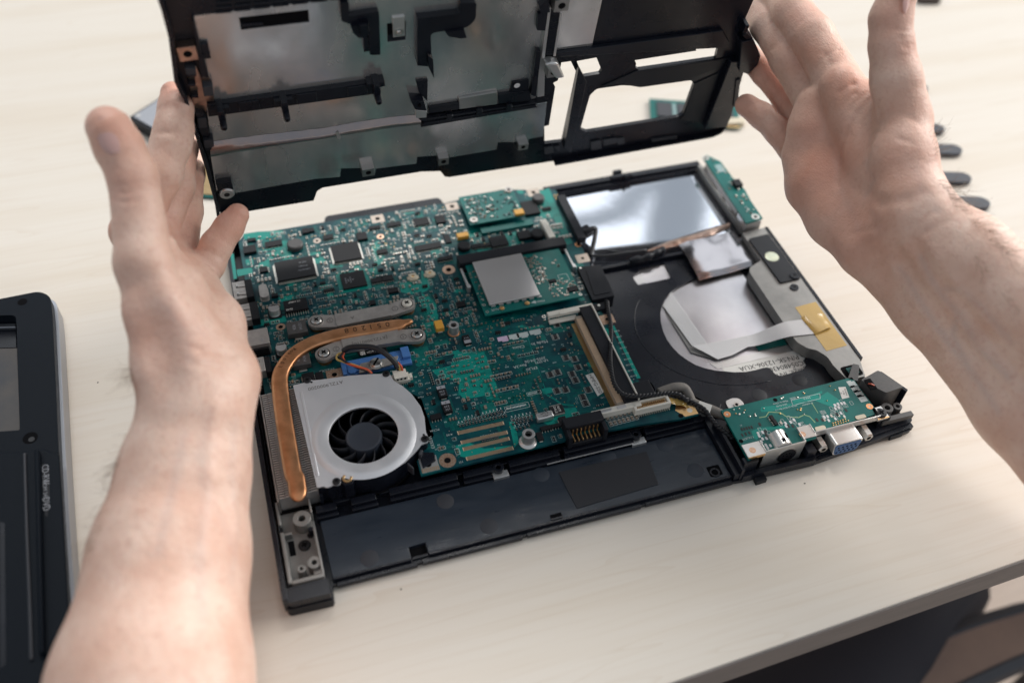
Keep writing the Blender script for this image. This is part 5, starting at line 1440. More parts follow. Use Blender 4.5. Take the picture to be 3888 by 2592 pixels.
# video cable connector and tab on the near edge
x0, y0, x1, y1 = R(kE, (1925, 1030), (2215, 870), ZB + 4); x0, x1 = 163.6, 184.0; y0, y1 = 258.2, 264.2
b = MB()
b.box(x0, y0, ZB, x1, y1, ZB + 1.5, ivory); b.box(x0, y0, ZB + 1.5, x1, y0 + 1.2, ZB + 4.8, ivory); b.box(x0, y1 - 1.2, ZB + 1.5, x1, y1, ZB + 4.8, ivory); b.box(x0, y0 + 1.2, ZB + 1.5, x0 + 1.5, y1 - 1.2, ZB + 4.8, ivory); b.box(x1 - 1.5, y0 + 1.2, ZB + 1.5, x1, y1 - 1.2, ZB + 4.8, ivory)
vc = Mp('video_connector', b, .2); occ(x0, y0 - 2, x1, y1)
b = MB()
for i in range(15):
    xx = x0 + 2.4 + (x1 - x0 - 4.8) * i / 14
    b.box(xx - .25, y0 + 1.7, ZB + 1.5, xx + .25, y0 + 2.5, ZB + 3.8, gold); b.box(xx - .25, y1 - 2.5, ZB + 1.5, xx + .25, y1 - 1.7, ZB + 3.8, gold)
for i in range(16):
    xx = x0 + 1 + (x1 - x0 - 2) * i / 15; b.box(xx - .25, y0 - 1.4, ZB, xx + .25, y0, ZB + .8, solder)
Mp('video_pins', b, kind='stuff')
b = MB().prism([(189.5, 250.8), (197, 250.8), (197, 256.3), (188, 259.5), (186, 256)], ZB, ZB + .1, gold); b.cyl(193.5, 254, ZB + .1, ZB + .13, 1.5, ivory, 16); b.cyl(187.5, 252, ZB + .1, ZB + .14, 1.4, hole, 16); Mp('ground_pad', b)
rows = [[(184.5 + i * 1.6, 258.5 + j * 1.2 - i * .5, ZB + 3.4 - i * .55 + rnd.uniform(-.5, .6)) for j in range(5)] for i in range(7)]
Mp('amber_tape', MB().sheet(rows, kapton), smooth=60)
# battery connector with gold blades
r = (124.2, 250.6, 145.2, 262.4)
b = MB(); b.box(124.2, 256.4, ZB, 145.4, 262.4, ZB + 7, black_matt); b.box(124.2, 250.6, ZB - 4, 126.4, 256.4, ZB + 5.6, black_matt); b.box(143.4, 250.6, ZB - 4, 145.6, 256.4, ZB + 5.6, black_matt); b.box(126.4, 251, ZB - 4, 143.4, 256.4, ZB - 1, black_matt); b.box(125, 255.9, ZB + 4.8, 144.6, 256.5, ZB + 7, black_matt)
bc = Mp('battery_connector', b, .4); occ(124, 250, 146, 263)
for i in range(7):
    xx = 128.2 + i * 2.25
    b = MB().box(xx - .3, 251.6, ZB - 1, xx + .3, 256.3, ZB + .6, gold); b.box(xx - .3, 255.4, ZB + .6, xx + .3, 256.3, ZB + 4.4, gold); b.build('contact_blade', bc, .1)
# stand-offs
def standoff(k, x, y, h, r, fl=None, m_=tin):
    a = W(*k(x, y), ZB + h)
    b = MB()
    if fl: b.lathe(a[0], a[1], [(fl, ZB), (fl, ZB + .5), (fl * .8, ZB + 1.1), (r, ZB + 1.6)], m_, 26)
    b.ring(a[0], a[1], ZB, ZB + h, r, r * .58, m_, 26); b.cyl(a[0], a[1], ZB + h - 2.5, ZB + h - 2.4, r * .58, hole, 20)
    if fl is None: b.ring(a[0], a[1], ZB, ZB + .3, r * 1.18, r, copper, 22)
    occ(a[0] - (fl or r), a[1] - (fl or r), a[0] + (fl or r), a[1] + (fl or r)); Mp('standoff', b, .2)
standoff(kE, 957, 1165, 7.5, 3.2, 4.6); standoff(kE, 288, 195, 6.5, 2.9)
tantal(kE, 155, 190, 4.4, 6.4, 3.4)
# near-edge parts with print
r = R(kE, (1040, 1040), (1165, 950), ZB + 4); chip(r, 4.0, m_=tin, name='power_inductor', bevel=.7); lettering('8.2uH', (r[0] + r[2]) / 2, (r[1] + r[3]) / 2 + .9, ZB + 4.02, 1.7, chipblack, mbd); lettering('0476', (r[0] + r[2]) / 2, (r[1] + r[3]) / 2 - .9, ZB + 4.02, 1.5, chipblack, mbd)
r = R(kE, (1190, 990), (1240, 905), ZB + 1.2); r = (r[0] - 1.5, r[1], r[2] + 1, r[3]); chip(r, 1.2, m_=resblack, name='resistor'); cx_, cy_ = (r[0] + r[2]) / 2, (r[1] + r[3]) / 2
lettering('DALE', cx_ - .9, cy_, ZB + 1.23, 1.9, label_paper, mbd, rot=PI / 2 + PI); lettering('R07F', cx_ + 1.0, cy_, ZB + 1.23, 1.9, label_paper, mbd, rot=PI / 2 + PI)
b = MB().box(r[0] + .4, r[1] - 1, ZB, r[2] - .4, r[1], ZB + .9, solder); b.box(r[0] + .4, r[3], ZB, r[2] - .4, r[3] + .8, ZB + .9, solder); Mp('solder_tab', b)
for BL, TR, h, p in (((1072, 1145), (1150, 1090), 1.6, 'ns'), ((1165, 1120), (1245, 1070), 1.6, 'ns'), ((1740, 1045 - 0), (1741, 1044), .3, ''),): chip(R(kE, BL, TR), h, p, 1.1, plen=.8)
chip(R(kC, (1735, 1050), (1815, 985)), 1.6, 's', 1.1, plen=.9)
for k, x, y, wx, wy in ((kE, 1260, 1035, 4, 3.6), (kE, 1057, 1185, 3, 5), (kC, 635, 655, 6.5, 5.5), (kC, 735, 645, 4, 5)):
    tantal(k, x, y, wx, wy, 1.8, chipblack, name='diode')
# heatsink brackets on the processor
def arm(k, ends, block, z0, z1, marks_):
    P = [W(*k(*p), z1) for p in block]
    b = MB().prism(rp(P, .5), z0, z1 + .6, castzinc)
    for (ex, ey), a0, a1 in ends:
        e = W(*k(ex, ey), z1)
        A_, B_ = P[a0], P[a1]
        d = Vector((e[0] - (A_[0] + B_[0]) / 2, e[1] - (A_[1] + B_[1]) / 2)).normalized()
        n_ = Vector((-d.y, d.x))
        if n_.dot(Vector((A_[0] - B_[0], A_[1] - B_[1]))) < 0: n_ = -n_
        rr_ = 4.7
        arc = [(e[0] + rr_ * (n_.x * math.cos(t) + d.x * math.sin(t)), e[1] + rr_ * (n_.y * math.cos(t) + d.y * math.sin(t))) for t in np.linspace(0, PI, 14)]
        b.prism([A_] + arc + [B_], z0, z1, castzinc)
        b.ring(e[0], e[1], z1 - .01, z1 + .5, 4.0, 3.4, castzinc, 26)
        sp_ = MB()
        for q in range(5): sp_.ring(e[0], e[1], ZB + .1 + q * .75, ZB + .6 + q * .75, 3.9, 3.0, copper, 26)
        Mp('spring', sp_); occ(e[0] - 5, e[1] - 5, e[0] + 5, e[1] + 5)
    o = Mp('heatsink_bracket', b, .35)
    for i, ((ex, ey), _, _) in enumerate(ends):
        e = W(*k(ex, ey), z1); s1 = MB(); s1.ring(e[0], e[1], z1, z1 + .3, 3.3, 2.8, hole, 22); screw(s1, e[0], e[1], z1 + .2, 2.9, ivory if marks_ == 'W' and i == 1 else steel, h=1.4, rot=.7); Mp('bracket_screw', s1)
    return P
PA = arm(kA, [((945, 1338), 0, 3), ((1752, 1186), 1, 2)], [(1105, 1282), (1585, 1192), (1615, 1290), (1130, 1388)], 17.2, 19.4, 'W')
PB = arm(kC, [((776, 452), 0, 3), ((1606, 286), 1, 2)], [(925, 322), (1432, 238), (1462, 348), (955, 430)], 17.2, 19.4, '')
engr = mat('engraved_zinc', (0.20, 0.185, 0.17), 0.5, 0.9)
a = W(*kC(1185, 335), 20); lettering('[ATZL9000100]', a[0], a[1], 20.05, 3.0, engr, mbd, rot=PI + .02)
a = W(*kC(1030, 130), 20); lettering('A', a[0], a[1], 20.05, 3.0, engr, mbd, rot=PI)
for k, x, y, s_ in ((kC, 830, 155, '3'), (kC, 1410, 50, '1'), (kC, 1485, 300, '4'), (kC, 885, 410, '2')):
    a = W(*k(x, y), 19.4); MB().ring(a[0], a[1], 19.38, 19.5, 1.8, 1.55, engr, 20).build('number_ring', mbd); lettering(s_, a[0], a[1], 19.45, 2.2, engr, mbd, rot=PI)
b = MB(); b.box(*W(*kC(960, 480), 16), ZB, *W(*kC(1480, 330), 16), 16.4, pcb2); b.prism([W(*kC(*p), 16.9) for p in ((1090, 470), (1070, 435), (1330, 395), (1345, 435))], 16.4, 17.1, chipblack); Mp('processor', b, .15)
a = W(*kC(1120, 450), 17.2); b = MB()
for i in range(6):
    for j in range(6):
        if (i * j + i + j) % 3: b.rect(a[0] + i * .45 - 1, a[1] + j * .45 - 1, 17.15, .42, .42, label_paper)
Mp('processor_marks', b, kind='stuff'); lettering('1.6/2M', W(*kC(1200, 432), 17.2)[0], W(*kC(1200, 432), 17.2)[1], 17.16, 1.8, label_paper, mbd)
bx = [W(*kC(*p), 18) for p in ((925, 560), (1535, 420), (1545, 540), (940, 640))]
bxx0, bxx1, bxy0, bxy1 = bx[0][0] + .3, bx[1][0], bx[3][1], bx[0][1]
b = MB().box(bxx0, bxy0, ZB, bxx1, bxy1 + 4, ZB + 2.2, blue); b.box(bxx0 + 3, bxy0 + 1.0, ZB + 2.2, bxx1 - 6, bxy0 + 6.5, ZB + 3.4, blue); b.box(bxx1 - 4.5, bxy0 + 3, ZB + 2.2, bxx1, bxy1 + 4, ZB + 4.4, blue); b.box(bxx0, bxy1 - 3, ZB + 2.2, bxx1, bxy1 + 2.0, ZB + 3.0, blue); b.box(bxx0, bxy0, ZB + 2, bxx0 + 2.2, bxy1, ZB + 3.8, blue)
cp = Mp('processor_socket', b, .3); occ(bxx0, bxy0, bxx1, bxy1 + 12)
b = MB()
for x, y, r_ in ((1125, 560), (1350, 515)) and ((1125, 560, 3.0), (1352, 517, 3.0), (1025, 600, 2.0)):
    a = W(*kC(x, y), ZB + 4); b.cyl(a[0], a[1], ZB + 2, ZB + 3.9, r_, blue, 20)
b.build('socket_peg', cp, .2)
a = W(*kC(1240, 545), ZB + 4)
b = MB().prism(rp([(a[0] - 10, a[1] - 4), (a[0] + 10, a[1] - 2.5), (a[0] + 13, a[1] + 2.5), (a[0] - 8, a[1] + 2.5)], 1), ZB + 3.4, ZB + 4.2, castzinc); b.build('cam_plate', cp, .2)
a = W(*kC(1240, 528), ZB + 6); b = MB(); b.cyl(a[0], a[1], ZB + 4.2, ZB + 4.8, 4.0, steel, 26); screw(b, a[0], a[1], ZB + 4.8, 3.4, steel, h=1.8, slot=True, rot=.9); b.build('cam_screw', cp)
# ------------------------------------------------------------------ silkscreen words
def word(s_, k, x, y, size, rot=PI, m_=silk):
    a = W(*k(x, y), ZB); lettering(s_, a[0], a[1], ZB + .07, size, m_, mbd, rot=rot); occ(a[0] - len(s_) * size * .3, a[1] - size * .5, a[0] + len(s_) * size * .3, a[1] + size * .5)
word('Made In', kE, 1055, 355, 3.0, PI); word('China', kE, 868, 395, 3.0, PI)
word('2005-04-26', kE, 1015, 508, 2.6); word('LA-2592', kE, 1072, 523, 2.2); word('Rev:3A', kE, 880, 563, 2.6); word('EFL30', kE, 985, 585, 2.6)
word('W25X5', kC, 805, 600, 2.6); word('W25X3', kC, 1735, 1245, 2.4, -PI / 2); word('PC134', kC, 1765, 1135, 1.8); word('R102', kC, 1895, 1175, 1.5); word('121', kC, 2000, 1420, 1.6)
word('C41', kC, 1690, 940, 1.3); word('R127', kC, 1700, 715, 1.3); word('C140', kE, 1625, 842, 1.4); word('PQ10', kC, 1640, 840, 1.3)
for s_, x, y in (('C182', 1890, 200), ('C234', 1560, 640)): pass
for i in range(9):
    t = i / 8; word('C1%d' % (83 + i * 7), kE, 1745 + 150 * t, 250 + 400 * t, 1.5)

# ------------------------------------------------------------------ traces, pours, vias and the hundreds of tiny surface-mount parts
pr_ = MB()
NP = [0]
def pourp(k, pts, z=.03, m_=pour):
    NP[0] += 1
    pr_.prism([W(*k(*p), ZB) for p in pts], ZB, ZB + .024 + .0009 * NP[0], m_)
pourp(kE, [(300, 440), (560, 420), (640, 640), (680, 760), (560, 830), (380, 860), (330, 800), (340, 700), (150, 660), (90, 600), (260, 560)])
pourp(kE, [(560, 800), (660, 780), (700, 860), (600, 900)]); pourp(kE, [(300, 1275), (420, 1240), (560, 1300), (800, 1270), (830, 1300), (470, 1390), (350, 1370)]); pourp(kE, [(1250, 945), (1380, 930), (1410, 1010), (1290, 1050)])
pourp(kE, [(780, 1060), (830, 1050), (870, 1240), (830, 1290)]); pourp(kE, [(1230, 930), (1290, 940), (1330, 1080), (1130, 1090), (1080, 1060)], .035)
pourp(kE, [(1700, 205), (1722, 200), (1958, 670), (1925, 675)]); pourp(kE, [(840, 215), (900, 195), (960, 215), (1080, 195), (1105, 215), (960, 240), (900, 218)])
pourp(kB, [(0, 1090), (70, 1120), (130, 1180), (150, 1330), (60, 1340)]); pourp(kB, [(0, 880), (90, 990), (60, 1060), (0, 1090)]); pourp(kB, [(1000, 200), (1140, 150), (1350, 640), (1300, 660), (1180, 420), (1060, 420)]); pourp(kB, [(740, 560), (880, 530), (900, 640), (760, 680)])
pourp(kA, [(175, 740), (205, 735), (235, 960), (205, 965)]); pourp(kA, [(380, 860), (450, 830), (540, 760), (570, 770), (470, 850), (430, 870)]); pourp(kA, [(310, 790), (375, 780), (385, 835), (320, 840)]); pourp(kA, [(230, 880), (370, 860), (375, 910), (240, 940)]); pourp(kA, [(1430, 650), (1500, 620), (1560, 800), (1470, 860)]); pourp(kA, [(1680, 1000), (1900, 960), (1960, 1040), (1800, 1100), (1700, 1080)])
pourp(kA, [(290, 560), (420, 540), (640, 530), (660, 560), (420, 620), (300, 610)]); pourp(kA, [(430, 1330), (660, 1290), (680, 1340), (450, 1380)]); pourp(kC, [(1640, 190), (1760, 160), (1780, 260), (1700, 300)]); pourp(kC, [(1640, 0), (1750, 0), (1800, 120), (1700, 170)]); pourp(kC, [(1560, 420), (1700, 380), (1760, 560), (1600, 560)], .03, trace)
for _ in range(150):
    x, y = rnd.uniform(-15, 172), rnd.uniform(257, 446)
    if y < 345 and 88 < x < 140 and rnd.random() < .8: continue
    w_, h_, c_ = rnd.uniform(2, 9), rnd.uniform(1.5, 7), rnd.uniform(.3, 1.4)
    P = [(x + c_, y), (x + w_, y), (x + w_, y + h_ - c_), (x + w_ - c_, y + h_), (x, y + h_), (x, y + c_)]
    if all(inside(*p) for p in P): pr_.prism(P, ZB, ZB + .012 + .00006 * _, pour if rnd.random() < .55 else trace)
Mp('copper_pour', pr_, kind='stuff', smooth=0)
tr = MB()
def strip_(x0, y0, x1, y1, w_, z, m_):
    d = math.hypot(x1 - x0, y1 - y0)
    if d < 1e-3: return
    nx, ny = -(y1 - y0) / d * w_ / 2, (x1 - x0) / d * w_ / 2
    tr.add([(x0 - nx, y0 - ny, z), (x1 - nx, y1 - ny, z), (x1 + nx, y1 + ny, z), (x0 + nx, y0 + ny, z)], [(0, 1, 2, 3)], m_)
def bundle(pts, n, pitch=.55, w_=.24, m_=trace):
    for i in range(n):
        o_ = (i - n / 2) * pitch
        P = []
        for j, p in enumerate(pts):
            a, b = pts[max(j - 1, 0)], pts[min(j + 1, len(pts) - 1)]
            l = math.hypot(b[0] - a[0], b[1] - a[1]) or 1
            P.append((p[0] - (b[1] - a[1]) / l * o_, p[1] + (b[0] - a[0]) / l * o_))
        for a, b in zip(P[:-1], P[1:]): strip_(*a, *b, w_, ZB + .045, m_)
wb = lambda k, pts: [W(*k(*p), ZB) for p in pts]
bundle(wb(kE, [(800, 310), (880, 560), (960, 700), (950, 760), (800, 830), (600, 900)]), 9); bundle(wb(kE, [(900, 300), (1000, 560), (1060, 720), (1040, 780), (820, 880), (700, 930)]), 8)
bundle(wb(kE, [(640, 790), (780, 850), (930, 830), (1000, 800)]), 7); bundle(wb(kE, [(760, 240), (700, 200), (640, 200)]), 6); bundle(wb(kA, [(1880, 1200), (1960, 1440), (1980, 1500)]), 6, .8, .4); bundle(wb(kE, [(1130, 820), (1200, 860), (1250, 900), (1360, 910)]), 2, .6, .35, pour); bundle(wb(kE, [(950, 290), (1010, 480), (1100, 740), (1130, 830)]), 1, .6, .35, pour)
for _ in range(520):
    x, y = rnd.uniform(-16, 180), rnd.uniform(256, 448)
    if not inside(x, y): continue
    d = rnd.choice([(1, 0), (0, 1), (1, 0), (0, -1), (-1, 0)])
    l1, l2 = rnd.uniform(2, 9), rnd.uniform(1, 5)
    s_ = rnd.choice([-1, 1])
    e = (d[0] * .707 - d[1] * .707 * s_, d[1] * .707 + d[0] * .707 * s_)
    P = [(x, y), (x + d[0] * l1, y + d[1] * l1), (x + d[0] * l1 + e[0] * l2, y + d[1] * l1 + e[1] * l2)]
    P.append((P[2][0] + d[0] * l2 * 1.5, P[2][1] + d[1] * l2 * 1.5))
    if all(inside(*p) for p in P): bundle(P, rnd.choice([1, 2, 3, 4, 6]), .5, .22)
Mp('trace', tr, kind='stuff', smooth=0)
# gold finger rows of the empty debug socket, white print blocks
gf = MB()
for (a, b, n) in (((330, 1160), (738, 1070), 48), ((360, 1245), (770, 1152), 48), ((378, 1305), (788, 1208), 48), ((408, 1390), (822, 1292), 48)):
    A, Bq = W(*kE(*a), ZB), W(*kE(*b), ZB)
    for i in range(n):
        x, y = A[0] + (Bq[0] - A[0]) * i / n, A[1] + (Bq[1] - A[1]) * i / n
        gf.box(x - .42, y - 1.1, ZB, x + .42, y + 1.1, ZB + .08, padgold)
    occ(A[0], A[1] - 1.6, Bq[0], Bq[1] + 1.6)
Mp('gold_finger', gf, kind='stuff', smooth=0)
wpm = MB()
lilac = mat('lilac_print', (0.60, 0.46, 0.62), .5)
for p, m_ in (((690, 318), lilac), ((780, 300), silk), ((862, 284), silk), ((975, 258), silk)):
    a = W(*kE(p[0] + 40, p[1]), ZB); wpm.box(a[0] - 3.2, a[1] - 1.5, ZB, a[0] + 3.4, a[1] + 1.6, ZB + .06, m_); wpm.box(a[0] - 1, a[1] - 2.4, ZB, a[0] + 2.6, a[1] - 1.4, ZB + .06, m_); occ(a[0] - 3.4, a[1] - 2.4, a[0] + 3.4, a[1] + 1.6)
Mp('white_print', wpm, kind='stuff', smooth=0)
sm, sk, via = MB(), MB(), MB()
def smd(x, y, v, kind):
    l, w_ = {'c': (1.5, .85), 'r': (1.5, .85), 'C': (2.2, 1.3), 'd': (1.0, .55)}[kind]
    if kind == 'r': mm, h = resblack, .5
    else: mm, h = capbrown, .8
    a, b = (l / 2, w_ / 2) if v == 0 else (w_ / 2, l / 2)
    sm.box(x - a, y - b, ZB, x + a, y + b, ZB + h, mm)
    e = l * .27
    for s_ in (-1, 1):
        if v == 0: sm.box(x + s_ * a - (e if s_ > 0 else -.12), y - b - .04, ZB, x + s_ * a + (.12 if s_ > 0 else e), y + b + .04, ZB + h + .04, solder)
        else: sm.box(x - a - .04, y + s_ * b - (e if s_ > 0 else -.12), ZB, x + a + .04, y + s_ * b + (.12 if s_ > 0 else e), ZB + h + .04, solder)
    return a + .35, b + .35
def frame_(x0, y0, x1, y1, m_=silk, t=.2):
    for q in ((x0, y0, x1, y0 + t), (x0, y1 - t, x1, y1), (x0, y0, x0 + t, y1), (x1 - t, y0, x1, y1)): sk.box(*q[:2], ZB, *q[2:], ZB + .05, m_)
def dashes(x, y, n, v, m_=silkdim, h=.8):
    for i in range(n):
        l = rnd.uniform(.35, .6)
        if v == 0: sk.rect(x + i * .75, y, ZB + .055, l, h, m_)
        else: sk.rect(x, y + i * .75, ZB + .055, h, l, m_)
def scatter(x0, y0, x1, y1, tries, pr=.35, silkp=.7, sizes='ccrrCd'):
    for _ in range(tries):
        x, y = rnd.uniform(x0, x1), rnd.uniform(y0, y1)
        v = rnd.choice([0, 1]); n = rnd.choice([1, 1, 2, 2, 3, 4, 5, 6]); kind = rnd.choice(sizes)
        px = 2.4 if v == 0 else 1.5
        if kind == 'C': px += .7
        row = rnd.random() < .5
        dx, dy = ((2.5 if v == 0 else 1.55), 0) if row else (0, (1.55 if v == 0 else 2.5))
        if kind == 'C': dx, dy = dx * 1.4, dy * 1.4
        ex, ey = x + dx * (n - 1), y + dy * (n - 1)
        b0 = (x - 1.0, y - 1.0, ex + 1.0, ey + 1.0)
        if not (inside(b0[0], b0[1]) and inside(b0[2], b0[3]) and inside(b0[0], b0[3]) and inside(b0[2], b0[1])): continue
        if not free(*b0): continue
        for i in range(n): smd(x + dx * i, y + dy * i, v, kind)
        if rnd.random() < silkp:
            frame_(b0[0] - .15, b0[1] - .15, b0[2] + .15, b0[3] + .15, silk if rnd.random() < .6 else silkdim)
        occ(*b0, .2)
        if rnd.random() < .6 and free(b0[2] + .2, b0[1], b0[2] + 3, b0[3]): dashes(b0[2] + .7, y, 3, 0)
    return
# small transistors, then passives: dense in the far half, looser in the middle
for _ in range(170):
    x, y = rnd.uniform(-14, 172), rnd.uniform(258, 446)
    if y < 330 and 90 < x < 140: continue
    if inside(x - 2, y - 2) and inside(x + 2, y + 2) and free(x - 2, y - 2, x + 2, y + 2):
        v = rnd.random() < .5
        wx, wy = (3.0, 1.5) if v else (1.5, 3.0)
        sm.box(x - wx / 2, y - wy / 2, ZB + .1, x + wx / 2, y + wy / 2, ZB + 1.1, chipblack)
        for s_ in (-1, 0, 1):
            if v: sm.box(x + s_ * .95 - .2, y - wy / 2 - .6, ZB, x + s_ * .95 + .2, y - wy / 2, ZB + .4, solder)
            else: sm.box(x - wx / 2 - .6, y + s_ * .95 - .2, ZB, x - wx / 2, y + s_ * .95 + .2, ZB + .4, solder)
        occ(x - 2, y - 2, x + 2, y + 2, 0)
# resistor packs beside the memory socket
for x, y in ((1210, 195), (1175, 250), (1195, 305), (1285, 325), (1300, 375), (1260, 440), (1290, 490), (1365, 500), (1345, 635), (1375, 690), (1150, 640), (1215, 620), (1285, 775), (1210, 785), (1450, 710), (1490, 775), (1440, 840), (1465, 895), (1545, 920), (1400, 575)):
    a = W(*kE(x, y), ZB)
    if not free(a[0] - 1.4, a[1] - 1.6, a[0] + 1.4, a[1] + 1.6): continue
    sm.box(a[0] - 1.3, a[1] - 1.7, ZB, a[0] + 1.3, a[1] + 1.7, ZB + .55, resblack)
    for i in range(4):
        yy = a[1] - 1.3 + i * .87
        sm.box(a[0] - 1.75, yy - .22, ZB, a[0] - 1.0, yy + .22, ZB + .58, solder); sm.box(a[0] + 1.0, yy - .22, ZB, a[0] + 1.75, yy + .22, ZB + .58, solder)
    frame_(a[0] - 2.1, a[1] - 2.1, a[0] + 2.1, a[1] + 2.1); occ(a[0] - 2.1, a[1] - 2.1, a[0] + 2.1, a[1] + 2.1)
# caps in rows above the gold fingers and by the video connector
for (a, b, n, st_) in (((345, 1100), (755, 1010), 15, 1), ((400, 1060), (720, 975), 11, 1), ((545, 1230), (680, 1200), 7, 1), ((820, 1050), (985, 1015), 6, 1), ((820, 1085), (985, 1045), 6, 1), ((850, 1130), (960, 1100), 4, 1)):
    A, Bq = W(*kE(*a), ZB), W(*kE(*b), ZB)
    for i in range(n):
        x, y = A[0] + (Bq[0] - A[0]) * i / (n - 1), A[1] + (Bq[1] - A[1]) * i / (n - 1)
        smd(x, y, 1, 'r'); sk.box(x - .9, y + 1.1, ZB, x - .72, y + 1.9, ZB + .05, silk); dashes(x, y + 2.2, 2, 1, silk, .6)
    occ(A[0] - 1, A[1] - 1.2, Bq[0] + 1, Bq[1] + 3)
for i in range(7):
    for j in (0, 1):
        a = W(*kE(1660 + i * 38 + j * 30, 1030 - i * 10 + j * 50), ZB); smd(a[0], a[1], 1, 'C'); frame_(a[0] - 1.1, a[1] - 1.6, a[0] + 1.1, a[1] + 1.6); occ(a[0] - 1.1, a[1] - 1.6, a[0] + 1.1, a[1] + 1.6)
a, b = W(*kE(745, 950), ZB), W(*kE(960, 900), ZB)
frame_(a[0], a[1] - 2, b[0], b[1] + 1.5); dashes(a[0] + 1, (a[1] + b[1]) / 2, int((b[0] - a[0] - 2) / .75), 0, silk, 1.2)
a, b = W(*kE(945, 825), ZB), W(*kE(1065, 780), ZB); frame_(a[0], a[1] - .5, b[0], b[1] + .5); dashes(a[0] + 1, (a[1] + b[1]) / 2, int((b[0] - a[0] - 2) / .75), 0, silk, 1.0)
scatter(-15, 352, 172, 448, 9000, silkp=.55)
scatter(60, 345, 130, 372, 1500, silkp=.6)
scatter(-16, 322, 12, 362, 1500, silkp=.5)
scatter(58, 258, 100, 345, 420, silkp=.55)
scatter(70, 300, 118, 345, 260, silkp=.4); scatter(118, 262, 158, 340, 160, silkp=.3, sizes='dcr'); scatter(96, 255, 130, 275, 160, silkp=.6)
# bare print in the gaps: component outlines, short rows of strokes
for _ in range(2600):
    x, y = rnd.uniform(-16, 172), rnd.uniform(256, 447)
    if y < 345 and 95 < x and rnd.random() < .8: continue
    w_, h_ = rnd.choice([(1.6, 1.1), (1.1, 1.6), (2.4, 1.2), (1.0, 1.0)])
    if inside(x, y) and inside(x + w_, y + h_) and free(x, y, x + w_, y + h_):
        if rnd.random() < .35: frame_(x, y, x + w_, y + h_, silkdim, .16)
        else: dashes(x + .3, y + .5, 2 if w_ < 2 else 3, 0)
        occ(x, y, x + w_, y + h_, 0)
for _ in range(1500):
    x, y = rnd.uniform(-16, 174), rnd.uniform(256, 449)
    if inside(x, y) and free(x - .3, y - .3, x + .3, y + .3):
        via.cyl(x, y, ZB, ZB + .05, .32, gold if rnd.random() < .5 else solder, 6)
for k, x0, y0, nx, ny in ((kE, 560, 420, 13, 14), (kE, 660, 650, 14, 10), (kE, 190, 490, 8, 6)):     # via fields
    a = W(*k(x0, y0), ZB)
    for i in range(nx):
        for j in range(ny): via.cyl(a[0] + i * 1.1, a[1] - j * 1.1, ZB + .05, ZB + .08, .26, pcb, 6)
Mp('surface_mount_parts', sm, kind='stuff', smooth=0); Mp('silkscreen', sk, kind='stuff', smooth=0); Mp('via', via, kind='stuff', smooth=0)

# ------------------------------------------------------------------ cooling: fan, fins, heat pipe
fo = [kC(*p) for p in ((500, 735), (565, 718), (598, 712), (606, 680), (640, 668), (672, 690), (760, 682), (1000, 648), (1200, 634), (1290, 632), (1310, 614), (1350, 618), (1375, 650), (1395, 690), (1480, 742), (1560, 812), (1640, 922), (1675, 1020), (1684, 1120), (1690, 1160), (1712, 1200), (1706, 1240), (1645, 1262), (1600, 1320), (1500, 1420), (1380, 1490), (1260, 1528))] + [kD(*p) for p in ((1180, 132), (1070, 128), (1010, 112), (945, 118), (925, 150), (928, 195), (900, 215), (862, 208), (835, 225), (800, 236), (770, 222), (715, 238))]
fo = [W(*p, 20) for p in fo]
FX, FY, FRAD = 25.4, 280.4, 17.3
fo = rp(fo, .8, 3)
fan = B('fan', MB().prism(fo, 19.2, 20.0, alu, holes=[circ(FX, FY, FRAD, 64)]), .25)
m = MB().lathe(FX, FY, [(FRAD - .02, 19.3), (FRAD, 20.3), (FRAD + .5, 20.55), (22.8, 21.0), (24.4, 20.75), (26.4, 20.02)], alu, 72)
# open the middle of the embossed ring
m.f = [f for f in m.f if len(f) == 4]; m.mi = [0] * len(m.f)
m.build('embossed_ring', fan, smooth=60)
a, b = W(*kC(575, 790), 20), W(*kC(725, 1545), 20)
m = MB().prism([(a[0] - .8, a[1]), (a[0] + .5, a[1]), (b[0] + .5, b[1]), (b[0] - .8, b[1])], 19.95, 20.35, alu); m.build('embossed_rib', fan, .3)
body = [(FX + (x - FX) * .985, FY + (y - FY) * .985) for x, y in fo]
m = MB().prism(body, 6, 19.15, black, holes=[circ(FX, FY, 26, 48)]); m.cyl(FX, FY, 5, 6.5, 27, hole, 40)
m.build('fan_housing', fan, .3)
m = MB().lathe(FX, FY, [(9.2, 8), (9.2, 18.2), (8.8, 18.9), (8.0, 19.1), (7.7, 18.95)], hubgrey, 44); hub = m.build('fan_hub', fan)
for i in range(13):
    g = 2 * PI * i / 13 + .25
    P = []
    for t in np.linspace(0, 1, 7):
        r_ = 8.8 + 15 * t; q = g - .55 * t - .25 * t * t
        P.append((FX + r_ * math.cos(q), FY + r_ * math.sin(q)))
    m = MB()
    m.sheet([[(x, y, 9), (x + .5, y + .4, 17.8 - 1.2 * k_ / 6)] for k_, (x, y) in enumerate(P)], black_matt)
    o = m.build('fan_blade', fan, smooth=60); s_ = o.modifiers.new('thick', 'SOLIDIFY'); s_.thickness = .0006
for k, x, y in ((kC, 628, 690), (kC, 1332, 634), (kC, 1678, 1214), (kD, 888, 182)):
    a = W(*k(x, y), 20); s1 = MB(); screw(s1, a[0], a[1], 20, 2.0, darksteel, h=.9, rot=.5); s1.build('screw', fan)
for k, x, y in ((kC, 665, 707), (kC, 1667, 1175)):
    a = W(*k(x, y), 20); MB().cyl(a[0], a[1], 19.98, 20.03, .6, hole, 12).build('pin_hole', fan)
a = W(*kC(790, 735), 20); lettering('ATZL9000200', a[0], a[1], 20.03, 3.1, engr, fan, rot=PI + .01)
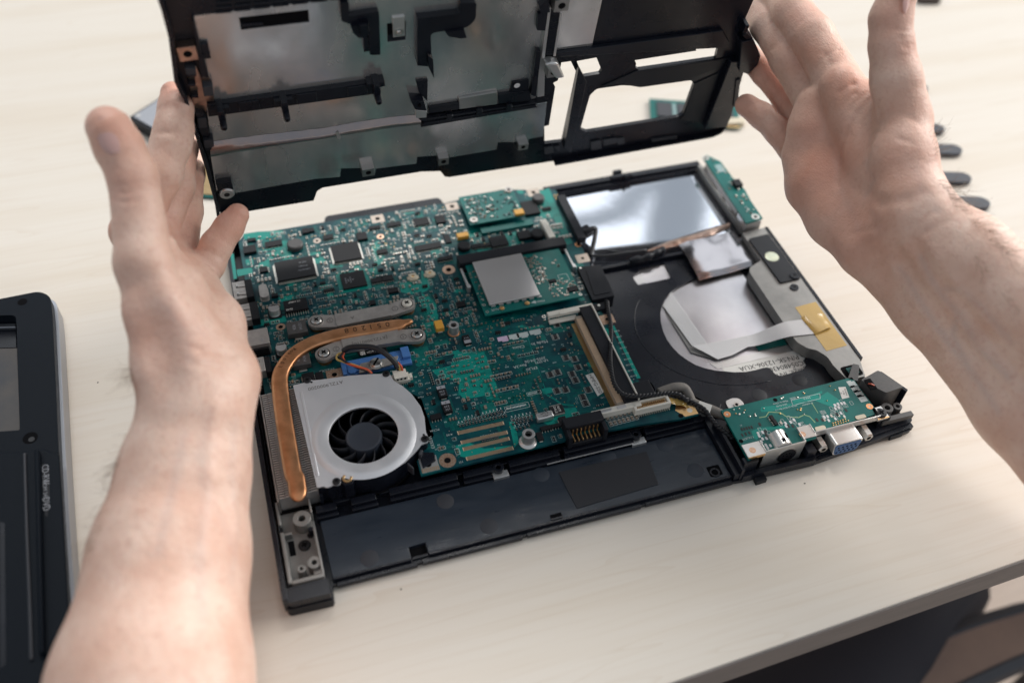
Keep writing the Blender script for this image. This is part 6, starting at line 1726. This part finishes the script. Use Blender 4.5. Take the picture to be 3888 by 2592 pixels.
a = W(*kD(985, 150), 20); m = MB().ring(a[0], a[1], 10, 20.5, 2.5, 1.3, gold, 24, inner=hole); m.prism(circ(a[0], a[1], 4.0, 6), 8, 19.6, black); m.build('brass_insert', fan, .2)
m = MB()
m.prism([W(*kC(*p), 15) for p in ((1660, 1330), (1760, 1330), (1775, 1400), (1660, 1470), (1640, 1400))], 12, 15, black); m.box(*W(*kC(1530, 1420), 18), 12, *W(*kC(1565, 1480), 18), 18, pads, rot=.5); m.box(*W(*kC(1620, 1310), 18), 12, *W(*kC(1660, 1350), 18), 18, pads, rot=-.6)
m.build('housing_lug', fan, .3)
# black sleeve, red and yellow leads, white plug
def lead(name, pts, r, m_): cable(name, kC, pts, r, m_, 20, parent=fan)
lead('wire_sleeve', [(950, 428, 21.5), (1000, 400, 24), (1100, 390, 26), (1220, 398, 27), (1320, 450, 26), (1400, 520, 23), (1435, 580, 20)], 1.55, wire_black)
lead('yellow_lead', [(955, 440, 21), (900, 460, 20.5), (892, 500, 20.5), (950, 525, 20.5), (1050, 555, 21), (1130, 585, 21), (1195, 625, 19.5)], .62, wire_yellow)
lead('red_lead', [(955, 445, 21.5), (945, 490, 21), (985, 540, 21.2), (1080, 570, 21.6), (1160, 592, 21), (1205, 628, 19.5)], .62, wire_red)
lead('black_lead', [(945, 445, 22), (922, 480, 21.6), (960, 520, 21.6), (1060, 570, 20.8), (1150, 605, 20.4), (1185, 628, 19.5)], .62, wire_black)
for x, m_, nm in ((1435, wire_black, 'black_lead'), (1455, wire_yellow, 'yellow_lead'), (1475, wire_red, 'red_lead')): lead(nm, [(1425 + (x - 1435) * .3, 520 + (x - 1435) * .3, 22), (x - 8, 565, 21), (x + 2, 600, 18.5)], .6, m_)
a = W(*kC(1458, 640), ZB + 4)
m = MB(); m.box(a[0] - 4.6, a[1] - 3, ZB, a[0] + 4.6, a[1] + 2.4, ZB + 2.2, ivory); m.box(a[0] - 3.6, a[1] - 2.6, ZB + 2.2, a[0] + 3.4, a[1] + 3.2, ZB + 4.6, ivory); m.box(a[0] + 4.6, a[1] - 2, ZB, a[0] + 6.2, a[1] + 1, ZB + 2.4, ivory); m.box(a[0] - 6.4, a[1] - 2, ZB, a[0] - 4.6, a[1] + .5, ZB + 2, castzinc)
for i in (-1, 0, 1): m.box(a[0] + i * 2 - .5, a[1] - 2.65, ZB + 2.6, a[0] + i * 2 + .5, a[1] - 2.5, ZB + 4, hole)
for i in range(6): m.box(a[0] - 3 + i * 1.1, a[1] - 4.2, ZB, a[0] - 2.6 + i * 1.1, a[1] - 3, ZB + .5, solder)
m.build('fan_plug', fan, .2)
# fin stack
m = MB()
for i in range(47):
    y = 256.4 + i * 1.4
    sh_ = -1.2 * (i / 46.0)
    m.box(-20.2 + sh_ * 0, y - .17, 7, -1.6 + sh_ * .7, y + .17, 17.6, tin)
    m.box(-20.0, y - .36, 17.5, -17.4, y + .30, 17.9, tin); m.box(-17.0, y - .1, 17.5, -14.6, y + .5, 17.9, tin); m.box(-4.8 + sh_ * .7, y - .36, 17.5, -1.5 + sh_ * .7, y + .32, 17.95, castzinc)
B('cooling_fins', m, kind='stuff', smooth=0)
m = MB().box(-21.2, 255.5, 4, -20.5, 323, 16.5, castzinc); m.box(-21.4, 255, 3.4, -0.8, 323, 6.5, hole); m.box(-1.6, 254, 4, 0, 256, 15, black); B('fin_frame', m)
hp_ = [(*kC(x, y), w_, h_) for x, y, w_, h_ in ((1566, 152, 1.0, 1.0), (1540, 158, 1.7, 1.5), (1500, 170, 2.3, 1.6), (1450, 182, 3.6, 1.7), (1300, 207, 4.1, 1.75), (1000, 255, 4.1, 1.75), (800, 300, 4.1, 1.75), (640, 358, 4.1, 1.75), (510, 440, 4.1, 1.75), (425, 540, 4.2, 1.75), (380, 650, 4.3, 1.75), (386, 800, 4.3, 1.75), (412, 1000, 4.3, 1.75), (452, 1250, 4.3, 1.75), (496, 1500, 4.3, 1.75))] + [(*kD(x, y), w_, h_) for x, y, w_, h_ in ((525, 150, 4.3, 1.75), (541, 270, 4.2, 1.75), (546, 310, 3.4, 1.5), (549, 335, 2.0, 1.0), (550, 345, .6, .5))]
P = [(*W(x, y, 20.6), 19.4) for x, y, *_ in hp_]
path = smoothpath(P, 6)
ws = []; hs = []
for i in range(len(hp_) - 1):
    for k_ in range(6):
        t = k_ / 6; ws.append(hp_[i][2] * (1 - t) + hp_[i + 1][2] * t); hs.append(hp_[i][3] * (1 - t) + hp_[i + 1][3] * t)
ws.append(hp_[-1][2]); hs.append(hp_[-1][3])
pipe = B('heat_pipe', MB().tube(path, ws, copper, n=20, rz=hs, up=(0, 0, 1)), smooth=60)
ink = mat('stamped_ink', (0.05, 0.022, 0.010), 0.5, 0.3)
for s_, x, y in zip('051208', (1343, 1268, 1193, 1130, 1052, 978), (188, 199, 211, 220, 233, 246)):
    a = W(*kC(x, y), 21.2); lettering(s_, a[0], a[1], 21.18, 5.0, ink, pipe, rot=PI + .0)
for s_, x, y, g in zip('Robin03', (508, 488, 468, 446, 426, 404, 385), (412, 432, 452, 476, 500, 532, 566), (.8, .85, .9, 1.0, 1.05, 1.1, 1.2)):
    a = W(*kC(x, y), 21.2); lettering(s_, a[0], a[1], 21.18, 3.0, ink, pipe, rot=PI + g)

# ------------------------------------------------------------------ connector board with its sockets, near right
ZI = 16.0
io_ = [(208.4, 248.3), (288.3, 249.4), (288.6, 240), (286.5, 223.5), (249.6, 222.2), (249, 227), (241.5, 226.5), (219, 225), (219, 216.5), (208.2, 216.3)]
io = B('connector_board', MB().prism([(208.4, 248.3), (288.3, 249.4), (289, 223.6), (249.6, 221.8), (248.6, 218.6), (219, 217.8), (208.2, 216.0)], ZI - 1.4, ZI, pcb2), .08)
m = MB()
def pourI(pts, m_=pour):
    NP[0] += 1
    m.prism([W(*kH(*p), ZI) for p in pts], ZI, ZI + .015 + .0005 * NP[0], m_)
pourI([(910, 600), (920, 575), (1200, 540), (1460, 430), (1465, 450), (1240, 560), (1000, 615), (920, 620)]); pourI([(1390, 515), (1510, 440), (1600, 500), (1630, 530), (1560, 580), (1480, 550)]); pourI([(830, 790), (900, 760), (1200, 735), (1130, 760), (920, 790), (880, 870), (850, 850)]); pourI([(1190, 520), (1420, 460), (1440, 500), (1230, 560)])
m.build('copper_pour', io, kind='stuff', smooth=0)
m = MB()
def lineI(pts, w_, m_):
    P = [W(*kH(*p), ZI) for p in pts]
    for a, b in zip(P[:-1], P[1:]):
        d = math.hypot(b[0] - a[0], b[1] - a[1]); nx, ny = -(b[1] - a[1]) / d * w_ / 2, (b[0] - a[0]) / d * w_ / 2
        m.add([(a[0] - nx, a[1] - ny, ZI + .04), (b[0] - nx, b[1] - ny, ZI + .04), (b[0] + nx, b[1] + ny, ZI + .04), (a[0] + nx, a[1] + ny, ZI + .04)], [(0, 1, 2, 3)], m_)
palegreen = mat('bare_trace', (0.30, 0.45, 0.22), .4)
lineI([(900, 670), (960, 660), (985, 620), (1090, 625), (1140, 660), (1250, 670), (1300, 645), (1350, 660), (1400, 715)], .45, palegreen); lineI([(1370, 540), (1425, 630)], .3, palegreen); lineI([(1185, 515), (1440, 455), (1445, 500), (1200, 560), (1185, 515)], .25, silk)
for i in range(5): lineI([(1000 + i * 30, 560 + i * 8), (1300 + i * 20, 520 + i * 10), (1360, 540 + i * 9)], .22, trace)
m.build('trace', io, kind='stuff', smooth=0)
m = MB()
def blob(x, y, r=.55, m_=solder):
    a = W(*kH(x, y), ZI); m.lathe(a[0], a[1], [(r, ZI), (r * .8, ZI + .35), (r * .2, ZI + .55)], m_, 8)
for x, y in ((670, 600), (690, 635), (720, 590), (720, 640), (760, 625), (770, 605), (860, 640), (865, 655), (815, 660), (1110, 490), (1095, 500), (1290, 445), (1300, 455), (1530, 390), (1575, 425), (1240, 490), (1240, 600), (1265, 605), (1085, 635), (1270, 590), (1300, 640), (1505, 520), (940, 590)): blob(x, y, rnd.uniform(.4, .7), rnd.choice([solder, gold]))
for x, y in [(1015 + i * 32, 815 - i * 8) for i in range(4)] + [(1045 + i * 32, 830 - i * 8) for i in range(3)] + [(1560 + i * 22, 740 - i * 7) for i in range(7)] + [(1555 + i * 22, 720 - i * 7) for i in range(6)]: blob(x, y, .5, gold)
def capI(x, y, mm=silk, v=1, l=1.9, w_=1.2):
    a = W(*kH(x, y), ZI); m.prism(rectp(a[0] - w_ / 2, a[1] - l / 2, a[0] + w_ / 2, a[1] + l / 2, .4, 3), ZI, ZI + .12, mm)
for x, y in [(1575, 560), (1605, 550), (1635, 545), (1660, 540), (1580, 590), (1610, 580), (1480, 665), (1510, 660), (1545, 655), (1580, 680), (1520, 695), (1480, 690), (1610, 650), (1630, 630), (1660, 660), (1095, 715), (1135, 720), (1180, 710), (1260, 730), (1140, 745), (1210, 690), (890, 810), (930, 800), (900, 835), (930, 860), (965, 855), (960, 915), (1000, 920), (975, 940), (920, 885)]: capI(x, y, whitepaint if rnd.random() < .8 else solder)
for x, y in ((1465, 690), (1595, 640), (1675, 605), (1160, 745), (1200, 745), (905, 730), (955, 795), (965, 830), (1415, 690)): capI(x, y, resblack, l=2.2, w_=1.3)
for i in range(5): capI(745 + i * 22, 775 - i * 5, resblack, l=2.0, w_=.9)
for i in range(3): capI(748 + i * 32, 825 - i * 10, resblack, l=2.0, w_=.9)
for x, y in ((1010, 680), (1040, 720)):
    a = W(*kH(x, y), ZI); m.box(a[0] - .9, a[1] - 1.6, ZI, a[0] + .9, a[1] + 1.6, ZI + 1.1, chipblack)
    for s_ in (-1, 0, 1): m.box(a[0] - 1.8, a[1] + s_ * 1.0 - .2, ZI, a[0] - .9, a[1] + s_ * 1.0 + .2, ZI + .4, solder); 
m.build('solder_and_small_parts', io, kind='stuff')
m = MB()
for x0_, y0_, n in ((1530, 590, 8), (1460, 640, 10), (1090, 690, 8), (880, 790, 6), (1600, 530, 6), (1250, 690, 5)):
    for i in range(n):
        a = W(*kH(x0_ + rnd.uniform(-10, 130), y0_ + rnd.uniform(-20, 60)), ZI)
        for q in ((-.9, -1.2, .9, -1.0), (-.9, 1.0, .9, 1.2), (-.9, -1.2, -.7, 1.2), (.7, -1.2, .9, 1.2)): m.rect(a[0] + (q[0] + q[2]) / 2, a[1] + (q[1] + q[3]) / 2, ZI + .06, q[2] - q[0], q[3] - q[1], silk)
m.build('silkscreen', io, kind='stuff', smooth=0)
for i in range(4):
    a = W(*kH(1728 + i * 31, 370 + i * 42), ZI); MB().prism([(a[0] - 2.2, a[1] - 2.4), (a[0] + 2.2, a[1] - 2.4), (a[0] + 2.2, a[1] + 1.6), (a[0] + .6, a[1] + 1.6), (a[0] + .6, a[1] + 2.4), (a[0] - 2.2, a[1] + 2.4)], ZI, ZI + .07, greyprint if 0 else silk).build('print_block', io, smooth=0)
r = [W(*kH(*p), ZI) for p in ((1605, 400), (1670, 395), (1705, 490), (1640, 505))]; MB().prism(r, ZI, ZI + .09, label_paper).build('paper_sticker', io)
g = math.atan2(r[3][1] - r[0][1], r[3][0] - r[0][0]); c_ = np.mean(r, 0)
for i, s_ in enumerate(('455N2820', '2139B', 'A2')): lettering(s_, c_[0] + 1.2 - i * 1.4, c_[1], ZI + .12, 1.1, hole, io, rot=g)
for s_, x, y, sz in (('Made In China', 1090, 535, 1.5), ('EFL30 LS-2594 Rev:1.0', 1140, 582, 1.4), ('2005-03-03', 1100, 560, 1.4), ('94V-0', 1325, 495, 1.7), ('0550', 1200, 497, 1.8), ('Lf indicator', 1330, 550, 1.4), ('C25', 770, 862, 1.5), ('C24', 795, 852, 1.5), ('C23', 830, 845, 1.5), ('R1', 735, 740, 1.3), ('C2', 1235, 665, 1.2)):
    a = W(*kH(x, y), ZI); lettering(s_, a[0], a[1], ZI + .06, sz, silk, io, rot=PI)
for x, y in ((614, 640), (1885, 570)):
    a = W(*kH(x, y), ZI); MB().ring(a[0], a[1], ZI, ZI + .1, 1.9, .6, copper, 22, inner=label_paper).build('alignment_mark', io)
for x, y in ((738, 880), (1043, 512)):
    a = W(*kH(x, y), ZI); MB().cyl(a[0], a[1], ZI, ZI + .04, 1.2, hole, 18).build('pin_hole', io)
for x, y in ((1445, 765), (1805, 665)):
    a = W(*kH(x, y), ZI); m = MB().prism(rp([(a[0] - 3, a[1] - 1.2), (a[0] + 3, a[1] - 1.2), (a[0] + 3, a[1] + 1.2), (a[0] - 3, a[1] + 1.2)], 1.2), ZI, ZI + .3, cream); m.build('shield_leg', io)
# front shield: tabs, step and upright plate
brkt = mat('bright_steel', (0.78, 0.76, 0.73), 0.28, 0.7, bump=(500, .05, .0002))
m = MB()
m.box(208.3, 216.6, ZI + .1, 218.4, 224.6, ZI + .8, brkt); m.box(241.5, 219.3, ZI + .1, 249.2, 226.8, ZI + .8, brkt)
m.box(218.4, 217.2, ZI - 13, 241.6, 217.8, ZI + 1.4, brkt); m.box(218.4, 217.8, ZI - 3, 219.0, 224.5, ZI + 1.4, brkt); m.box(241.0, 217.8, ZI - 3, 241.6, 226.6, ZI + 1.4, brkt); m.box(208.3, 216.3, ZI - 1, 218, 216.7, ZI + .8, gold)
m.box(249.0, 221.2, ZI - 3, 288.5, 221.8, ZI + 1.2, brkt); m.box(248.6, 221.8, ZI, 249.2, 227, ZI + 1.2, brkt); m.box(288, 221.8, ZI, 288.6, 226, ZI + 1.2, brkt)
pl = B('port_shield', m, .15)
for x, y in ((840, 960), (1285, 818)):
    a = W(*kH(x, y), ZI + .8); MB().ring(a[0], a[1], ZI + .78, ZI + .86, 1.7, 1.5, copper, 20, inner=None).build('hole_rim', pl); MB().cyl(a[0], a[1], ZI + .8, ZI + .83, 1.5, pad_copper, 20).build('hole', pl)
def disc_y(mb, x, y, z, r, m_, th=.3, n=28, r2=None):     # disc facing the near side
    vs = [(x + r * math.cos(2 * PI * i / n), y, z + r * math.sin(2 * PI * i / n)) for i in range(n)] + [(x + (r2 or r) * math.cos(2 * PI * i / n), y - th, z + (r2 or r) * math.sin(2 * PI * i / n)) for i in range(n)]
    mb.add(vs, [((i + 1) % n, i, i + n, (i + 1) % n + n) for i in range(n)] + [tuple(range(n)), tuple(range(2 * n - 1, n - 1, -1))], m_)
m = MB(); disc_y(m, 232.6, 217.3, 8.6, 5.6, steel, .35); disc_y(m, 232.6, 217.0, 8.6, 5.0, black_matt, .35)
for dx, dz in ((-2.4, 1), (-.9, 2.2), (.9, 2.2), (2.4, 1), (-2.2, -1), (0, 0), (2.2, -1)): disc_y(m, 232.6 + dx, 216.6, 8.6 + dz, .45, hole, .1, 10)
m.box(231.4, 216.5, 4.6, 233.8, 216.7, 5.8, hole)
m.build('round_video_socket', pl)
m = MB()
a = W(*kH(1110, 880), ZI + 2)
m.tube([(a[0], 218, ZI - 1.2), (a[0], 226.5, ZI - 1.2)], 5.0, brkt, n=24); m.box(a[0] - 1, 219, ZI + 3.4, a[0] + 1, 221, ZI + 3.9, hole); m.box(a[0] + 2, 221, ZI + 2.4, a[0] + 3.4, 224, ZI + 3.2, hole)
m.build('socket_can', pl)
# VGA socket with posts
def dshape(x0, x1, z0, z1, y0, y1, m_, r=1.5, ins=1.6):
    P = rp([(x0 + ins, z0), (x1 - ins, z0), (x1, z1), (x0, z1)], r, 6)
    mb = MB().prism(P, 0, 1, m_)
    mb.v = [(x, y1 + (y0 - y1) * z, z_) for x, z_, z in mb.v]
    return mb
v = B('vga_socket', dshape(256.6, 273.8, 4.6, 14.6, 212.6, 221.4, brkt, 2, 1.4), .25)
dshape(257.3, 273.1, 5.2, 13.2, 212.2, 213.0, vgablue, 1.6, 1.4).build('blue_face', v, .1)
m = MB()
for j in range(3):
    for i in range(5): disc_y(m, 260.0 + i * 2.5 + (j % 2) * 1.0 - .4, 212.25, 7.0 + j * 2.1, .62, hole, .12, 10)
m.build('pin_hole', v, kind='stuff')
for x in (252.4, 279.4):
    m = MB()
    vs = []
    n = 6
    for yy, rr_ in ((221.5, 2.9), (214.8, 2.9), (214.2, 2.4)):
        vs += [(x + rr_ * math.cos(2 * PI * i / n), yy, 9.8 + rr_ * math.sin(2 * PI * i / n)) for i in range(n)]
    m.add(vs, [((i + 1) % n + k_ * n, i + k_ * n, i + (k_ + 1) * n, (i + 1) % n + (k_ + 1) * n) for k_ in (0, 1) for i in range(n)] + [tuple(range(3 * n - 1, 2 * n - 1, -1))], steel)
    disc_y(m, x, 214.3, 9.8, 1.3, hole, .15, 16); m.build('hex_post', v, .15)
m = MB().prism([(286.2, 219.8), (293.2, 220.2), (292.6, 227.6), (287, 227.2)], ZI - 1.4, ZI, tin); m.box(286.3, 219.8, ZI - .1, 293, 220.6, ZI + .06, gold); m.build('screw_tab', io)
s1 = MB(); screw(s1, 289.9, 223.2, ZI + .1, 3.0, darksteel, h=1.2, rot=.3); s1.build('screw', io)

# ------------------------------------------------------------------ things lying round the laptop
# second housing at the left edge
ZT = 18.0
innerdull = mat('dull_inner_shield', (0.09, 0.078, 0.07), .5, .3, var=(0.055, 0.055, 0.06), vscale=40, bump=(60, .2, .001))
hs = thing('laptop_housing', (-175, 300, 0), 'dark laptop housing with silver edge lying at the far left of the table', 'laptop housing')
wl = lambda pts, z=ZT: [W(*p, z) for p in pts]
pl_ = wl([(150, 1105), (192, 1125), (200, 1200), (212, 1450), (222, 1690), (236, 1960), (252, 2200), (268, 2420), (300, 2800)])
outl = [(-300, pl_[0][1] - 12)] + [(pl_[0][0] - 90, pl_[0][1] - 3), pl_[0]] + pl_[1:6] + [pl_[6], pl_[7], pl_[8], (-300, pl_[8][1])]
opn = wl([(-900, 1215), (60, 1196), (63, 1240), (75, 1632), (-900, 1700)])
m = MB().prism(rp(outl, [1, 4, 8, 6, 2, 2, 1, 1, 1, 1, 1, 1]), 6, ZT, black_bezel, holes=[rp(opn, [1, 3, 3, 1, 1])])
m.build('bezel', hs, 1.6, seg=3)
m = MB()
edge = [(x + .6, y + .4) for x, y in rp(outl, [1, 4, 8, 6, 2, 2, 1, 1, 1, 1, 1, 1])]
mid = np.mean(outl, 0)
m.prism([(x + .9, y + .2) for x, y in edge], 2.0, 12.5, silver_edge, holes=[rp([(-296, opn[3][1] + 2), (opn[2][0] + 4, opn[3][1] - 3), (opn[2][0] + 4, opn[1][1] + 4), (-296, opn[0][1] + 4)], 1)])
m.build('silver_edge', hs, 1.2, seg=3)
m = MB().box(-300, 300, 2.1, -134, pl_[0][1] - 4, 5.9, black); m.build('inner_floor', hs)
m = MB().prism(wl([(-700, 1330), (66, 1318), (78, 1640), (-700, 1700)], 9), 6.0, 9, innerdull); m.build('inner_shield', hs, .3)
m = MB().prism(wl([(-700, 1238), (60, 1226), (60, 1242), (-700, 1256)], 12), 9.5, 12, silver_edge); m.prism(wl([(-700, 1258), (62, 1250), (64, 1318), (-700, 1330)], 9.6), 6.0, 9.4, black); m.build('inner_rail', hs, .4)
for p, r_ in (((85, 1146), 2.6), ((115, 1662), 3.6)):
    a = W(*p, ZT); m = MB().cyl(a[0], a[1], ZT - .02, ZT + .06, r_, hole, 22)
    if r_ > 3: m.cyl(a[0] + .6, a[1] - 1, ZT + .05, ZT + .12, 1.5, darksteel, 14)
    m.build('screw_recess', hs)
# lower half with its raised ridges
q = wl([(-500, 1730), (90, 1712), (160, 1700), (224, 1720), (240, 1960), (268, 2420), (300, 2800), (-500, 2900)], 20)
m = MB().prism(q, 18.05, 20, black_bezel); m.build('lower_panel', hs, .8)
m = MB(); P = wl([(92, 1720), (100, 2000), (112, 2300), (118, 2500)], 21); m.tube([(*p, 20.4) for p in P], .8, pads, n=8); m.build('trim_line', hs, smooth=60)
m = MB(); A = wl([(128, 1700), (150, 1705), (170, 2480), (145, 2480)], 23); m.prism(A, 20, 23.2, black_bezel); m.build('ridge', hs, 1.2)
A = wl([(0, 1980), (18, 1985), (22, 2520), (0, 2540)], 20.1); MB().prism(A, 19.9, 20.12, black).build('panel_seam', hs)
m = MB(); A = wl([(160, 1760), (186, 1775), (188, 1880), (180, 1960), (170, 1955)], 20.1); m.prism(A, 19.95, 20.1, black_matt); m.build('badge', hs, .05)
for s_, x, y, sz in (('CD-RW', 172, 1800, 4.4), ('DVD', 174, 1912, 4.6)):
    a = W(x, y, 20.2); lettering(s_, a[0], a[1], 20.16, sz, greyprint, hs, rot=-PI / 2 + .06, sx=.8)
a = W(170, 1860, 20.2); lettering('ROM 24X', a[0], a[1], 20.16, 2.6, greyprint, hs, rot=-PI / 2 + .06)

# hard drive half hidden by the left hand
hd = thing('hard_drive', (-45, 620, 0), 'grey topped hard drive with black edge lying behind the left hand', 'hard drive')
c0, c1, c2 = np.array(W(487, 443, 9.5)), np.array(W(608, 366, 9.5)), np.array(W(572, 508, 9.5))
u = (c1 - c0) / np.linalg.norm(c1 - c0); v = (c2 - c0) / np.linalg.norm(c2 - c0)
v = v - u * (u @ v) * .6; v /= np.linalg.norm(v)
drv = mat('drive_lid', (0.34, 0.35, 0.38), 0.45, .5)
pq = lambda e, z: [tuple(c0 + u * a + v * b) for a, b in ((e, e), (70 - e, e), (70 - e, 74 - e), (e, 74 - e))]
MB().prism(rp(pq(0, 0), 2), .2, 8.6, black_matt).build('drive_body', hd, .6)
MB().prism(rp(pq(2.2, 0), 2), 8.6, 9.6, drv).build('drive_lid', hd, .4)
m = MB()
for a, b in ((5, 5), (65, 5), (5, 69), (65, 69)):
    p = c0 + u * a + v * b; m.cyl(p[0], p[1], 9.6, 9.9, 1.6, steel, 14)
m.build('drive_screws', hd, kind='stuff')
# small green card behind the fingers
cc = thing('circuit_card', (*W(800, 690, 1.5), 0), 'small green edged card with a tan face behind the left fingers', 'circuit card')
tan = mat('tan_card_face', (0.30, 0.20, 0.08), .5, var=(0.36, 0.25, 0.11), vscale=250)
A = wl([(690, 590), (850, 590), (870, 752), (760, 745), (690, 735)], 2)
MB().prism(A, .2, 2, pcb2).build('card_board', cc, .2)
MB().prism([(np.array(A).mean(0)[0] + (x - np.array(A).mean(0)[0]) * .93, np.array(A).mean(0)[1] + (y - np.array(A).mean(0)[1]) * .90) for x, y in A], 2, 2.5, tan).build('card_face', cc, .1)
# memory module seen through the cover's window
mmx = thing('memory_module', (*W(2650, 410, 2), 0), 'green memory module with dark chips and gold contacts lying behind the lifted cover', 'memory module')
p0, p1 = np.array(W(2466, 372, 3)), np.array(W(2836, 398, 3))
ux = (p1 - p0) / np.linalg.norm(p1 - p0)
p3 = np.array(W(2492, 458, 3)); uy = p3 - p0; uy = uy - ux * (ux @ uy); uy /= np.linalg.norm(uy)
ln_ = 66.0; wd_ = 30.0
fr_ = (np.array([p0[0], p0[1], 0.0]), np.array([ux[0], ux[1], 0]), -np.array([uy[0], uy[1], 0]), np.array([0, 0, 1.0]))
def box_m(mb, x0, y0, z0, x1, y1, z1, m_): mb.box(x0, -y1, z0, x1, -y0, z1, m_)
m = MB(fr_); box_m(m, 0, 0, 1.4, ln_, wd_, 2.4, pcb2); m.build('module_board', mmx, .1)
memchip = mat('memory_chip', (0.035, 0.036, 0.045), .5)
for i in range(4):
    m = MB(fr_); x0_ = 5 + i * 15.2; box_m(m, x0_, 5, 2.4, x0_ + 11.2, 23, 3.6, memchip); m.build('memory_chip', mmx, .15)
m = MB(fr_)
for i in range(3): box_m(m, 17 + i * 15.2, 5, 2.4, 19.5 + i * 15.2, 24, 2.9, silkdim)
m.build('printed_strip', mmx)
m = MB(fr_)
for i in range(44):
    if 13 < i < 16: continue
    box_m(m, 2 + i * 1.45, wd_ - 3.2, 2.4, 3.1 + i * 1.45, wd_ - .2, 2.5, gold)
m.build('gold_contact', mmx, kind='stuff')
A = wl([(2748, 448), (2826, 445), (2828, 466), (2750, 470)], 4)
cl = MB().prism(A, .5, 4, cream).build('plastic_clip', None, .5)
tag(cl, 'cream plastic clip lying just in front of the green memory module', 'clip')

# the row of dark flat plastic tools behind the right wrist
tools = (((3585, 488), 34, 'topmost long'), ((3650, 567), 38, ''), ((3685, 675), 38, ''), ((3757, 770), 41, ''))
tips = [(3521, 334, 24), (3586, 489, 31), (3652, 569, 36), (3687, 676, 37), (3758, 771, 42)]
lbl = ['dark flat prying tool barely peeking out behind the right thumb base', 'short tip of a dark prying tool beside the right thumb muscle', 'dark prying tool, second from the top of the row of four visible tips',
       'dark prying tool tip beside the hairy right wrist, third of the row', 'longest dark prying tool, lowest of the row behind the right wrist']
toolm = mat('tool_grey_plastic', (0.040, 0.044, 0.058), .5, bump=(2500, .2, .0001))
for (x, y, h_), lb in zip(tips, lbl):
    a = np.array(W(x, y, 3)); b_ = np.array(W(x - 400, y - 14, 3)); d = (b_ - a) / np.linalg.norm(b_ - a); n_ = np.array([-d[1], d[0]])
    c0_, c1_ = np.array(W(x - 60, y - h_ / 2 - 1, 3)), np.array(W(x - 60, y + h_ / 2, 3))
    wdt = abs((c1_ - c0_) @ n_) / 2
    P = [tuple(a + d * (wdt * 1.1 - wdt * 1.1 * math.cos(t)) + n_ * wdt * math.sin(t)) for t in np.linspace(-PI / 2, PI / 2, 13)]
    P = [tuple(a + d * (wdt * 1.2 * (1 - math.cos(t))) + n_ * (wdt * math.sin(t))) for t in np.linspace(-PI / 2, PI / 2, 13)]
    P = P + [tuple(a + d * 95 + n_ * wdt * .8), tuple(a + d * 110 + n_ * wdt * .3), tuple(a + d * 110 - n_ * wdt * .3), tuple(a + d * 95 - n_ * wdt * .8)]
    tg = thing('prying_tool', (*(a + d * 50), 0), lb, 'prying tool', 'dark prying tools laid in a row')
    MB().prism(P, .3, 3.6, toolm).build('tool_blade', tg, .9, seg=3)
    Q = [tuple(a + d * (20 + i * 3) + n_ * s_ * wdt * .55) for s_ in (1,) for i in range(2)]
    MB().prism([tuple(a + d * 55 + n_ * wdt * .6), tuple(a + d * 90 + n_ * wdt * .5), tuple(a + d * 90 - n_ * wdt * .5), tuple(a + d * 55 - n_ * wdt * .6)], 3.55, 3.8, black_matt).build('grip_panel', tg, .1)
# brown scraps at the far and right edge
sc = MB().prism(rp(wl([(3478, -40), (3570, -40), (3572, 6), (3484, 4)], 3), 2), .2, 5, mat('brown_case', (0.05, 0.03, 0.025), .5)).build('small_case', None, .6)
tag(sc, 'small dark brown case at the very top edge of the table', 'case')
bs = MB().lathe(*W(3886, 985, 3), [(3.6, .2), (3.4, 2), (1.4, 2.4), (1.4, 5), (.8, 5.4)], steel, 18).build('loose_screw', None)
tag(bs, 'small loose screw on the table at the right edge beyond the forearm', 'screw')
# specks and crumbs on the veneer
sp_ = MB()
for x, y in ((372, 1452), (1523, 2236), (3055, 1835)):
    a = W(x, y, 0); sp_.box(a[0] - .2, a[1] - .35, 0.02, a[0] + .2, a[1] + .4, .3, hole, rot=rnd.uniform(0, 3))
sp_.build('crumb', bpy.data.objects['table'], kind='stuff')
